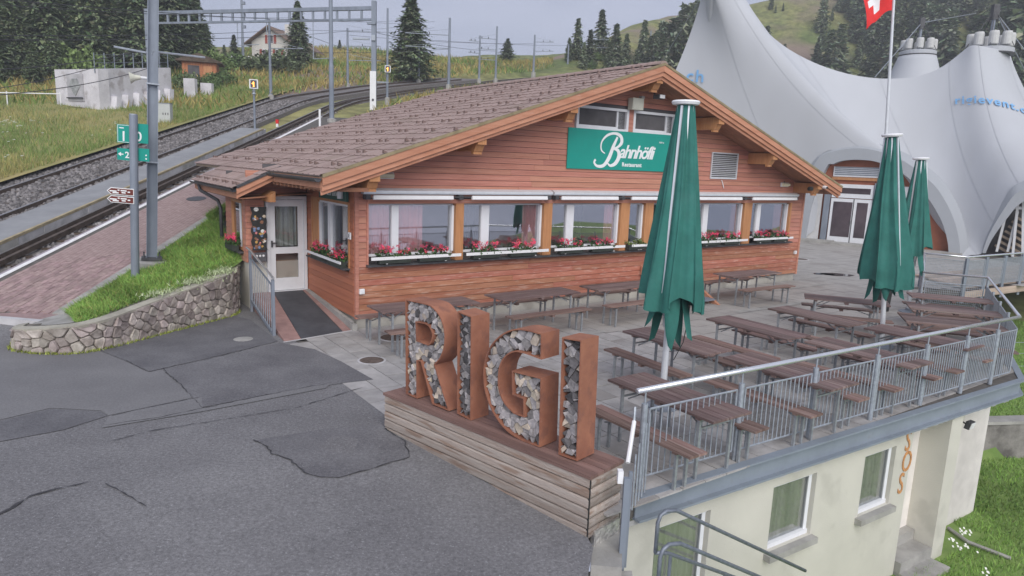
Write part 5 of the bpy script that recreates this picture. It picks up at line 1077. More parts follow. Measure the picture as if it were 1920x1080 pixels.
for ui, (a, b, _) in enumerate(UN):
    if ui in (3, 4): continue
    for hi, f0 in enumerate((.08, .53)):
        t = thing('flower_box', f'flower box of red geraniums, {("left", "right")[hi]} one under the {wnames[ui]}', 'flower box', W(a + (b - a) * f0, -.06, 1.39), FA, GF)
        link('planter', pm_, t); link('foliage', fm[k_ % 4][0], t); link('blossoms', fm[k_ % 4][1], t); k_ += 1
t = thing('flower_box', 'flower box with pale yellow green plants by the narrow middle window', 'flower box', W(7.12, -.06, 1.39), FA, GF); link('planter', pm_, t); link('foliage', foliage_mesh(.6, 9, True), t)
for s_, d_, z_, lb in ((-.04, 1.0, 1.27, 'flower box of bright red geraniums, near half of the side window'), (-.04, 2.0, 1.27, 'flower box of bright red geraniums, door end of the side window'), (-1.36, 3.85, 1.3, 'flower box of red geraniums on the small window near the downpipe')):
    t = thing('flower_box', lb, 'flower box', W(s_, d_, z_), FA - R(90), GF); link('planter', pm_, t); link('foliage', fm[0][0], t); link('blossoms', fm[int(d_) % 4][1], t)
# entrance ramp, handrail, wooden entrance steps in front of the facade
t = thing('entrance_ramp', 'black rubber covered ramp with reddish kerbs leading up to the glass door', 'ramp', B0, FA)
def quadslab(name, q, m, th=.03, par=None): return MB().add(*( [(p[0], p[1], p[2]) for p in q] + [(p[0], p[1], p[2] - .5) for p in q], [(0, 1, 2, 3), (7, 6, 5, 4), (0, 4, 5, 1), (1, 5, 6, 2), (2, 6, 7, 3), (3, 7, 4, 0)])) if 0 else None
def slabq(name, q, m, dz=0):
    mb = MB(); mb.add([(p[0], p[1], p[2] + dz) for p in q] + [(p[0], p[1], -.4) for p in q], [(0, 1, 2, 3), (7, 6, 5, 4), (0, 4, 5, 1), (1, 5, 6, 2), (2, 6, 7, 3), (3, 7, 4, 0)]); return mb.obj(name, m, t)
slabq('mat', [(-1.15, -.28, .01), (-.29, -.09, .01), (-.16, 2.66, .34), (-.80, 2.66, .34)], RUBB)
slabq('kerb', [(-1.47, -.33, .012), (-1.16, -.28, .012), (-.81, 2.66, .345), (-1.25, 2.66, .345)], REDK); slabq('kerb', [(-.28, -.09, .012), (-.11, -.06, .012), (-.03, 2.66, .345), (-.15, 2.66, .345)], REDK)
slabq('end_strip', [(-1.49, -.36, .006), (-.09, -.10, .006), (-.09, -.06, .006), (-1.49, -.32, .006)], CONCW)
mb = MB(); mb.b2((-.1, -.12, -.05), (-.0, .06, .12)); mb.obj('kerb_stone', CONC, t); mb = MB(); mb.prism([(-.095, -.05, .0), (-.02, .0, .0), (-.02, 2.6, .2), (-.095, 2.6, .2)], (0, 0, 1), .16); mb.obj('kerb_stone', CONC, t)
t = thing('ramp_railing', 'galvanised railing with glass infill along the left of the entrance ramp', 'railing', B0, FA)
r0, r1 = Vector((-1.5, .2, 0)), Vector((-1.33, 2.4, 0))
MB().tube([r0 + Vector((0, -.05, 1.08)), r1 + Vector((0, 0, 1.32)), r1 + Vector((.0, .25, 1.34))], .022, 8).obj('handrail', STEEL, t); MB().box((r0.x, r0.y, .45), (.05, .05, 1.2)).obj('post', ZINC2, t); MB().box((r1.x, r1.y, .6), (.05, .05, 1.4)).obj('post', ZINC2, t)
MB().bar(r0 + Vector((0, 0, .0)), r1 + Vector((0, 0, .24)), .03, .06).obj('bottom_rail', ZINC2, t); MB().bar(r0 + Vector((0, 0, .92)), r1 + Vector((0, 0, 1.16)), .02, .03).obj('top_rail', ZINC2, t)
for k in range(1, 12): f_ = k / 12; p = r0.lerp(r1, f_); MB().tube([p + Vector((0, 0, .02 + .24 * f_)), p + Vector((0, 0, .92 + .24 * f_))], .008, 6).obj('bar', ZINC, t)
t = thing('entrance_steps', 'grey metal steps with brown wooden stringers at the facade behind the near parasol', 'steps', W(7.8, -1.5, 0), FA)
for k in range(3): MB().b2((0, .35 * k, .1 + .15 * k), (1.15, .35 * k + .34, .14 + .15 * k)).obj('tread', ZINC2, t)
for x in (-.08, 1.15): MB().prism([(x, -.12, 0), (x, .12, 0), (x, 1.45, .62), (x, 1.45, .85)], (1, 0, 0), .08).obj('stringer', FASC, t)

# ------------------------------------------------------------------ dry stone wall left of the ramp
t = thing('stone_wall', 'rough natural stone retaining wall curving along the grass bank', 'wall')
P = np.zeros((60, 6, 3))
for i, s_ in enumerate(np.linspace(0, TL, 60)):
    h = htop(s_)
    for j, (o, z) in enumerate(((.0, -.1), (.0, h * .5), (.0, h), (-.02, h + .01), (-.3, h + .01), (-.3, -.1))): q = wpt(s_, o); P[i, j] = (q[0], q[1], z)
link('mortar_core', gridmesh('mortar_core', P, [MORT], smooth=False), t)
pts = poisson(190, lambda p: p[1] < htop(p[0]) - .055, (.05, .0, TL - .05, .95), .128, 24000); cells = voronoi(pts, (0, -.06, TL, 1.0))
for p, c in zip(pts, cells):
    if len(c) < 3: continue
    c = [np.array((min(max(v[0], 0), TL), min(max(v[1], -.05), htop(v[0]) + .0))) for v in c]; cen = np.mean(c, 0); mb = MB(); rings = []
    # rounded corners: cut each corner, then three rings
    cc = []
    for i in range(len(c)):
        a, b, d = c[i - 1], c[i], c[(i + 1) % len(c)]; k1_, k2_ = random.uniform(.08, .24), random.uniform(.08, .24); cc += [b + (a - b) * k1_, b + (d - b) * k2_]
    n_ = len(cc); dome = random.uniform(.03, .07)
    for f, o in ((.97, -.02), (.94, dome * .55), (.80, dome)):
        for v in cc:
            q = cen + (v - cen) * f; w_ = wpt(q[0], o + (random.uniform(-.008, .008) if o > 0 else 0)); rings.append((w_[0], w_[1], q[1]))
    mb.add(rings, [(i, (i + 1) % n_, n_ + (i + 1) % n_, n_ + i) for i in range(n_)] + [(n_ + i, n_ + (i + 1) % n_, 2 * n_ + (i + 1) % n_, 2 * n_ + i) for i in range(n_)] + [tuple(range(2 * n_, 3 * n_))]); mb.obj('stone', STONE, t)
cop = MB(); P = []
for s_ in np.linspace(0, TL * .78, 40):
    h = htop(s_) + .012
    for o, z in ((.03, h - .05), (.035, h), (-.12, h + .02), (-.12, h - .05)): q = wpt(s_, o); P.append((q[0], q[1], z))
cop.add(P, [(4 * i + a, 4 * i + (a + 1) % 4, 4 * i + 4 + (a + 1) % 4, 4 * i + 4 + a) for i in range(39) for a in range(4)]); cop.obj('coping', mat('coping_concrete', (.38, .36, .30), .9, .2, 3), t)
for k in range(2): pass
wd = MB(); cl = []
for _ in range(900):
    s_ = random.uniform(0, TL * .85); q = wpt(s_, random.uniform(.03, .12)); cl.append((q[0], q[1], float(road_z(*q))))
V, F, c = blades(np.array(cl), .05, .012, np.array([[1.5, 1.05, 1.0]]) * rng.uniform(.5, 1.2, (len(cl), 1)), .6); link('wall_foot_weeds', npmesh('weeds', V, F, [GRASS], c), kind='stuff')
cl = []
for cx_, n_ in ((.55, 260), (.68, 420), (.8, 380)):
    for _ in range(n_): q = wpt(TL * cx_ + random.gauss(0, .25), -.12 + random.gauss(0, .1)); cl.append((q[0], q[1], htop(TL * cx_) + random.uniform(0, .07)))
V, F, c = blades(np.array(cl), .055, .013, np.array([[2.3, 1.6, 4.]]) * rng.uniform(.5, 1.2, (len(cl), 1)), .7); link('wall_top_flowers', npmesh('weeds', V, F, [GRASS], c), kind='stuff')

# ------------------------------------------------------------------ poles, signs, gantry, signals
def hmast(p, h, wd, name, label, cat, group=None, m=None, taper=.8):
    t = thing(name, label, cat, p, 0, group); MB().prism([(-wd / 2, -wd / 2, -.3), (wd / 2, -wd / 2, -.3), (wd / 2, -wd / 2 + .02, -.3), (-wd / 2, -wd / 2 + .02, -.3)], (0, 0, 1), h + .3).prism([(-wd / 2, wd / 2 - .02, -.3), (wd / 2, wd / 2 - .02, -.3), (wd / 2, wd / 2, -.3), (-wd / 2, wd / 2, -.3)], (0, 0, 1), h + .3).prism([(-.012, -wd / 2 + .02, -.3), (.012, -wd / 2 + .02, -.3), (.012, wd / 2 - .02, -.3), (-.012, wd / 2 - .02, -.3)], (0, 0, 1), h + .3).obj('mast', m or ZINC2, t); return t
bp = Vector((-7.86, 14.72, .55)); t = thing('catenary_mast', 'tall grey H section mast on a round concrete footing in the grass bank', 'mast', bp, R(28))
def hsec(h0, h1, w0, w1):
    mb = MB()
    for sx in (-1, 1): mb.add([(sx * w0, -w0, h0), (sx * w0, w0, h0), (sx * w1, w1, h1), (sx * w1, -w1, h1), (sx * (w0 - .016), -w0, h0), (sx * (w0 - .016), w0, h0), (sx * (w1 - .016), w1, h1), (sx * (w1 - .016), -w1, h1)], [(0, 1, 2, 3), (7, 6, 5, 4), (0, 4, 5, 1), (1, 5, 6, 2), (2, 6, 7, 3), (3, 7, 4, 0)])
    mb.add([(-w0 + .016, -.008, h0), (w0 - .016, -.008, h0), (w1 - .016, -.008, h1), (-w1 + .016, -.008, h1), (-w0 + .016, .008, h0), (w0 - .016, .008, h0), (w1 - .016, .008, h1), (-w1 + .016, .008, h1)], [(0, 1, 2, 3), (7, 6, 5, 4)]); return mb
hsec(.45, 8.2, .105, .10).obj('mast', ZINC2, t); MB().lathe([(.33, -.4), (.33, .36), (.30, .40), (.05, .4)], n=20).obj('footing', CONC, t); MB().box((0, 0, .44), (.40, .34, .05)).obj('base_plate', GUTT, t)
for k in range(4): MB().tube([(.15 * (-1) ** k, .12 * (-1) ** (k // 2), .42), (.15 * (-1) ** k, .12 * (-1) ** (k // 2), .56)], .016, 6).obj('bolt', GUTT, t)
lean(t, (-7.509,14.72,6.295), R(28))
for z in (2.5, 4.1): MB().box((0, 0, z), (.24, .23, .03)).obj('band', ZINC, t)
mb = MB(); mb.tube([(-.1, 0, 4.2), (-.32, -.05, 4.2)], .03, 8); mb.obj('horn_bracket', WHITE, t); MB().lathe([(.04, 0), (.06, .1), (.12, .2)], n=14).obj('horn', mat('horn_cream', (.6, .6, .5), .5, .05, 4), t).matrix_local = Matrix.Translation((-.22, -.03, 4.2)) @ Matrix.Rotation(R(-100), 4, 'Y')
for dx, z in ((1.0, 4.75), (-.7, 4.7)): MB().tube([(0, 0, z), (dx, .3, z + .06)], .022, 6).obj('arm', ZINC, t)
sp0 = Vector((-7.76, 13.88, .45)); t = thing('sign_pole', 'round grey pole with green platform signs and two brown arrow signs', 'sign pole', sp0)
MB().tube([(0, 0, -.3), (0, 0, 3.52)], .078, 16).obj('pole', ZINC2, t); MB().tube([(0, 0, 3.52), (0, 0, 3.54)], .07, 16).obj('cap', ZINC, t)
def plate(x0, z0, x1, z1, m, nm, y=.05): return MB().b2((x0, y, z0), (x1, y + .02, z1)).obj(nm, m, t)
def stx(b, size, x, z, par, y=.045): return text_obj('lettering', b, size, LTX, par, (x, y, z), (R(90), 0, 0), offset=.004)
lean(t, (-7.589,13.88,3.989))
b1 = plate(-.36, 2.96, -.03, 3.32, GREENS, 'platform_sign'); stx('1', .27, -.29, 3.0, b1); 
for a in ((-.345, 3.30, -.045, 3.308), (-.345, 2.972, -.045, 2.98), (-.345, 2.98, -.337, 3.3), (-.053, 2.98, -.045, 3.3)): MB().b2((a[0], .046, a[1]), (a[2], .05, a[3])).obj('border', LTX, b1)
MB().b2((-.31, .046, 3.24), (-.22, .05, 3.26)).obj('border', LTX, b1)
b2_ = plate(.03, 2.98, .26, 3.36, GREENS, 'platform_sign'); stx('0', .26, .01, 3.02, b2_)
b3 = plate(-.36, 2.62, -.06, 2.85, GREENS, 'direction_sign'); stx('2', .17, -.2, 2.67, b3)
mb = MB(); mb.add([(-.34, .045, 2.735), (-.28, .045, 2.69), (-.28, .045, 2.78)], [(0, 1, 2)]); mb.add([(-.28, .045, 2.725), (-.23, .045, 2.725), (-.23, .045, 2.745), (-.28, .045, 2.745)], [(0, 1, 2, 3)]); mb.obj('arrow', LTX, b3)
b4 = plate(.03, 2.63, .28, 2.88, GREENS, 'direction_sign'); stx(':', .2, .2, 2.67, b4)
for k, z in enumerate((1.93, 1.77)):
    b5 = MB().prism([(-.50, -.09, z + .07), (-.42, -.09, z), (.04, -.09, z), (.04, -.09, z + .14), (-.42, -.09, z + .14)], (0, 1, 0), .015).obj('arrow_sign', LTX, t); MB().prism([(-.475, -.096, z + .07), (-.41, -.096, z + .014), (.028, -.096, z + .014), (.028, -.096, z + .126), (-.41, -.096, z + .126)], (0, 1, 0), .006).obj('face', BROWNS, b5)
    for x0, x1, zz in ((-.44, -.30, .07), (-.28, -.24, .095), (-.22, -.10, .09), (-.20, -.12, .05), (-.08, -.03, .07), (-.38, -.26, .04)): MB().b2((x0, -.099, z + zz - .012), (x1, -.096, z + zz + .012)).obj('print', LTX, b5)
# slim poles standing along the line (base and height taken from the ground they stand on)
PG = 'catenary masts along the railway'
def arms(t, L_, z, n_=1, dz=.5, dirx=-1, bear=.22):
    for k in range(n_):
        a = Vector((0, 0, z - k * dz)); b = a + Vector((dirx * L_ * math.cos(bear), -L_ * math.sin(bear) * 0 , .06)); MB().tube([a, b], .03, 6).obj('cantilever', ZINC, t); MB().tube([a + Vector((0, 0, .45)), b + Vector((0, 0, .02))], .012, 5).obj('stay', ZINC, t)
        for q in (.45, .8): p = a.lerp(b, q); MB().tube([p, p + Vector((0, 0, .16))], .035, 6).obj('insulator', GUTT, t)
def smast(p, h, r, label, arm=None, name='catenary_mast', base=True):
    t = thing(name, label, 'mast', p, 0, PG); MB().tube([(0, 0, -.5), (0, 0, h * .35), (0, 0, h * .37), (0, 0, h)], [r, r, r * .85, r * .72], 12).obj('mast', ZINC2, t)
    if base: MB().lathe([(r * 1.9, -.5), (r * 1.9, .12), (r, .16)], n=10).obj('footing', CONC, t)
    if arm: arms(t, *arm)
    return t
smast((-9.648,36.434,5.087), 7.8, .125, 'thick pale mast rising straight out of the roof line left of the gantry leg')
t = smast((-8.679,46.622,7.124), 5.7, .085, 'mast with the upper orange signal, just right of the gantry leg')
MB().box((-.35, -.05, 1.1), (.9, .06, .07)).obj('bracket', ZINC, t)
smast((-13.248,54.786,8.757), 4.2, .10, 'dark mast with three cross arms between gantry leg and thick mast', (2.6, 3.95, 3, 1.05, 1)); 
smast((-16.012,45.689,6.938), 4.8, .10, 'mast below the gantry left of the dark spruce', (2.2, 3.0, 1, .5, 1))
smast((-5.69,56.921,9.184), 5.2, .12, 'mast with long arms right of the big spruce', (3.6, 3.9, 2, 1.0)); smast((-8.592,60.48,9.896), 2.8, .10, 'short mast in front of the big spruce', (1.7, 2.6, 1))
smast((-3.628,63.137,10.427), 3.8, .10, 'left mast of the linked pair on the crest', (1.0, 3.3, 2, 1.0)); smast((-2.205,64.297,10.659), 4.6, .10, 'right mast of the linked pair on the crest', (1.7, 3.5, 3, .9))
smast((1.352,73.368,12.474), 3.8, .12, 'single mast with arms to the right above the roof ridge', (2.0, 3.1, 2, .9, 1)); smast((5.369,81.503,14.101), 2.7, .11, 'grey mast left of the spruce group above the roof'); smast((8.247,85.645,14.929), 3.9, .13, 'mast in front of the spruce group with arms to the right', (2.2, 3.2, 2, .9, 1))
smast((19.485,108.956,19.591), 4.2, .13, 'left mast of the pair beside the tent edge', (2.0, 3.4, 1, .9, 1)); smast((21.944,113.366,20.473), 4.6, .13, 'right mast of the pair beside the tent edge')
t = smast((-29.986,77.27,13.254), 6.3, .14, 'lattice mast with floodlights left of the white house')
for z in (3.4, 4.6, 5.8): MB().box((.2, 0, z), (.35, .25, .3)).obj('floodlight', ZINC2, t)
# gantry
t = thing('overhead_gantry', 'steel lattice gantry spanning the railway tracks with legs at both ends', 'gantry')
gr = Vector((-8.552,41.722,6.144)); gz = 11.85; gl_ = Vector((-23.9, 46.0, 7.0)); hmb = MB()
for p, h in ((gr, 6.25), (gl_, 5.3)): MB().box((p.x, p.y, p.z + h / 2 - .2), (.26, .26, h)).obj('leg', ZINC2, t)
a, b = Vector((gl_.x, gl_.y, gz)), Vector((gr.x, gr.y, gz - .05)); mb = MB(); mb.bar(a, b, .2, .2); mb.obj('top_chord', ZINC2, t); MB().bar(a - Vector((0, 0, .62)), b - Vector((0, 0, .62)), .14, .12).obj('bottom_chord', ZINC2, t)
for k in range(1, 20): p = a.lerp(b, k / 20); MB().bar(p - Vector((0, 0, .57)), p - Vector((0, 0, .1)), .12, .12, up=(1, 0, 0)).obj('web_post', ZINC2, t)
for f_, d in ((.42, 1.4), (.75, 2.2), (.55, .8)): p = a.lerp(b, f_); MB().tube([p - Vector((0, 0, .6)), p - Vector((0, 0, .6 + d))], .03, 6).obj('drop_tube', ZINC, t); MB().tube([p - Vector((0, 0, .6 + d)), p - Vector((-1.3, 0, .5 + d))], .025, 6).obj('registration_arm', ZINC, t)
MB().box((gr.x - .02, gr.y - .16, gr.z + 1.05), (.36, .06, 2.2)).obj('white_panel', WHITE, t); MB().box((gr.x - .02, gr.y - .195, gr.z + .52), (.12, .01, .14)).obj('panel_mark', GUTT, t)
MB().box((gr.x - .75, gr.y, gr.z + 3.95), (.95, .16, .1)).obj('street_light', ZINC, t); MB().box((gr.x - .12, gr.y - .1, gr.z + 4.8), (.5, .2, .12)).obj('loudspeaker', ZINC2, t); MB().box((gr.x, gr.y - .1, gr.z + 4.0), (.22, .25, .3)).obj('junction_box', ZINC, t)
def signal(p, label, rz, h):
    t = thing('railway_signal', label, 'signal', p, rz, 'railway signals'); 
    if h: MB().tube([(0, 0, -.3), (0, 0, h)], .05, 10).obj('post', ZINC2, t); MB().lathe([(.1, 0), (.05, .08), (.09, .16)], (0, 0, h - .25), 10).obj('lamp_mount', ZINC, t)
    MB().b2((-.19, -.05, h), (.19, .25, h + .42)).obj('housing', WHITE, t); MB().b2((-.14, -.058, h + .04), (.14, -.05, h + .38)).obj('face', DARK, t)
    f = MB()
    for x, z in ((.0, .1), (.0, .16), (.0, .22), (.0, .28), (-.05, .23)): f.b2((x - .025, -.064, h + z - .022), (x + .025, -.058, h + z + .022))
    f.obj('lit_arrow', LIT, t)
signal((-12.451,33.257,4.451), 'lit orange signal on its own short post between the tracks', .3, 1.85); signal(Vector((-8.679,46.622,7.124)) + Vector((0.05, -.14, 1.72)), 'lit orange signal high on the mast right of the gantry', .2, 0)
t = thing('marker_post', 'thin white marker post at the end of the platform line', 'post', (-9.834,34.923,4.785)); MB().box((0, 0, .3), (.09, .09, 1.0)).obj('post', WHITE, t)
t = thing('switch_marker', 'small red and white marker between the tracks', 'marker', (-11.841,34.59,4.718)); MB().box((0, 0, .18), (.12, .12, .2)).obj('red_top', RED, t); MB().box((0, 0, .0), (.10, .10, .16)).obj('white_base', WHITE, t)
cb = Vector((-17.08,33.773,4.555)); t = thing('cabinet', 'light grey electrical cabinet beside the far track behind the big mast', 'cabinet', cb, .15); MB().b2((-.5, 0, -.2), (.36, .4, .95)).obj('body', mat('cabinet_grey', (.50, .52, .50), .6, .05, 3), t); MB().b2((-.52, -.02, .95), (.38, .42, .98)).obj('lid', ZINC2, t)
for k in range(3): MB().b2((.02 + k * .11, -.008, .42), (.06 + k * .11, 0, .52)).obj('vent', DARK, t)
# overhead wires
t = thing('overhead_wires', 'thin overhead contact wires running along the tracks and over the meadow', 'wires')
def wire(a, b, sag=.25, r=.014):
    a, b = Vector(a), Vector(b); MB().tube([a.lerp(b, k / 10) - Vector((0, 0, sag * 4 * (k / 10) * (1 - k / 10))) for k in range(11)], r, 4).obj('wire', GUTT, t)
for y0, z0 in ((10.5, 6.7), (10.5, 5.6)): pass
for x0, dz, x1 in ((-11.4, 5.1, -11.4), (-11.4, 6.0, -11.4), (-14.6, 5.1, -14.6), (-14.6, 6.0, -14.6)): wire((x0, 4, plane_z(4) + dz), (x1, 46, plane_z(46) + (4.2 if dz < 5.5 else 4.9)), .3); wire((x1, 46, plane_z(46) + (4.2 if dz < 5.5 else 4.9)), (-8 if x0 > -12 else -11, 66, 15.2 + (dz - 5) * .6), .2)
for a, b in (((-14.689,20,4.668), (-17.174,34,7.339)), ((-14.622,20,5.367), (-17.125,34,8.264)), ((-19.072,26,5.325), (-19.864,38,8.552)), ((-14.555,47,11.226), (-5.538,57,9.693)), ((-17.01,46,9.815), (-5.8,57,12.051)), ((-8.398,42,10.491), (-2.229,64,13.1)), ((-13.159,55,12.483), (1.22,73,15.34)), ((-8.456,47,11.115), (8.133,86,17.545))): wire(a, b, .2, .016)
# old concrete wall on the meadow, hut, house, fences
t = thing('ruined_wall', 'old whitewashed concrete wall on the meadow with a faded painted crest', 'wall')
RW = mat('old_white_wall', (.60, .585, .61), .95, .12, 1.2, speck=(1.6, .585, (.34, .31, .31), .7, 9), bump=.5, bs=6)
pts_ = [(Vector((-25.0, 38.2, 5.0)), 7.35), (Vector((-21.9, 36.9, 4.9)), 7.32), (Vector((-20.6, 42.0, 6.0)), 8.1)]; 
for (p, h0), (q, h1) in zip(pts_[:-1], pts_[1:]):
    dd = (q - p).normalized(); nn = Vector((dd.y, -dd.x, 0)); MB().prism([p, q, Vector((q.x, q.y, h1)), Vector((p.x, p.y, h0))], -nn, .6).obj('wall', RW, t)
p, q = pts_[0][0], pts_[1][0]; dd = (q - p).normalized(); nn = Vector((dd.y, -dd.x, 0)); o_ = p.lerp(q, .48); o_.z = 0
MB().prism([o_ + dd * a + Vector((0, 0, z)) + nn * .004 for a, z in ((-.62, 5.7), (.62, 5.7), (.62, 7.1), (-.62, 7.1))], nn, .05).obj('panel', mat('panel_grey', (.44, .43, .45), .95, .15, 2), t)
MB().prism([o_ + dd * a + Vector((0, 0, z)) + nn * .06 for a, z in ((-.45, 6.5), (0, 5.95), (.45, 6.5), (.2, 6.85), (-.2, 6.85))], nn, .02).obj('crest', mat('crest_grey', (.30, .31, .31), .95, .3, 4), t)
MB().bar(o_ - dd * .6 + nn * .12 + Vector((0, 0, 5.85)), o_ + dd * .6 + nn * .12 + Vector((0, 0, 5.88)), .06, .06).obj('bar', GUTT, t); MB().bar(o_ - dd * .6 + nn * .2 + Vector((0, 0, 5.35)), o_ + dd * .75 + nn * .2 + Vector((0, 0, 5.35)), .3, .05).obj('bench_plank', BARK, t)
for k in range(6): s_ = .12 + k * .15; pq = pts_[1][0].lerp(pts_[2][0], s_); MB().prism([pq + Vector((0, 0, z_)) for z_ in (0,)] * 0 + [pq + Vector((.02, -.28, -.2)), pq + Vector((.4, -.2, -.2)), pq + Vector((.3, .2, 1.0)), pq + Vector((.02, .1, 1.0))], (.2, 1, 0), .35).obj('rubble_pier', RW, t)
for i_, (px_, h_) in enumerate(((-20.4, .95), (-19.9, .7))): MB().box((px_, 44 + i_ * 1.2, 6.9), (.7, .35, h_ + .7)).obj('wall', RW, t)
t = thing('fence', 'thin wire fence with posts on top of the old concrete wall', 'fence')
for k in range(9): p = pts_[1][0].lerp(pts_[2][0], k / 8 * 1.0); z_ = 7.32 + .78 * k / 8; MB().tube([(p.x - .15, p.y, z_ - .2), (p.x - .15, p.y, z_ + .8)], .025, 6).obj('post', ZINC2, t)
for z in (.3, .7): MB().tube([(pts_[1][0].x - .15, pts_[1][0].y, 7.32 + z), (pts_[2][0].x - .15, pts_[2][0].y, 8.1 + z)], .012, 4).obj('rail', ZINC2, t)
t = thing('fence', 'pale wire fence across the meadow left of the old concrete wall', 'fence')
for k in range(7): x = -40 + k * 2.6; y = 35.5 + k * .35; MB().tube([(x, y, plane_z(y)), (x, y, plane_z(y) + .8)], .03, 6).obj('post', WHITE, t)
MB().tube([(-40 + k * 2.6, 35.5 + k * .35, plane_z(35.5 + k * .35) + .72) for k in range(7)], .03, 5).obj('rail', WHITE, t)
hb = Vector((-24.2, 54, 8.5)); t = thing('hut', 'small orange timber hut with green roof edge behind the old wall', 'hut', hb, .3); MB().b2((-1.3, 0, 0), (1.1, 2, 1.5)).obj('wall', mat('hut_wood', (.42, .17, .08), .8, .25, 2, stretch=(6, 6, .5)), t); MB().prism([(-1.7, -.3, 1.45), (1.5, -.3, 1.45), (1.5, -.3, 1.55), (-.1, -.3, 2.1), (-1.7, -.3, 1.55)], (0, 1, 0), 2.6).obj('roof', BARK, t); MB().b2((-.9, -.02, .2), (-.1, 0, 1.2)).obj('door', DARK, t); MB().b2((.2, -.03, .6), (.8, 0, 1.2)).obj('window', POSTW, t)
hp_ = Vector((-27.6, 79, 13.2)); t = thing('house', 'small white house with brown gable roof and red shutters on the hill', 'house', hp_, R(-12))
MB().prism([(-2.3, 0, -.5), (2.3, 0, -.5), (2.3, 0, 2.3), (0, 0, 3.7), (-2.3, 0, 2.3)], (0, 1, 0), 6).obj('wall', HOUSEW, t); rfm = mat('house_roof', (.20, .14, .11), .9, .2, 2)
rr_ = MB()
for sx in (-1, 1): rr_.prism([(0, -.6, 3.95), (sx * 3.0, -.6, 2.0), (sx * 3.0, -.6, 1.88), (0, -.6, 3.8)] if sx > 0 else [(0, -.6, 3.8), (-3.0, -.6, 1.88), (-3.0, -.6, 2.0), (0, -.6, 3.95)], (0, 1, 0), 7.2)
r_o = rr_.obj('roof', rfm, t); MB().b2((.6, 2, 3.2), (1.1, 2.5, 4.5)).obj('chimney', HOUSEW, r_o)
for x, z in ((-1.0, .6), (.6, .6), (-.3, 2.1)):
    f = MB().b2((x, -.05, z), (x + .7, 0, z + .9)).obj('window', FRAMEW, t); MB().b2((x + .06, -.06, z + .06), (x + .64, -.05, z + .84)).obj('pane', DARK, f)
    for sx in (x - .32, x + .72): MB().b2((sx, -.05, z), (sx + .3, -.01, z + .9)).obj('shutter', mat('shutter_red', (.33, .07, .05), .7, .1, 4), f)
t = thing('garden_fence', 'white picket fence in front of the white house', 'fence', hp_ + Vector((0, -4, -.6)))
for k in range(22): MB().b2((-4 + k * .3, 0, -.3), (-3.86 + k * .3, .04, .75)).obj('picket', WHITE, t)

# ------------------------------------------------------------------ trees
def conifer(seed, lev, nbr, npt, nq, qs, wid=.22, droop=.35, needle=NEED):
    r_ = np.random.default_rng(seed); C = []; S = []
    for i in range(lev):
        t = .05 + .94 * (i / (lev - 1)) ** .92; Rr = wid * (1 - t) ** .8 * (1 + .25 * math.sin(i * 2.4 + seed)) * r_.uniform(.85, 1.1) + .008
        if t < .14: Rr *= .75
        n_ = max(4, int(nbr * (1 - .55 * t))); a0 = r_.uniform(0, 6.3)
        for b in range(n_):
            a = a0 + 2 * math.pi * b / n_ + r_.normal(0, .2); L_ = Rr * r_.uniform(.55, 1.22); tz = t + r_.normal(0, .012)
            if r_.uniform() < .07: continue
            for p in range(npt):
                f = (p + .35 + r_.uniform(0, .65)) / npt; side = r_.normal(0, .09) * f; r = L_ * f; z = tz - droop * L_ * f ** 1.5 + .10 * L_ * f
                for q in range(nq): C.append((r * math.cos(a + side) + r_.normal(0, .009), r * math.sin(a + side) + r_.normal(0, .009), z + r_.normal(0, .008))); S.append((a, qs * r_.uniform(.6, 1.3) * (.55 + .75 * (1 - f) + .2)))
    C = np.array(C); A = np.array([s[0] for s in S]); Q = np.array([s[1] for s in S])[:, None]; n_ = len(C)
    d1 = np.stack([np.cos(A), np.sin(A), -.35 + r_.normal(0, .35, n_)], -1) + r_.normal(0, .35, (n_, 3)); d1 /= np.linalg.norm(d1, axis=1)[:, None]
    d2 = np.stack([-np.sin(A), np.cos(A), r_.normal(0, .5, n_)], -1); d2 /= np.linalg.norm(d2, axis=1)[:, None]
    V = np.stack([C - d1 * Q, C - d2 * Q * .5, C + d1 * Q * 1.1, C + d2 * Q * .5], 1).reshape(-1, 3); F = np.arange(4 * n_).reshape(-1, 4)
    cc = np.repeat(r_.uniform(.55, 1.5, (n_, 1)) * np.array([[1, 1, 1]]) + r_.normal(0, .08, (n_, 3)), 4, 0)
    return npmesh('crown', V, F, [needle], cc)
trunk_me = MB().tube([(0, 0, -.06), (0, 0, .3), (.003, 0, .7), (0, 0, .985)], [.02, .015, .009, .002], 8).mesh('trunk', BARK)
NEEDH = mat('hazed_far_needles', (.205, .24, .155), .85, .25, .8, attr='col', rnd=.16, spec=.1); CROWN = [conifer(k, 30, 12, 6, 2, .033, .2 + .02 * (k % 3), needle=NEEDH) for k in range(7)]; CBIG = [conifer(40 + k, 46, 15, 9, 3, .022, .25, .42) for k in range(3)]; CROUND = conifer(77, 24, 11, 6, 3, .04, .36, .1)  # NEEDH: paler needles for hill trees, distance haze put into the colour
def tree(p, h, r, label, group, mesh, wid=.22, name='spruce_tree'):
    t = thing(name, label, 'tree', p, random.uniform(0, 6.28), group); t.scale = (r / wid, r / wid, h); link('trunk', trunk_me, t); link('crown', mesh, t); return t
def at_top(top, label, group, rr=.2, mesh=None, name='spruce_tree', wid=.22):
    x, y, z = top; g0 = float(hill_z(x, y)) - .15; h = max(1.5, z - g0); tree((x, y, g0), h, h * rr * 1.3, label, group, mesh or random.choice(CROWN), wid, name)
p = Vector((-9.379,61.173,10.035)); tree(p, 6.7, 2.6, 'big dense spruce on the crest beside the short mast', 'trees on the meadow crest', CBIG[0], .25)
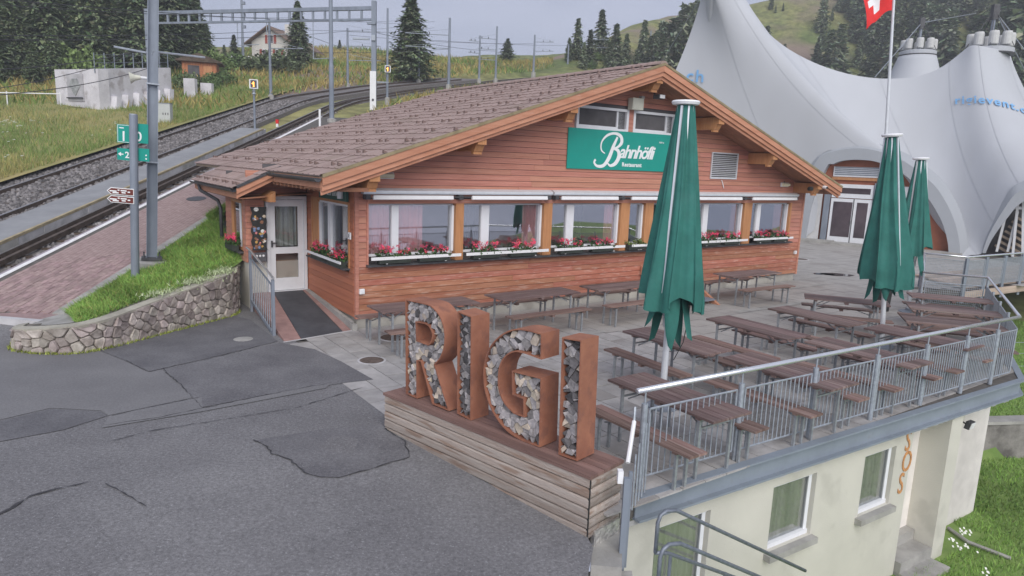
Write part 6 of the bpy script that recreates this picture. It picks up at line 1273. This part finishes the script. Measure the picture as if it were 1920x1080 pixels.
p = Vector((-20.656,66.506,11.101)); tree(p, 6.0, 1.75, 'tall pointed spruce right of the white house', 'trees on the meadow crest', CBIG[1], .25)
p = Vector((-1.746,93.026,16.405)); tree(p, 2.7, 1.55, 'small rounded tree alone on the crest above the roof', 'trees on the meadow crest', CROUND, .36)
for tp, lb in (((-24.263,96,17.511), 'small young conifer on the skyline left of the slim dark mast'), ((-16.671,98,17.753), 'tiny conifer on the skyline behind the gantry leg'), ((-30.43,76,15.544), 'young spruce left of the lattice mast by the white house'), ((-30.656,74,14.188), 'lower young spruce beside the forest edge near the lattice mast')): at_top(tp, lb, 'trees on the meadow crest', .26)
G1 = 'spruces behind the roof ridge'
for tp in (((6.542,84,20.061), 'leftmost tall spruce'), ((9.596,87,21.733), 'tallest spruce'), ((11.035,84,19.517), 'second tallest spruce'), ((7.847,82,18.449), 'half hidden spruce'), ((5.536,83,17.728), 'small spruce at the left edge'), ((13.15,90,19.712), 'small spruce at the right edge'), ((7.017,80,16.815), 'low front left spruce'), ((9.916,80,16.92), 'low front right spruce')): at_top(tp[0], tp[1] + ' of the clump on the slope behind the roof ridge', G1, .22)
G2 = 'spruces beside the left tent peak'
for tp in ((16.148,95,22.306), (19.051,98,22.787), (20.135,99,22.81), (20.836,98,23.058), (17.982,96,21.084), (23.491,105,26.268), (25.618,110,27.857), (22.539,102,24.465), (27.583,115,29.48), (16.593,92,19.802), (19.501,92,20.037), (21.143,92,20.744), (17.789,90,19.118), (23.186,95,21.895), (15.163,92,18.839), (21.464,90,18.997)): at_top(tp, 'spruce on the hillside close to the left edge of the white tent', G2, .19)
G3 = 'spruces on the rocky hill behind the tent'; L3 = 'dark spruce on the steep rocky hill behind the white tent'
for tp in ((47.999,138,34.488), (49.39,138,34.729), (40.752,120,27.204), (56.259,132,33.23), (58.224,134,37.424), (59.415,134,38.844), (59.982,132,37.462), (59.448,128,35.153), (59.576,126,36.424), (60.237,124,34.679), (65.629,126,34.477), (66.3,124,32.76), (66.773,122,31.495), (67.105,120,31.5), (67.73,118,30.929), (66.198,112,28.817), (57.421,110,26.708), (77.05,118,34.678), (76.805,116,35.373), (77.077,114,33.709), (66.981,104,27.337), (66.215,98,26.741), (66.147,96,26.972), (64.318,102,26.117), (47.137,110,24.795), (49.543,112,26.027)): at_top(tp, L3, G3, .2)
for k in range(230):
    px = random.uniform(.335, .80); yy = random.uniform(90, 146); 
    if px < .45 and yy > 122 and random.random() < .8: continue
    if .60 < px < .72 and yy > 136: continue
    x = px * yy; z = float(hill_z(x, yy)); h = random.uniform(5, 11) * (.75 if px < .47 else 1); tree((x, yy, z - .2), h, h * random.uniform(.22, .32), L3, G3, random.choice(CROWN))
for k in range(30):
    px = random.uniform(.335, .47); yy = random.uniform(96, 116); x = px * yy; h = random.uniform(2.5, 5); tree((x, yy, float(hill_z(x, yy)) - .2), h, h * random.uniform(.24, .36), 'small spruce low on the rocky slope just above the tent edge', 'small spruces above the tent edge', random.choice(CROWN))
G4 = 'big dark conifers left of the railway'; L4 = 'tall dense dark conifer in the wood left of the railway'
for tp in ((-38.194,54,16.142), (-34.497,52,16.99), (-35.241,56,16.39), (-32.17,54,17.463), (-31.953,57,17.154), (-29.341,55,18.034), (-29.329,60,18.857), (-29.02,62,17.936), (-28.899,64,16.9), (-29.904,68,15.405), (-35.889,48,14.646), (-34.366,49,12.247), (-32.744,50,11.459), (-34.695,47,10.163), (-44.865,66,20.414), (-39.301,68,20.715), (-33.614,66,19.463), (-38.394,62,15.238), (-44.699,62,16.305), (-29.77,62,13.81), (-31.917,58,13.393), (-30.616,60,12.982), (-30.509,66,13.598), (-32.092,47,9.923), (-38.408,50,12.309)): at_top(tp, L4, G4, .24, random.choice(CBIG), 'conifer_tree', .25)
def bush_mesh(seed, m, n_=1300):
    r_ = np.random.default_rng(seed); d = r_.normal(size=(n_, 3)); d /= np.linalg.norm(d, axis=1)[:, None]; d[:, 2] = np.abs(d[:, 2]); rad = (.55 + .5 * r_.uniform(size=(n_, 1)) ** .6) * (1 + .3 * np.sin(d[:, :1] * 5 + seed) * np.cos(d[:, 1:2] * 6)); C = d * rad; s = r_.uniform(.05, .11, (n_, 1)); a = r_.normal(size=(n_, 3)); a /= np.linalg.norm(a, axis=1)[:, None]; b = np.cross(a, r_.normal(size=(n_, 3))); b /= np.linalg.norm(b, axis=1)[:, None]
    V = np.stack([C - a * s, C - b * s * .7, C + a * s, C + b * s * .7], 1).reshape(-1, 3); return npmesh('foliage', V, np.arange(4 * n_).reshape(-1, 4), [m], np.repeat(r_.uniform(.5, 1.5, (n_, 1)) * np.ones((1, 3)), 4, 0))
BUSH = [bush_mesh(1, BUSHM), bush_mesh(2, NEEDL), bush_mesh(3, NEED)]; stem_me = MB().tube([(0, 0, -.4), (0, 0, .4)], [.09, .04], 6).mesh('stem', BARK)
def bush(p, sx, sz, label, m, group=None, name='bush'):
    t = thing(name, label, 'bush', (p[0], p[1], p[2]), random.uniform(0, 6), group); t.scale = (sx, sx, sz); link('stem', stem_me, t); link('foliage', BUSH[m], t)
for pp, sx, sz, m, lb in (((-32.499,51.107,8.021), 1.5, 2.1, 0, 'light green bushy tree left behind the old concrete wall'), ((-31.341,51.611,8.122), 1.5, 2.0, 0, 'light green bushy tree right behind the old concrete wall'), ((-30.442,52.002,8.2), 1.2, 1.2, 1, 'smaller green bush on top of the old concrete wall end'), ((-21.675,46.929,7.186), .9, 1.0, 2, 'dark bush at the right end of the ruined wall'), ((-21.225,48.503,7.501), .8, .9, 1, 'round bush between wall fragments and signal'), ((-21.504,51.47,8.094), 1.0, .9, 1, 'low green bush right of the timber hut'), ((-23.414,63.177,10.435), 2.0, 1.2, 2, 'dark hedge bush left below the white house'), ((-21.262,62.414,10.283), 2.2, 1.7, 2, 'dark hedge bush at the foot of the tall spruce'), ((-24.798,62.487,10.297), 1.8, 1.4, 1, 'green shrub left of the mast by the house'), ((-25.512,59.226,9.645), 1.6, 1.8, 0, 'leafy shrub at the forest edge'), ((-23.119,48.883,7.577), .8, 1.0, 1, 'green shrub growing before the ruined wall')): bush(pp, sx, sz, lb, m, 'bushes on the meadow')
for k in range(26):
    px = random.uniform(.06, .22); yy = random.uniform(80, 108); x = px * yy; bush((x, yy, float(hill_z(x, yy))), random.uniform(.4, .9), random.uniform(.35, .8), 'green shrub on the slope between the spruces behind the roof', random.choice((0, 1)), 'shrubs behind the roof ridge')

# ------------------------------------------------------------------ white event tent
tent = thing('event_tent', 'huge pale membrane tent with three peaks and arched entrances', 'tent')
STN = [((9.449,38.5,12.843), (9.302,38.5,9.61), (4.431,39,-0.504)), ((9.411,37,12.407), None, (14.297,34.884,-0.253)), ((9.659,36.9,12.341), None, (14.755,34.562,3.958)), ((10.061,36.8,12.332), None, (15.768,33.854,4.576)), ((10.626,36.9,12.376), None, (17.018,32.978,4.506)),
 ((11.377,37.3,12.111), None, (17.909,32.354,4.07)), ((12.125,37.4,10.991), None, (18.874,31.679,3.15)), ((13.519,37.5,9.901), None, (19.773,31.049,1.493)), ((15.428,37.5,9.012), None, (20.108,30.814,0.062)), ((17.588,37.2,8.411), None, (20.455,30.572,0.059)), ((19.545,36.7,8.317), None, (20.778,30.345,0.22)), ((20.913,36.1,8.659), None, (20.899,30.26,1.015)), ((21.793,35.6,9.59), None, (21.107,30.115,1.852)), ((21.879,35.1,9.814), None, (21.397,29.912,2.726)), ((22.488,34.9,9.705), None, (21.938,29.533,3.279)), ((23.646,35.2,9.596), None, (22.933,28.836,3.445)), ((24.716,36.5,9.784), (25.581,35.5,6.286), (25.042,27.36,1.68))]
Tn = catm([s[0] for s in STN], 4); Bn = catm([s[2] for s in STN], 4); Mn = catm([s[1] or tuple((np.array(s[0]) + np.array(s[2])) / 2 + np.array([-.15, .9, -.7])) for s in STN], 4); NV = 28
def smooth_(A, k=3):
    A = np.array(A); 
    for _ in range(k): A[1:-1] = A[1:-1] * .5 + (A[:-2] + A[2:]) * .25
    return A
Tn, Mn = smooth_(Tn, 4), smooth_(Mn, 14)
P = np.zeros((len(Tn), NV, 3))
for i in range(len(Tn)):
    a, m_, b = np.array(Tn[i]), np.array(Mn[i]), np.array(Bn[i])
    for j in range(NV): v = j / (NV - 1); P[i, j] = a * (1 - v) ** 2 + m_ * 2 * v * (1 - v) + b * v * v
_wt = np.sin(np.linspace(0, np.pi, NV))[None, :, None] ** .6
for _ in range(16):
    Q_ = P.copy(); Q_[1:-1] = P[1:-1] * .5 + (P[:-2] + P[2:]) * .25; P = P * (1 - _wt) + Q_ * _wt
memb = link('membrane', gridmesh('membrane', P, [TENT]), tent)
bk = np.zeros((len(Tn), 12, 3))
for i in range(len(Tn)):
    a = np.array(Tn[i]); b = np.array([a[0] * 1.05 + 2, a[1] + 11, -.3]); m_ = (a + b) / 2 + [0, -1.5, -1.5]
    for j in range(12): v = j / 11; bk[i, j] = a * (1 - v) ** 2 + m_ * 2 * v * (1 - v) + b * v * v
link('back_membrane', gridmesh('back_membrane', bk, [TENT]), tent)
seam = MB()
for i in range(6, len(Tn) - 1, 8):
    pts = [Vector(P[i, j]) for j in range(NV)]; nrm = [(Vector(P[i + 1, j]) - Vector(P[i - 1, j])).cross(Vector(P[i, min(j + 1, NV - 1)]) - Vector(P[i, max(j - 1, 0)])).normalized() for j in range(NV)]
    nrm = [n_ if n_.y < 0 else -n_ for n_ in nrm]; tv_ = [(Vector(P[i + 1, j]) - Vector(P[i - 1, j])).normalized() * .014 for j in range(NV)]
    seam.add([q for p, n_, s_ in zip(pts, nrm, tv_) for q in (p + n_ * .012 - s_, p + n_ * .012 + s_)], [(2 * j, 2 * j + 1, 2 * j + 3, 2 * j + 2) for j in range(NV - 1)])
for jj in (8, 17): 
    Lq = []
    for i in range(1, len(Tn) - 1):
        p = Vector(P[i, jj]); n_ = (Vector(P[i + 1, jj]) - Vector(P[i - 1, jj])).cross(Vector(P[i, jj + 1]) - Vector(P[i, jj - 1])).normalized(); n_ = n_ if n_.y < 0 else -n_; s_ = (Vector(P[i, jj + 1]) - Vector(P[i, jj - 1])).normalized() * .02; Lq += [p + n_ * .012 - s_, p + n_ * .012 + s_]
    if 0: seam.add(Lq, [(2 * j, 2 * j + 1, 2 * j + 3, 2 * j + 2) for j in range(len(Lq) // 2 - 1)])
seam.obj('seam', TENTSEAM, tent)
TNV = Vector((.5736, .8192, 0)); TVV = Vector((.8192, -.5736, 0)); TB_ = Vector((20.2, 30.75, 0))
def arch(outer, inner, m, d0=-.06, d1=.5):
    n_ = len(outer); mb = MB(); V = []
    for o, i_ in zip(outer, inner): o, i_ = Vector(o), Vector(i_); V += [o + TNV * d0, i_ + TNV * d0, i_ + TNV * d1, o + (o - i_) * .7 + TNV * .22]
    mb.add(V, [(4 * k + a, 4 * k + a + 1, 4 * k + 5 + a, 4 * k + 4 + a) for k in range(n_ - 1) for a in range(3)] + [(4 * k + 3, 4 * k, 4 * k + 4, 4 * k + 7) for k in range(n_ - 1)]); return mb.obj('arch_hood', m, tent)
o1 = catm([(14.139,34.994,-0.409), (14.296,34.884,2.174), (14.764,34.557,3.948), (15.168,34.274,4.366), (15.765,33.856,4.581), (16.361,33.438,4.633), (17.019,32.978,4.494), (17.913,32.351,4.06), (18.882,31.673,3.156), (19.393,31.315,2.361), (19.774,31.048,1.489), (20.015,30.88,0.607), (20.1,30.82,0.048)], 4)
i1 = catm([(14.684,34.612,-0.342), (14.784,34.543,1.812), (15.167,34.274,3.679), (15.413,34.102,3.866), (15.754,33.863,4.039), (16.352,33.444,4.099), (17.008,32.985,4.004), (17.851,32.394,3.56), (18.66,31.829,2.688), (19.125,31.503,1.961), (19.458,31.27,1.23), (19.65,31.135,0.565), (19.744,31.069,0.025)], 4)
arch(o1, i1, TENTH)
o2 = catm([(20.765,30.354,0.187), (20.844,30.299,0.852), (21.015,30.18,1.571), (21.231,30.028,2.282), (21.417,29.898,2.786), (21.675,29.717,3.045), (22.026,29.471,3.264), (22.59,29.076,3.158)], 4); i2 = catm([(20.865,30.284,0.199), (20.965,30.214,0.755), (21.15,30.085,1.328), (21.371,29.93,1.896), (21.543,29.81,2.307), (21.775,29.647,2.576), (22.128,29.4,2.778), (22.638,29.043,2.744)], 4); arch(o2, i2, TENTH)
def fill(loop, off, m, nm):
    L_ = [Vector(p) + TNV * off for p in loop]; z0 = min(p.z for p in L_); c0 = [Vector((p.x, p.y, min(z0, -.2))) for p in L_]; mb = MB(); n_ = len(L_); mb.add(L_ + c0, [(k, k + 1, n_ + k + 1, n_ + k) for k in range(n_ - 1)]); return mb.obj(nm, m, tent)
fill(i1, .48, TERRA, 'panel'); fill(i2, 1.6, DARK, 'dark_hall')
def ab(p): q = Vector(p) - TB_; return q.dot(TVV), q.z
def abox(x0, x1, z0, z1, d0, d1, nm, m, par=None):
    P_ = [TB_ + TVV * x + TNV * d + Vector((0, 0, z)) for x, z in ((x0, z0), (x1, z0), (x1, z1), (x0, z1)) for d in (d0, d1)]
    mb = MB(); mb.add(P_, [(0, 2, 4, 6), (1, 7, 5, 3), (0, 1, 3, 2), (2, 3, 5, 4), (4, 5, 7, 6), (6, 7, 1, 0)]); return mb.obj(nm, m, par or tent)
def px2(p1, p2): a, b = ab(p1), ab(p2); return min(a[0], b[0]), max(a[0], b[0]), min(a[1], b[1]), max(a[1], b[1])
x0, x1, z0, z1 = px2((15.669,34.411,2.22), (17.166,33.363,-0.026)); z0 = -.02
fr = abox(x0, x1, z0, z1, .36, .47, 'door', FRAMEW); mid_ = x0 + (x1 - x0) * .57
for a, b in ((x0 + .12, mid_ - .06), (mid_ + .14, x1 - .16)): abox(a, b, .35, z1 - .16, .35, .365, 'pane', DARK if 0 else mat('dark_glass', (.09, .07, .08), .12, .3, 1, spec=.6), fr)
abox(mid_ - .03, mid_ + .01, z0, z1, .345, .36, 'gap', GUTT, fr); abox(mid_ - .1, mid_ - .05, 1.0, 1.15, .32, .35, 'handle', GUTT, fr)
x2, x3, z2, z3 = px2((15.749,34.355,2.925), (17.003,33.477,2.3)); tr = abox(x0, x1, z1 + .04, z3, .36, .47, 'transom_window', FRAMEW); abox(x0 + .1, x1 - .12, z1 + .25, z3 - .18, .35, .365, 'pane', MATS['dark_glass'], tr)
abox(x0 - .32, x0 - .05, z0, z3, .30, .47, 'post', ZINC2); abox(x1 + .03, x1 + .14, z0, z3 + .1, .30, .47, 'post', ZINC2); abox(x1 + .18, x1 + 1.5, z0, z3, .36, .47, 'door', FRAMEW); abox(x1 + .35, x1 + 1.3, .35, z1 - .1, .35, .365, 'pane', MATS['dark_glass'])
a0, a1, b0_, b1_ = px2((15.628,34.44,3.76), (17.324,33.252,3.277)); ve = abox(a0, a1 + .8, b0_, b1_, .38, .47, 'vent', FRAMEW)
for k in range(5): abox(a0 + .06, a1 + .75, b0_ + .08 + k * (b1_ - b0_) / 5.6, b0_ + .08 + k * (b1_ - b0_) / 5.6 + .05, .36, .385, 'slat', ZINC2, ve)
abox(a0 - .05, a1 + .9, b0_ - .16, b0_ - .02, .34, .47, 'lintel', POSTW)
a0, a1, b0_, b1_ = px2((14.86,34.978,2.498), (15.339,34.642,0.05)); abox(a0, a1, -.05, b1_, .2, .3, 'wall_panel', mat('panel_pale', (.55, .55, .55), .8, .1, 2)); abox(a0 - 1.2, a0 - .04, -.05, b1_ + .3, .4, .46, 'wall_panel', mat('panel_olive', (.20, .19, .16), .9, .15, 2)); abox(a0 - .1, a1 + .8, -.02, .16, -.4, .2, 'threshold', CONC)
abox(ab((17.669,32.766,-0.016))[0] - 3.2, ab((20.112,31.056,0.056))[0] + .2, -.1, .1, -.5, .3, 'base_step', CONC)
for q0, q1 in (((21.756,30.882,0.218), (21.841,30.822,1.736)), ((22.081,30.654,0.259), (22.178,30.586,2.063)), ((22.195,30.452,0.063), (22.07,30.539,2.723)), ((22.488,30.247,0.102), (22.215,30.438,2.734))): MB().bar(Vector(q0), Vector(q1), .1, .1).obj('hall_post', FRAMEW, tent)
for k in range(7): q0, q1 = Vector((21.844,31.186,0.49)), Vector((22.305,30.863,1.825)); p = q0.lerp(q1, k / 6); MB().bar(p, p + TVV * (.9) + Vector((0, 0, -.5)), .12, .10).obj('stacked_plank', mat('stack_wood', (.40, .32, .25), .9, .2, 3), tent)
MB().bar(Vector((22.034,30.625,2.203)), Vector((22.423,30.353,2.235)), .12, .12).obj('hall_post', FRAMEW, tent)
def crown_ring(c, r, n_, nm_, cab=True):
    c = Vector(c); MB().lathe([(r, -.28), (r * 1.01, -.02), (r * .9, .02), (.1, .1)], c, 28).obj('peak_ring', TENT, tent); MB().lathe([(r * 1.03, -.3), (r * 1.04, -.24)], c, 28).obj('ring_cable', GUTT, tent)
    dm_ = mat('drum_grey', (.55, .55, .54), .6, .06, 5); dm = MB().lathe([(.20, .05), (.22, .08), (.22, .58), (.19, .68), (.05, .7)], n=14).mesh('drum', dm_)
    for k in range(n_): a = 2 * math.pi * k / n_ + .35; link('drum', dm, tent, c + Vector((math.cos(a) * r * .78, math.sin(a) * r * .78, .05)))
    MB().tube([c, c + Vector((0, 0, 1.9))], .09, 8).obj('mast', ZINC2, tent); MB().box((c.x, c.y, c.z + 1.75), (.3, .25, .7)).obj('mast_head', GUTT, tent)
    for k in range(5): a = 1.25 * k + .4; MB().tube([c + Vector((0, 0, 1.9)), c + Vector((math.cos(a) * r, math.sin(a) * r, .05))], .02, 5).obj('stay', GUTT, tent)
cR = Vector((23.411,36.1,9.829)); crown_ring(cR, 1.05, 8, 'R'); cL = Vector((10.421,38,12.889)); crown_ring(cL, 1.15, 8, 'L')
cB = Vector((25.868,47,11.466)); crown_ring(cB, 1.08, 8, 'B'); mb = MB(); mb.lathe([(cB.z and r, z) for r, z in ((6.5, -6.5), (4.2, -5.2), (2.9, -3.9), (2.0, -2.6), (1.45, -1.4), (1.2, -.6), (1.08, -.25))], cB, 40); mb.obj('rear_peak', TENT, tent, smooth=True)
for a, b in ((cL + Vector((0, 0, 1.5)), Vector((8.83,45,9.864))), (cB + Vector((0, 0, 1.8)), Vector((21.787,44,9.349))), (cB + Vector((0, 0, 1.8)), Vector((43.591,70,19.182))), (cR + Vector((0, 0, 1.8)), Vector((28.138,38,7.08))), (cR + Vector((0, 0, 1.8)), Vector((28,36,6.931)))): MB().tube([a, b], .022, 5).obj('guy_wire', ZINC, tent)
from mathutils.bvhtree import BVHTree
bv = BVHTree.FromPolygons([Vector(p) for p in P.reshape(-1, 3)], [tuple(f.vertices) for f in memb.data.polygons])
def tent_text(body, size, org, dirx, up):
    me = text_mesh(body, size, 0, offset=.011, space=1.15); o_, dx, uz = Vector(org), Vector(dirx).normalized(), Vector(up).normalized(); dn = dx.cross(uz); dn = dn if dn.y > 0 else -dn
    for v in me.vertices:
        p = o_ + dx * v.co.x + uz * v.co.y; h = bv.ray_cast(p - dn * 12, dn, 60)
        v.co = (h[0] - dn * .09) if h[0] else p
    me.materials.clear(); me.materials.append(TXTB); link('lettering', me, tent)
q0, q1 = Vector((20.514,33.5,7.229)), Vector((22.903,32,6.897)); tent_text('rigievent.ch', (q1 - q0).length / 4.7, q0, q1 - q0, (.0, .25, 1))
q0, q1 = Vector((8.392,38.6,8.047)), Vector((9.25,37.2,7.944)); tent_text('t.ch', (q1 - q0).length / 1.85, q0, q1 - q0, (.05, .1, 1))

# ------------------------------------------------------------------ flag
fb = Vector((13.186,24.6,4.839)); t = thing('flag_pole', 'tall white flagpole behind the far parasols flying a red flag with white cross', 'flagpole', (fb.x, fb.y, 0)); MB().tube([(0, 0, 0), (0, 0, 6), (0, 0, 11.6)], [.06, .05, .035], 10).obj('pole', ALU, t)
lean(t, (12.497,24.6,9.206)); MB().lathe([(.12, 0), (.12, .1), (.06, .14)], n=12).obj('base', ZINC2, t); MB().lathe([(.02, 0), (.06, .04), (.02, .1)], (0, 0, 11.6), 10).obj('finial', ALU, t)
t = thing('flag', 'red flag with a white cross hanging from the flagpole', 'flag', (fb.x, fb.y, 0)); lean(t, (12.497,24.6,9.206)); n_ = 32; S_ = 1.45; zt_ = 10.35; V = []; mi = []
for j in range(n_ + 1):
    for i in range(n_ + 1):
        a, b = i / n_, j / n_; V.append((-.05 - a * S_ * (.74 - .08 * b) , -.22 * a * math.sin(a * 6 + b * 2.5) - .1 * a, zt_ - b * S_ * (1 - .12 * a) - .62 * a * S_ * (.62 + .3 * a) + .05 * math.sin(a * 9) * b))
Fc = [(j * (n_ + 1) + i, j * (n_ + 1) + i + 1, (j + 1) * (n_ + 1) + i + 1, (j + 1) * (n_ + 1) + i) for j in range(n_) for i in range(n_)]
for j in range(n_):
    for i in range(n_): a, b = i - 15.5, j - 15.5; mi.append(1 if (abs(a) < 3.2 and abs(b) < 10) or (abs(b) < 3.2 and abs(a) < 10) else 0)
mb = MB(); mb.add(V, Fc); mb.m = mi; mb.obj('cloth', [RED, WHITE], t, smooth=True)

# ------------------------------------------------------------------ thin mountain haze round the whole place
hz = MB().b2((-185, -25, -5), (235, 350, 62)).obj('haze', [], kind='stuff')
hm = bpy.data.materials.new('haze'); hm.use_nodes = True; hn = hm.node_tree.nodes; hn.clear(); ho = hn.new('ShaderNodeOutputMaterial'); hv = hn.new('ShaderNodeVolumePrincipled')
hv.inputs['Color'].default_value = (.86, .89, .94, 1); hv.inputs['Density'].default_value = .0014; hm.node_tree.links.new(hv.outputs[0], ho.inputs['Volume']); hz.data.materials.append(hm)
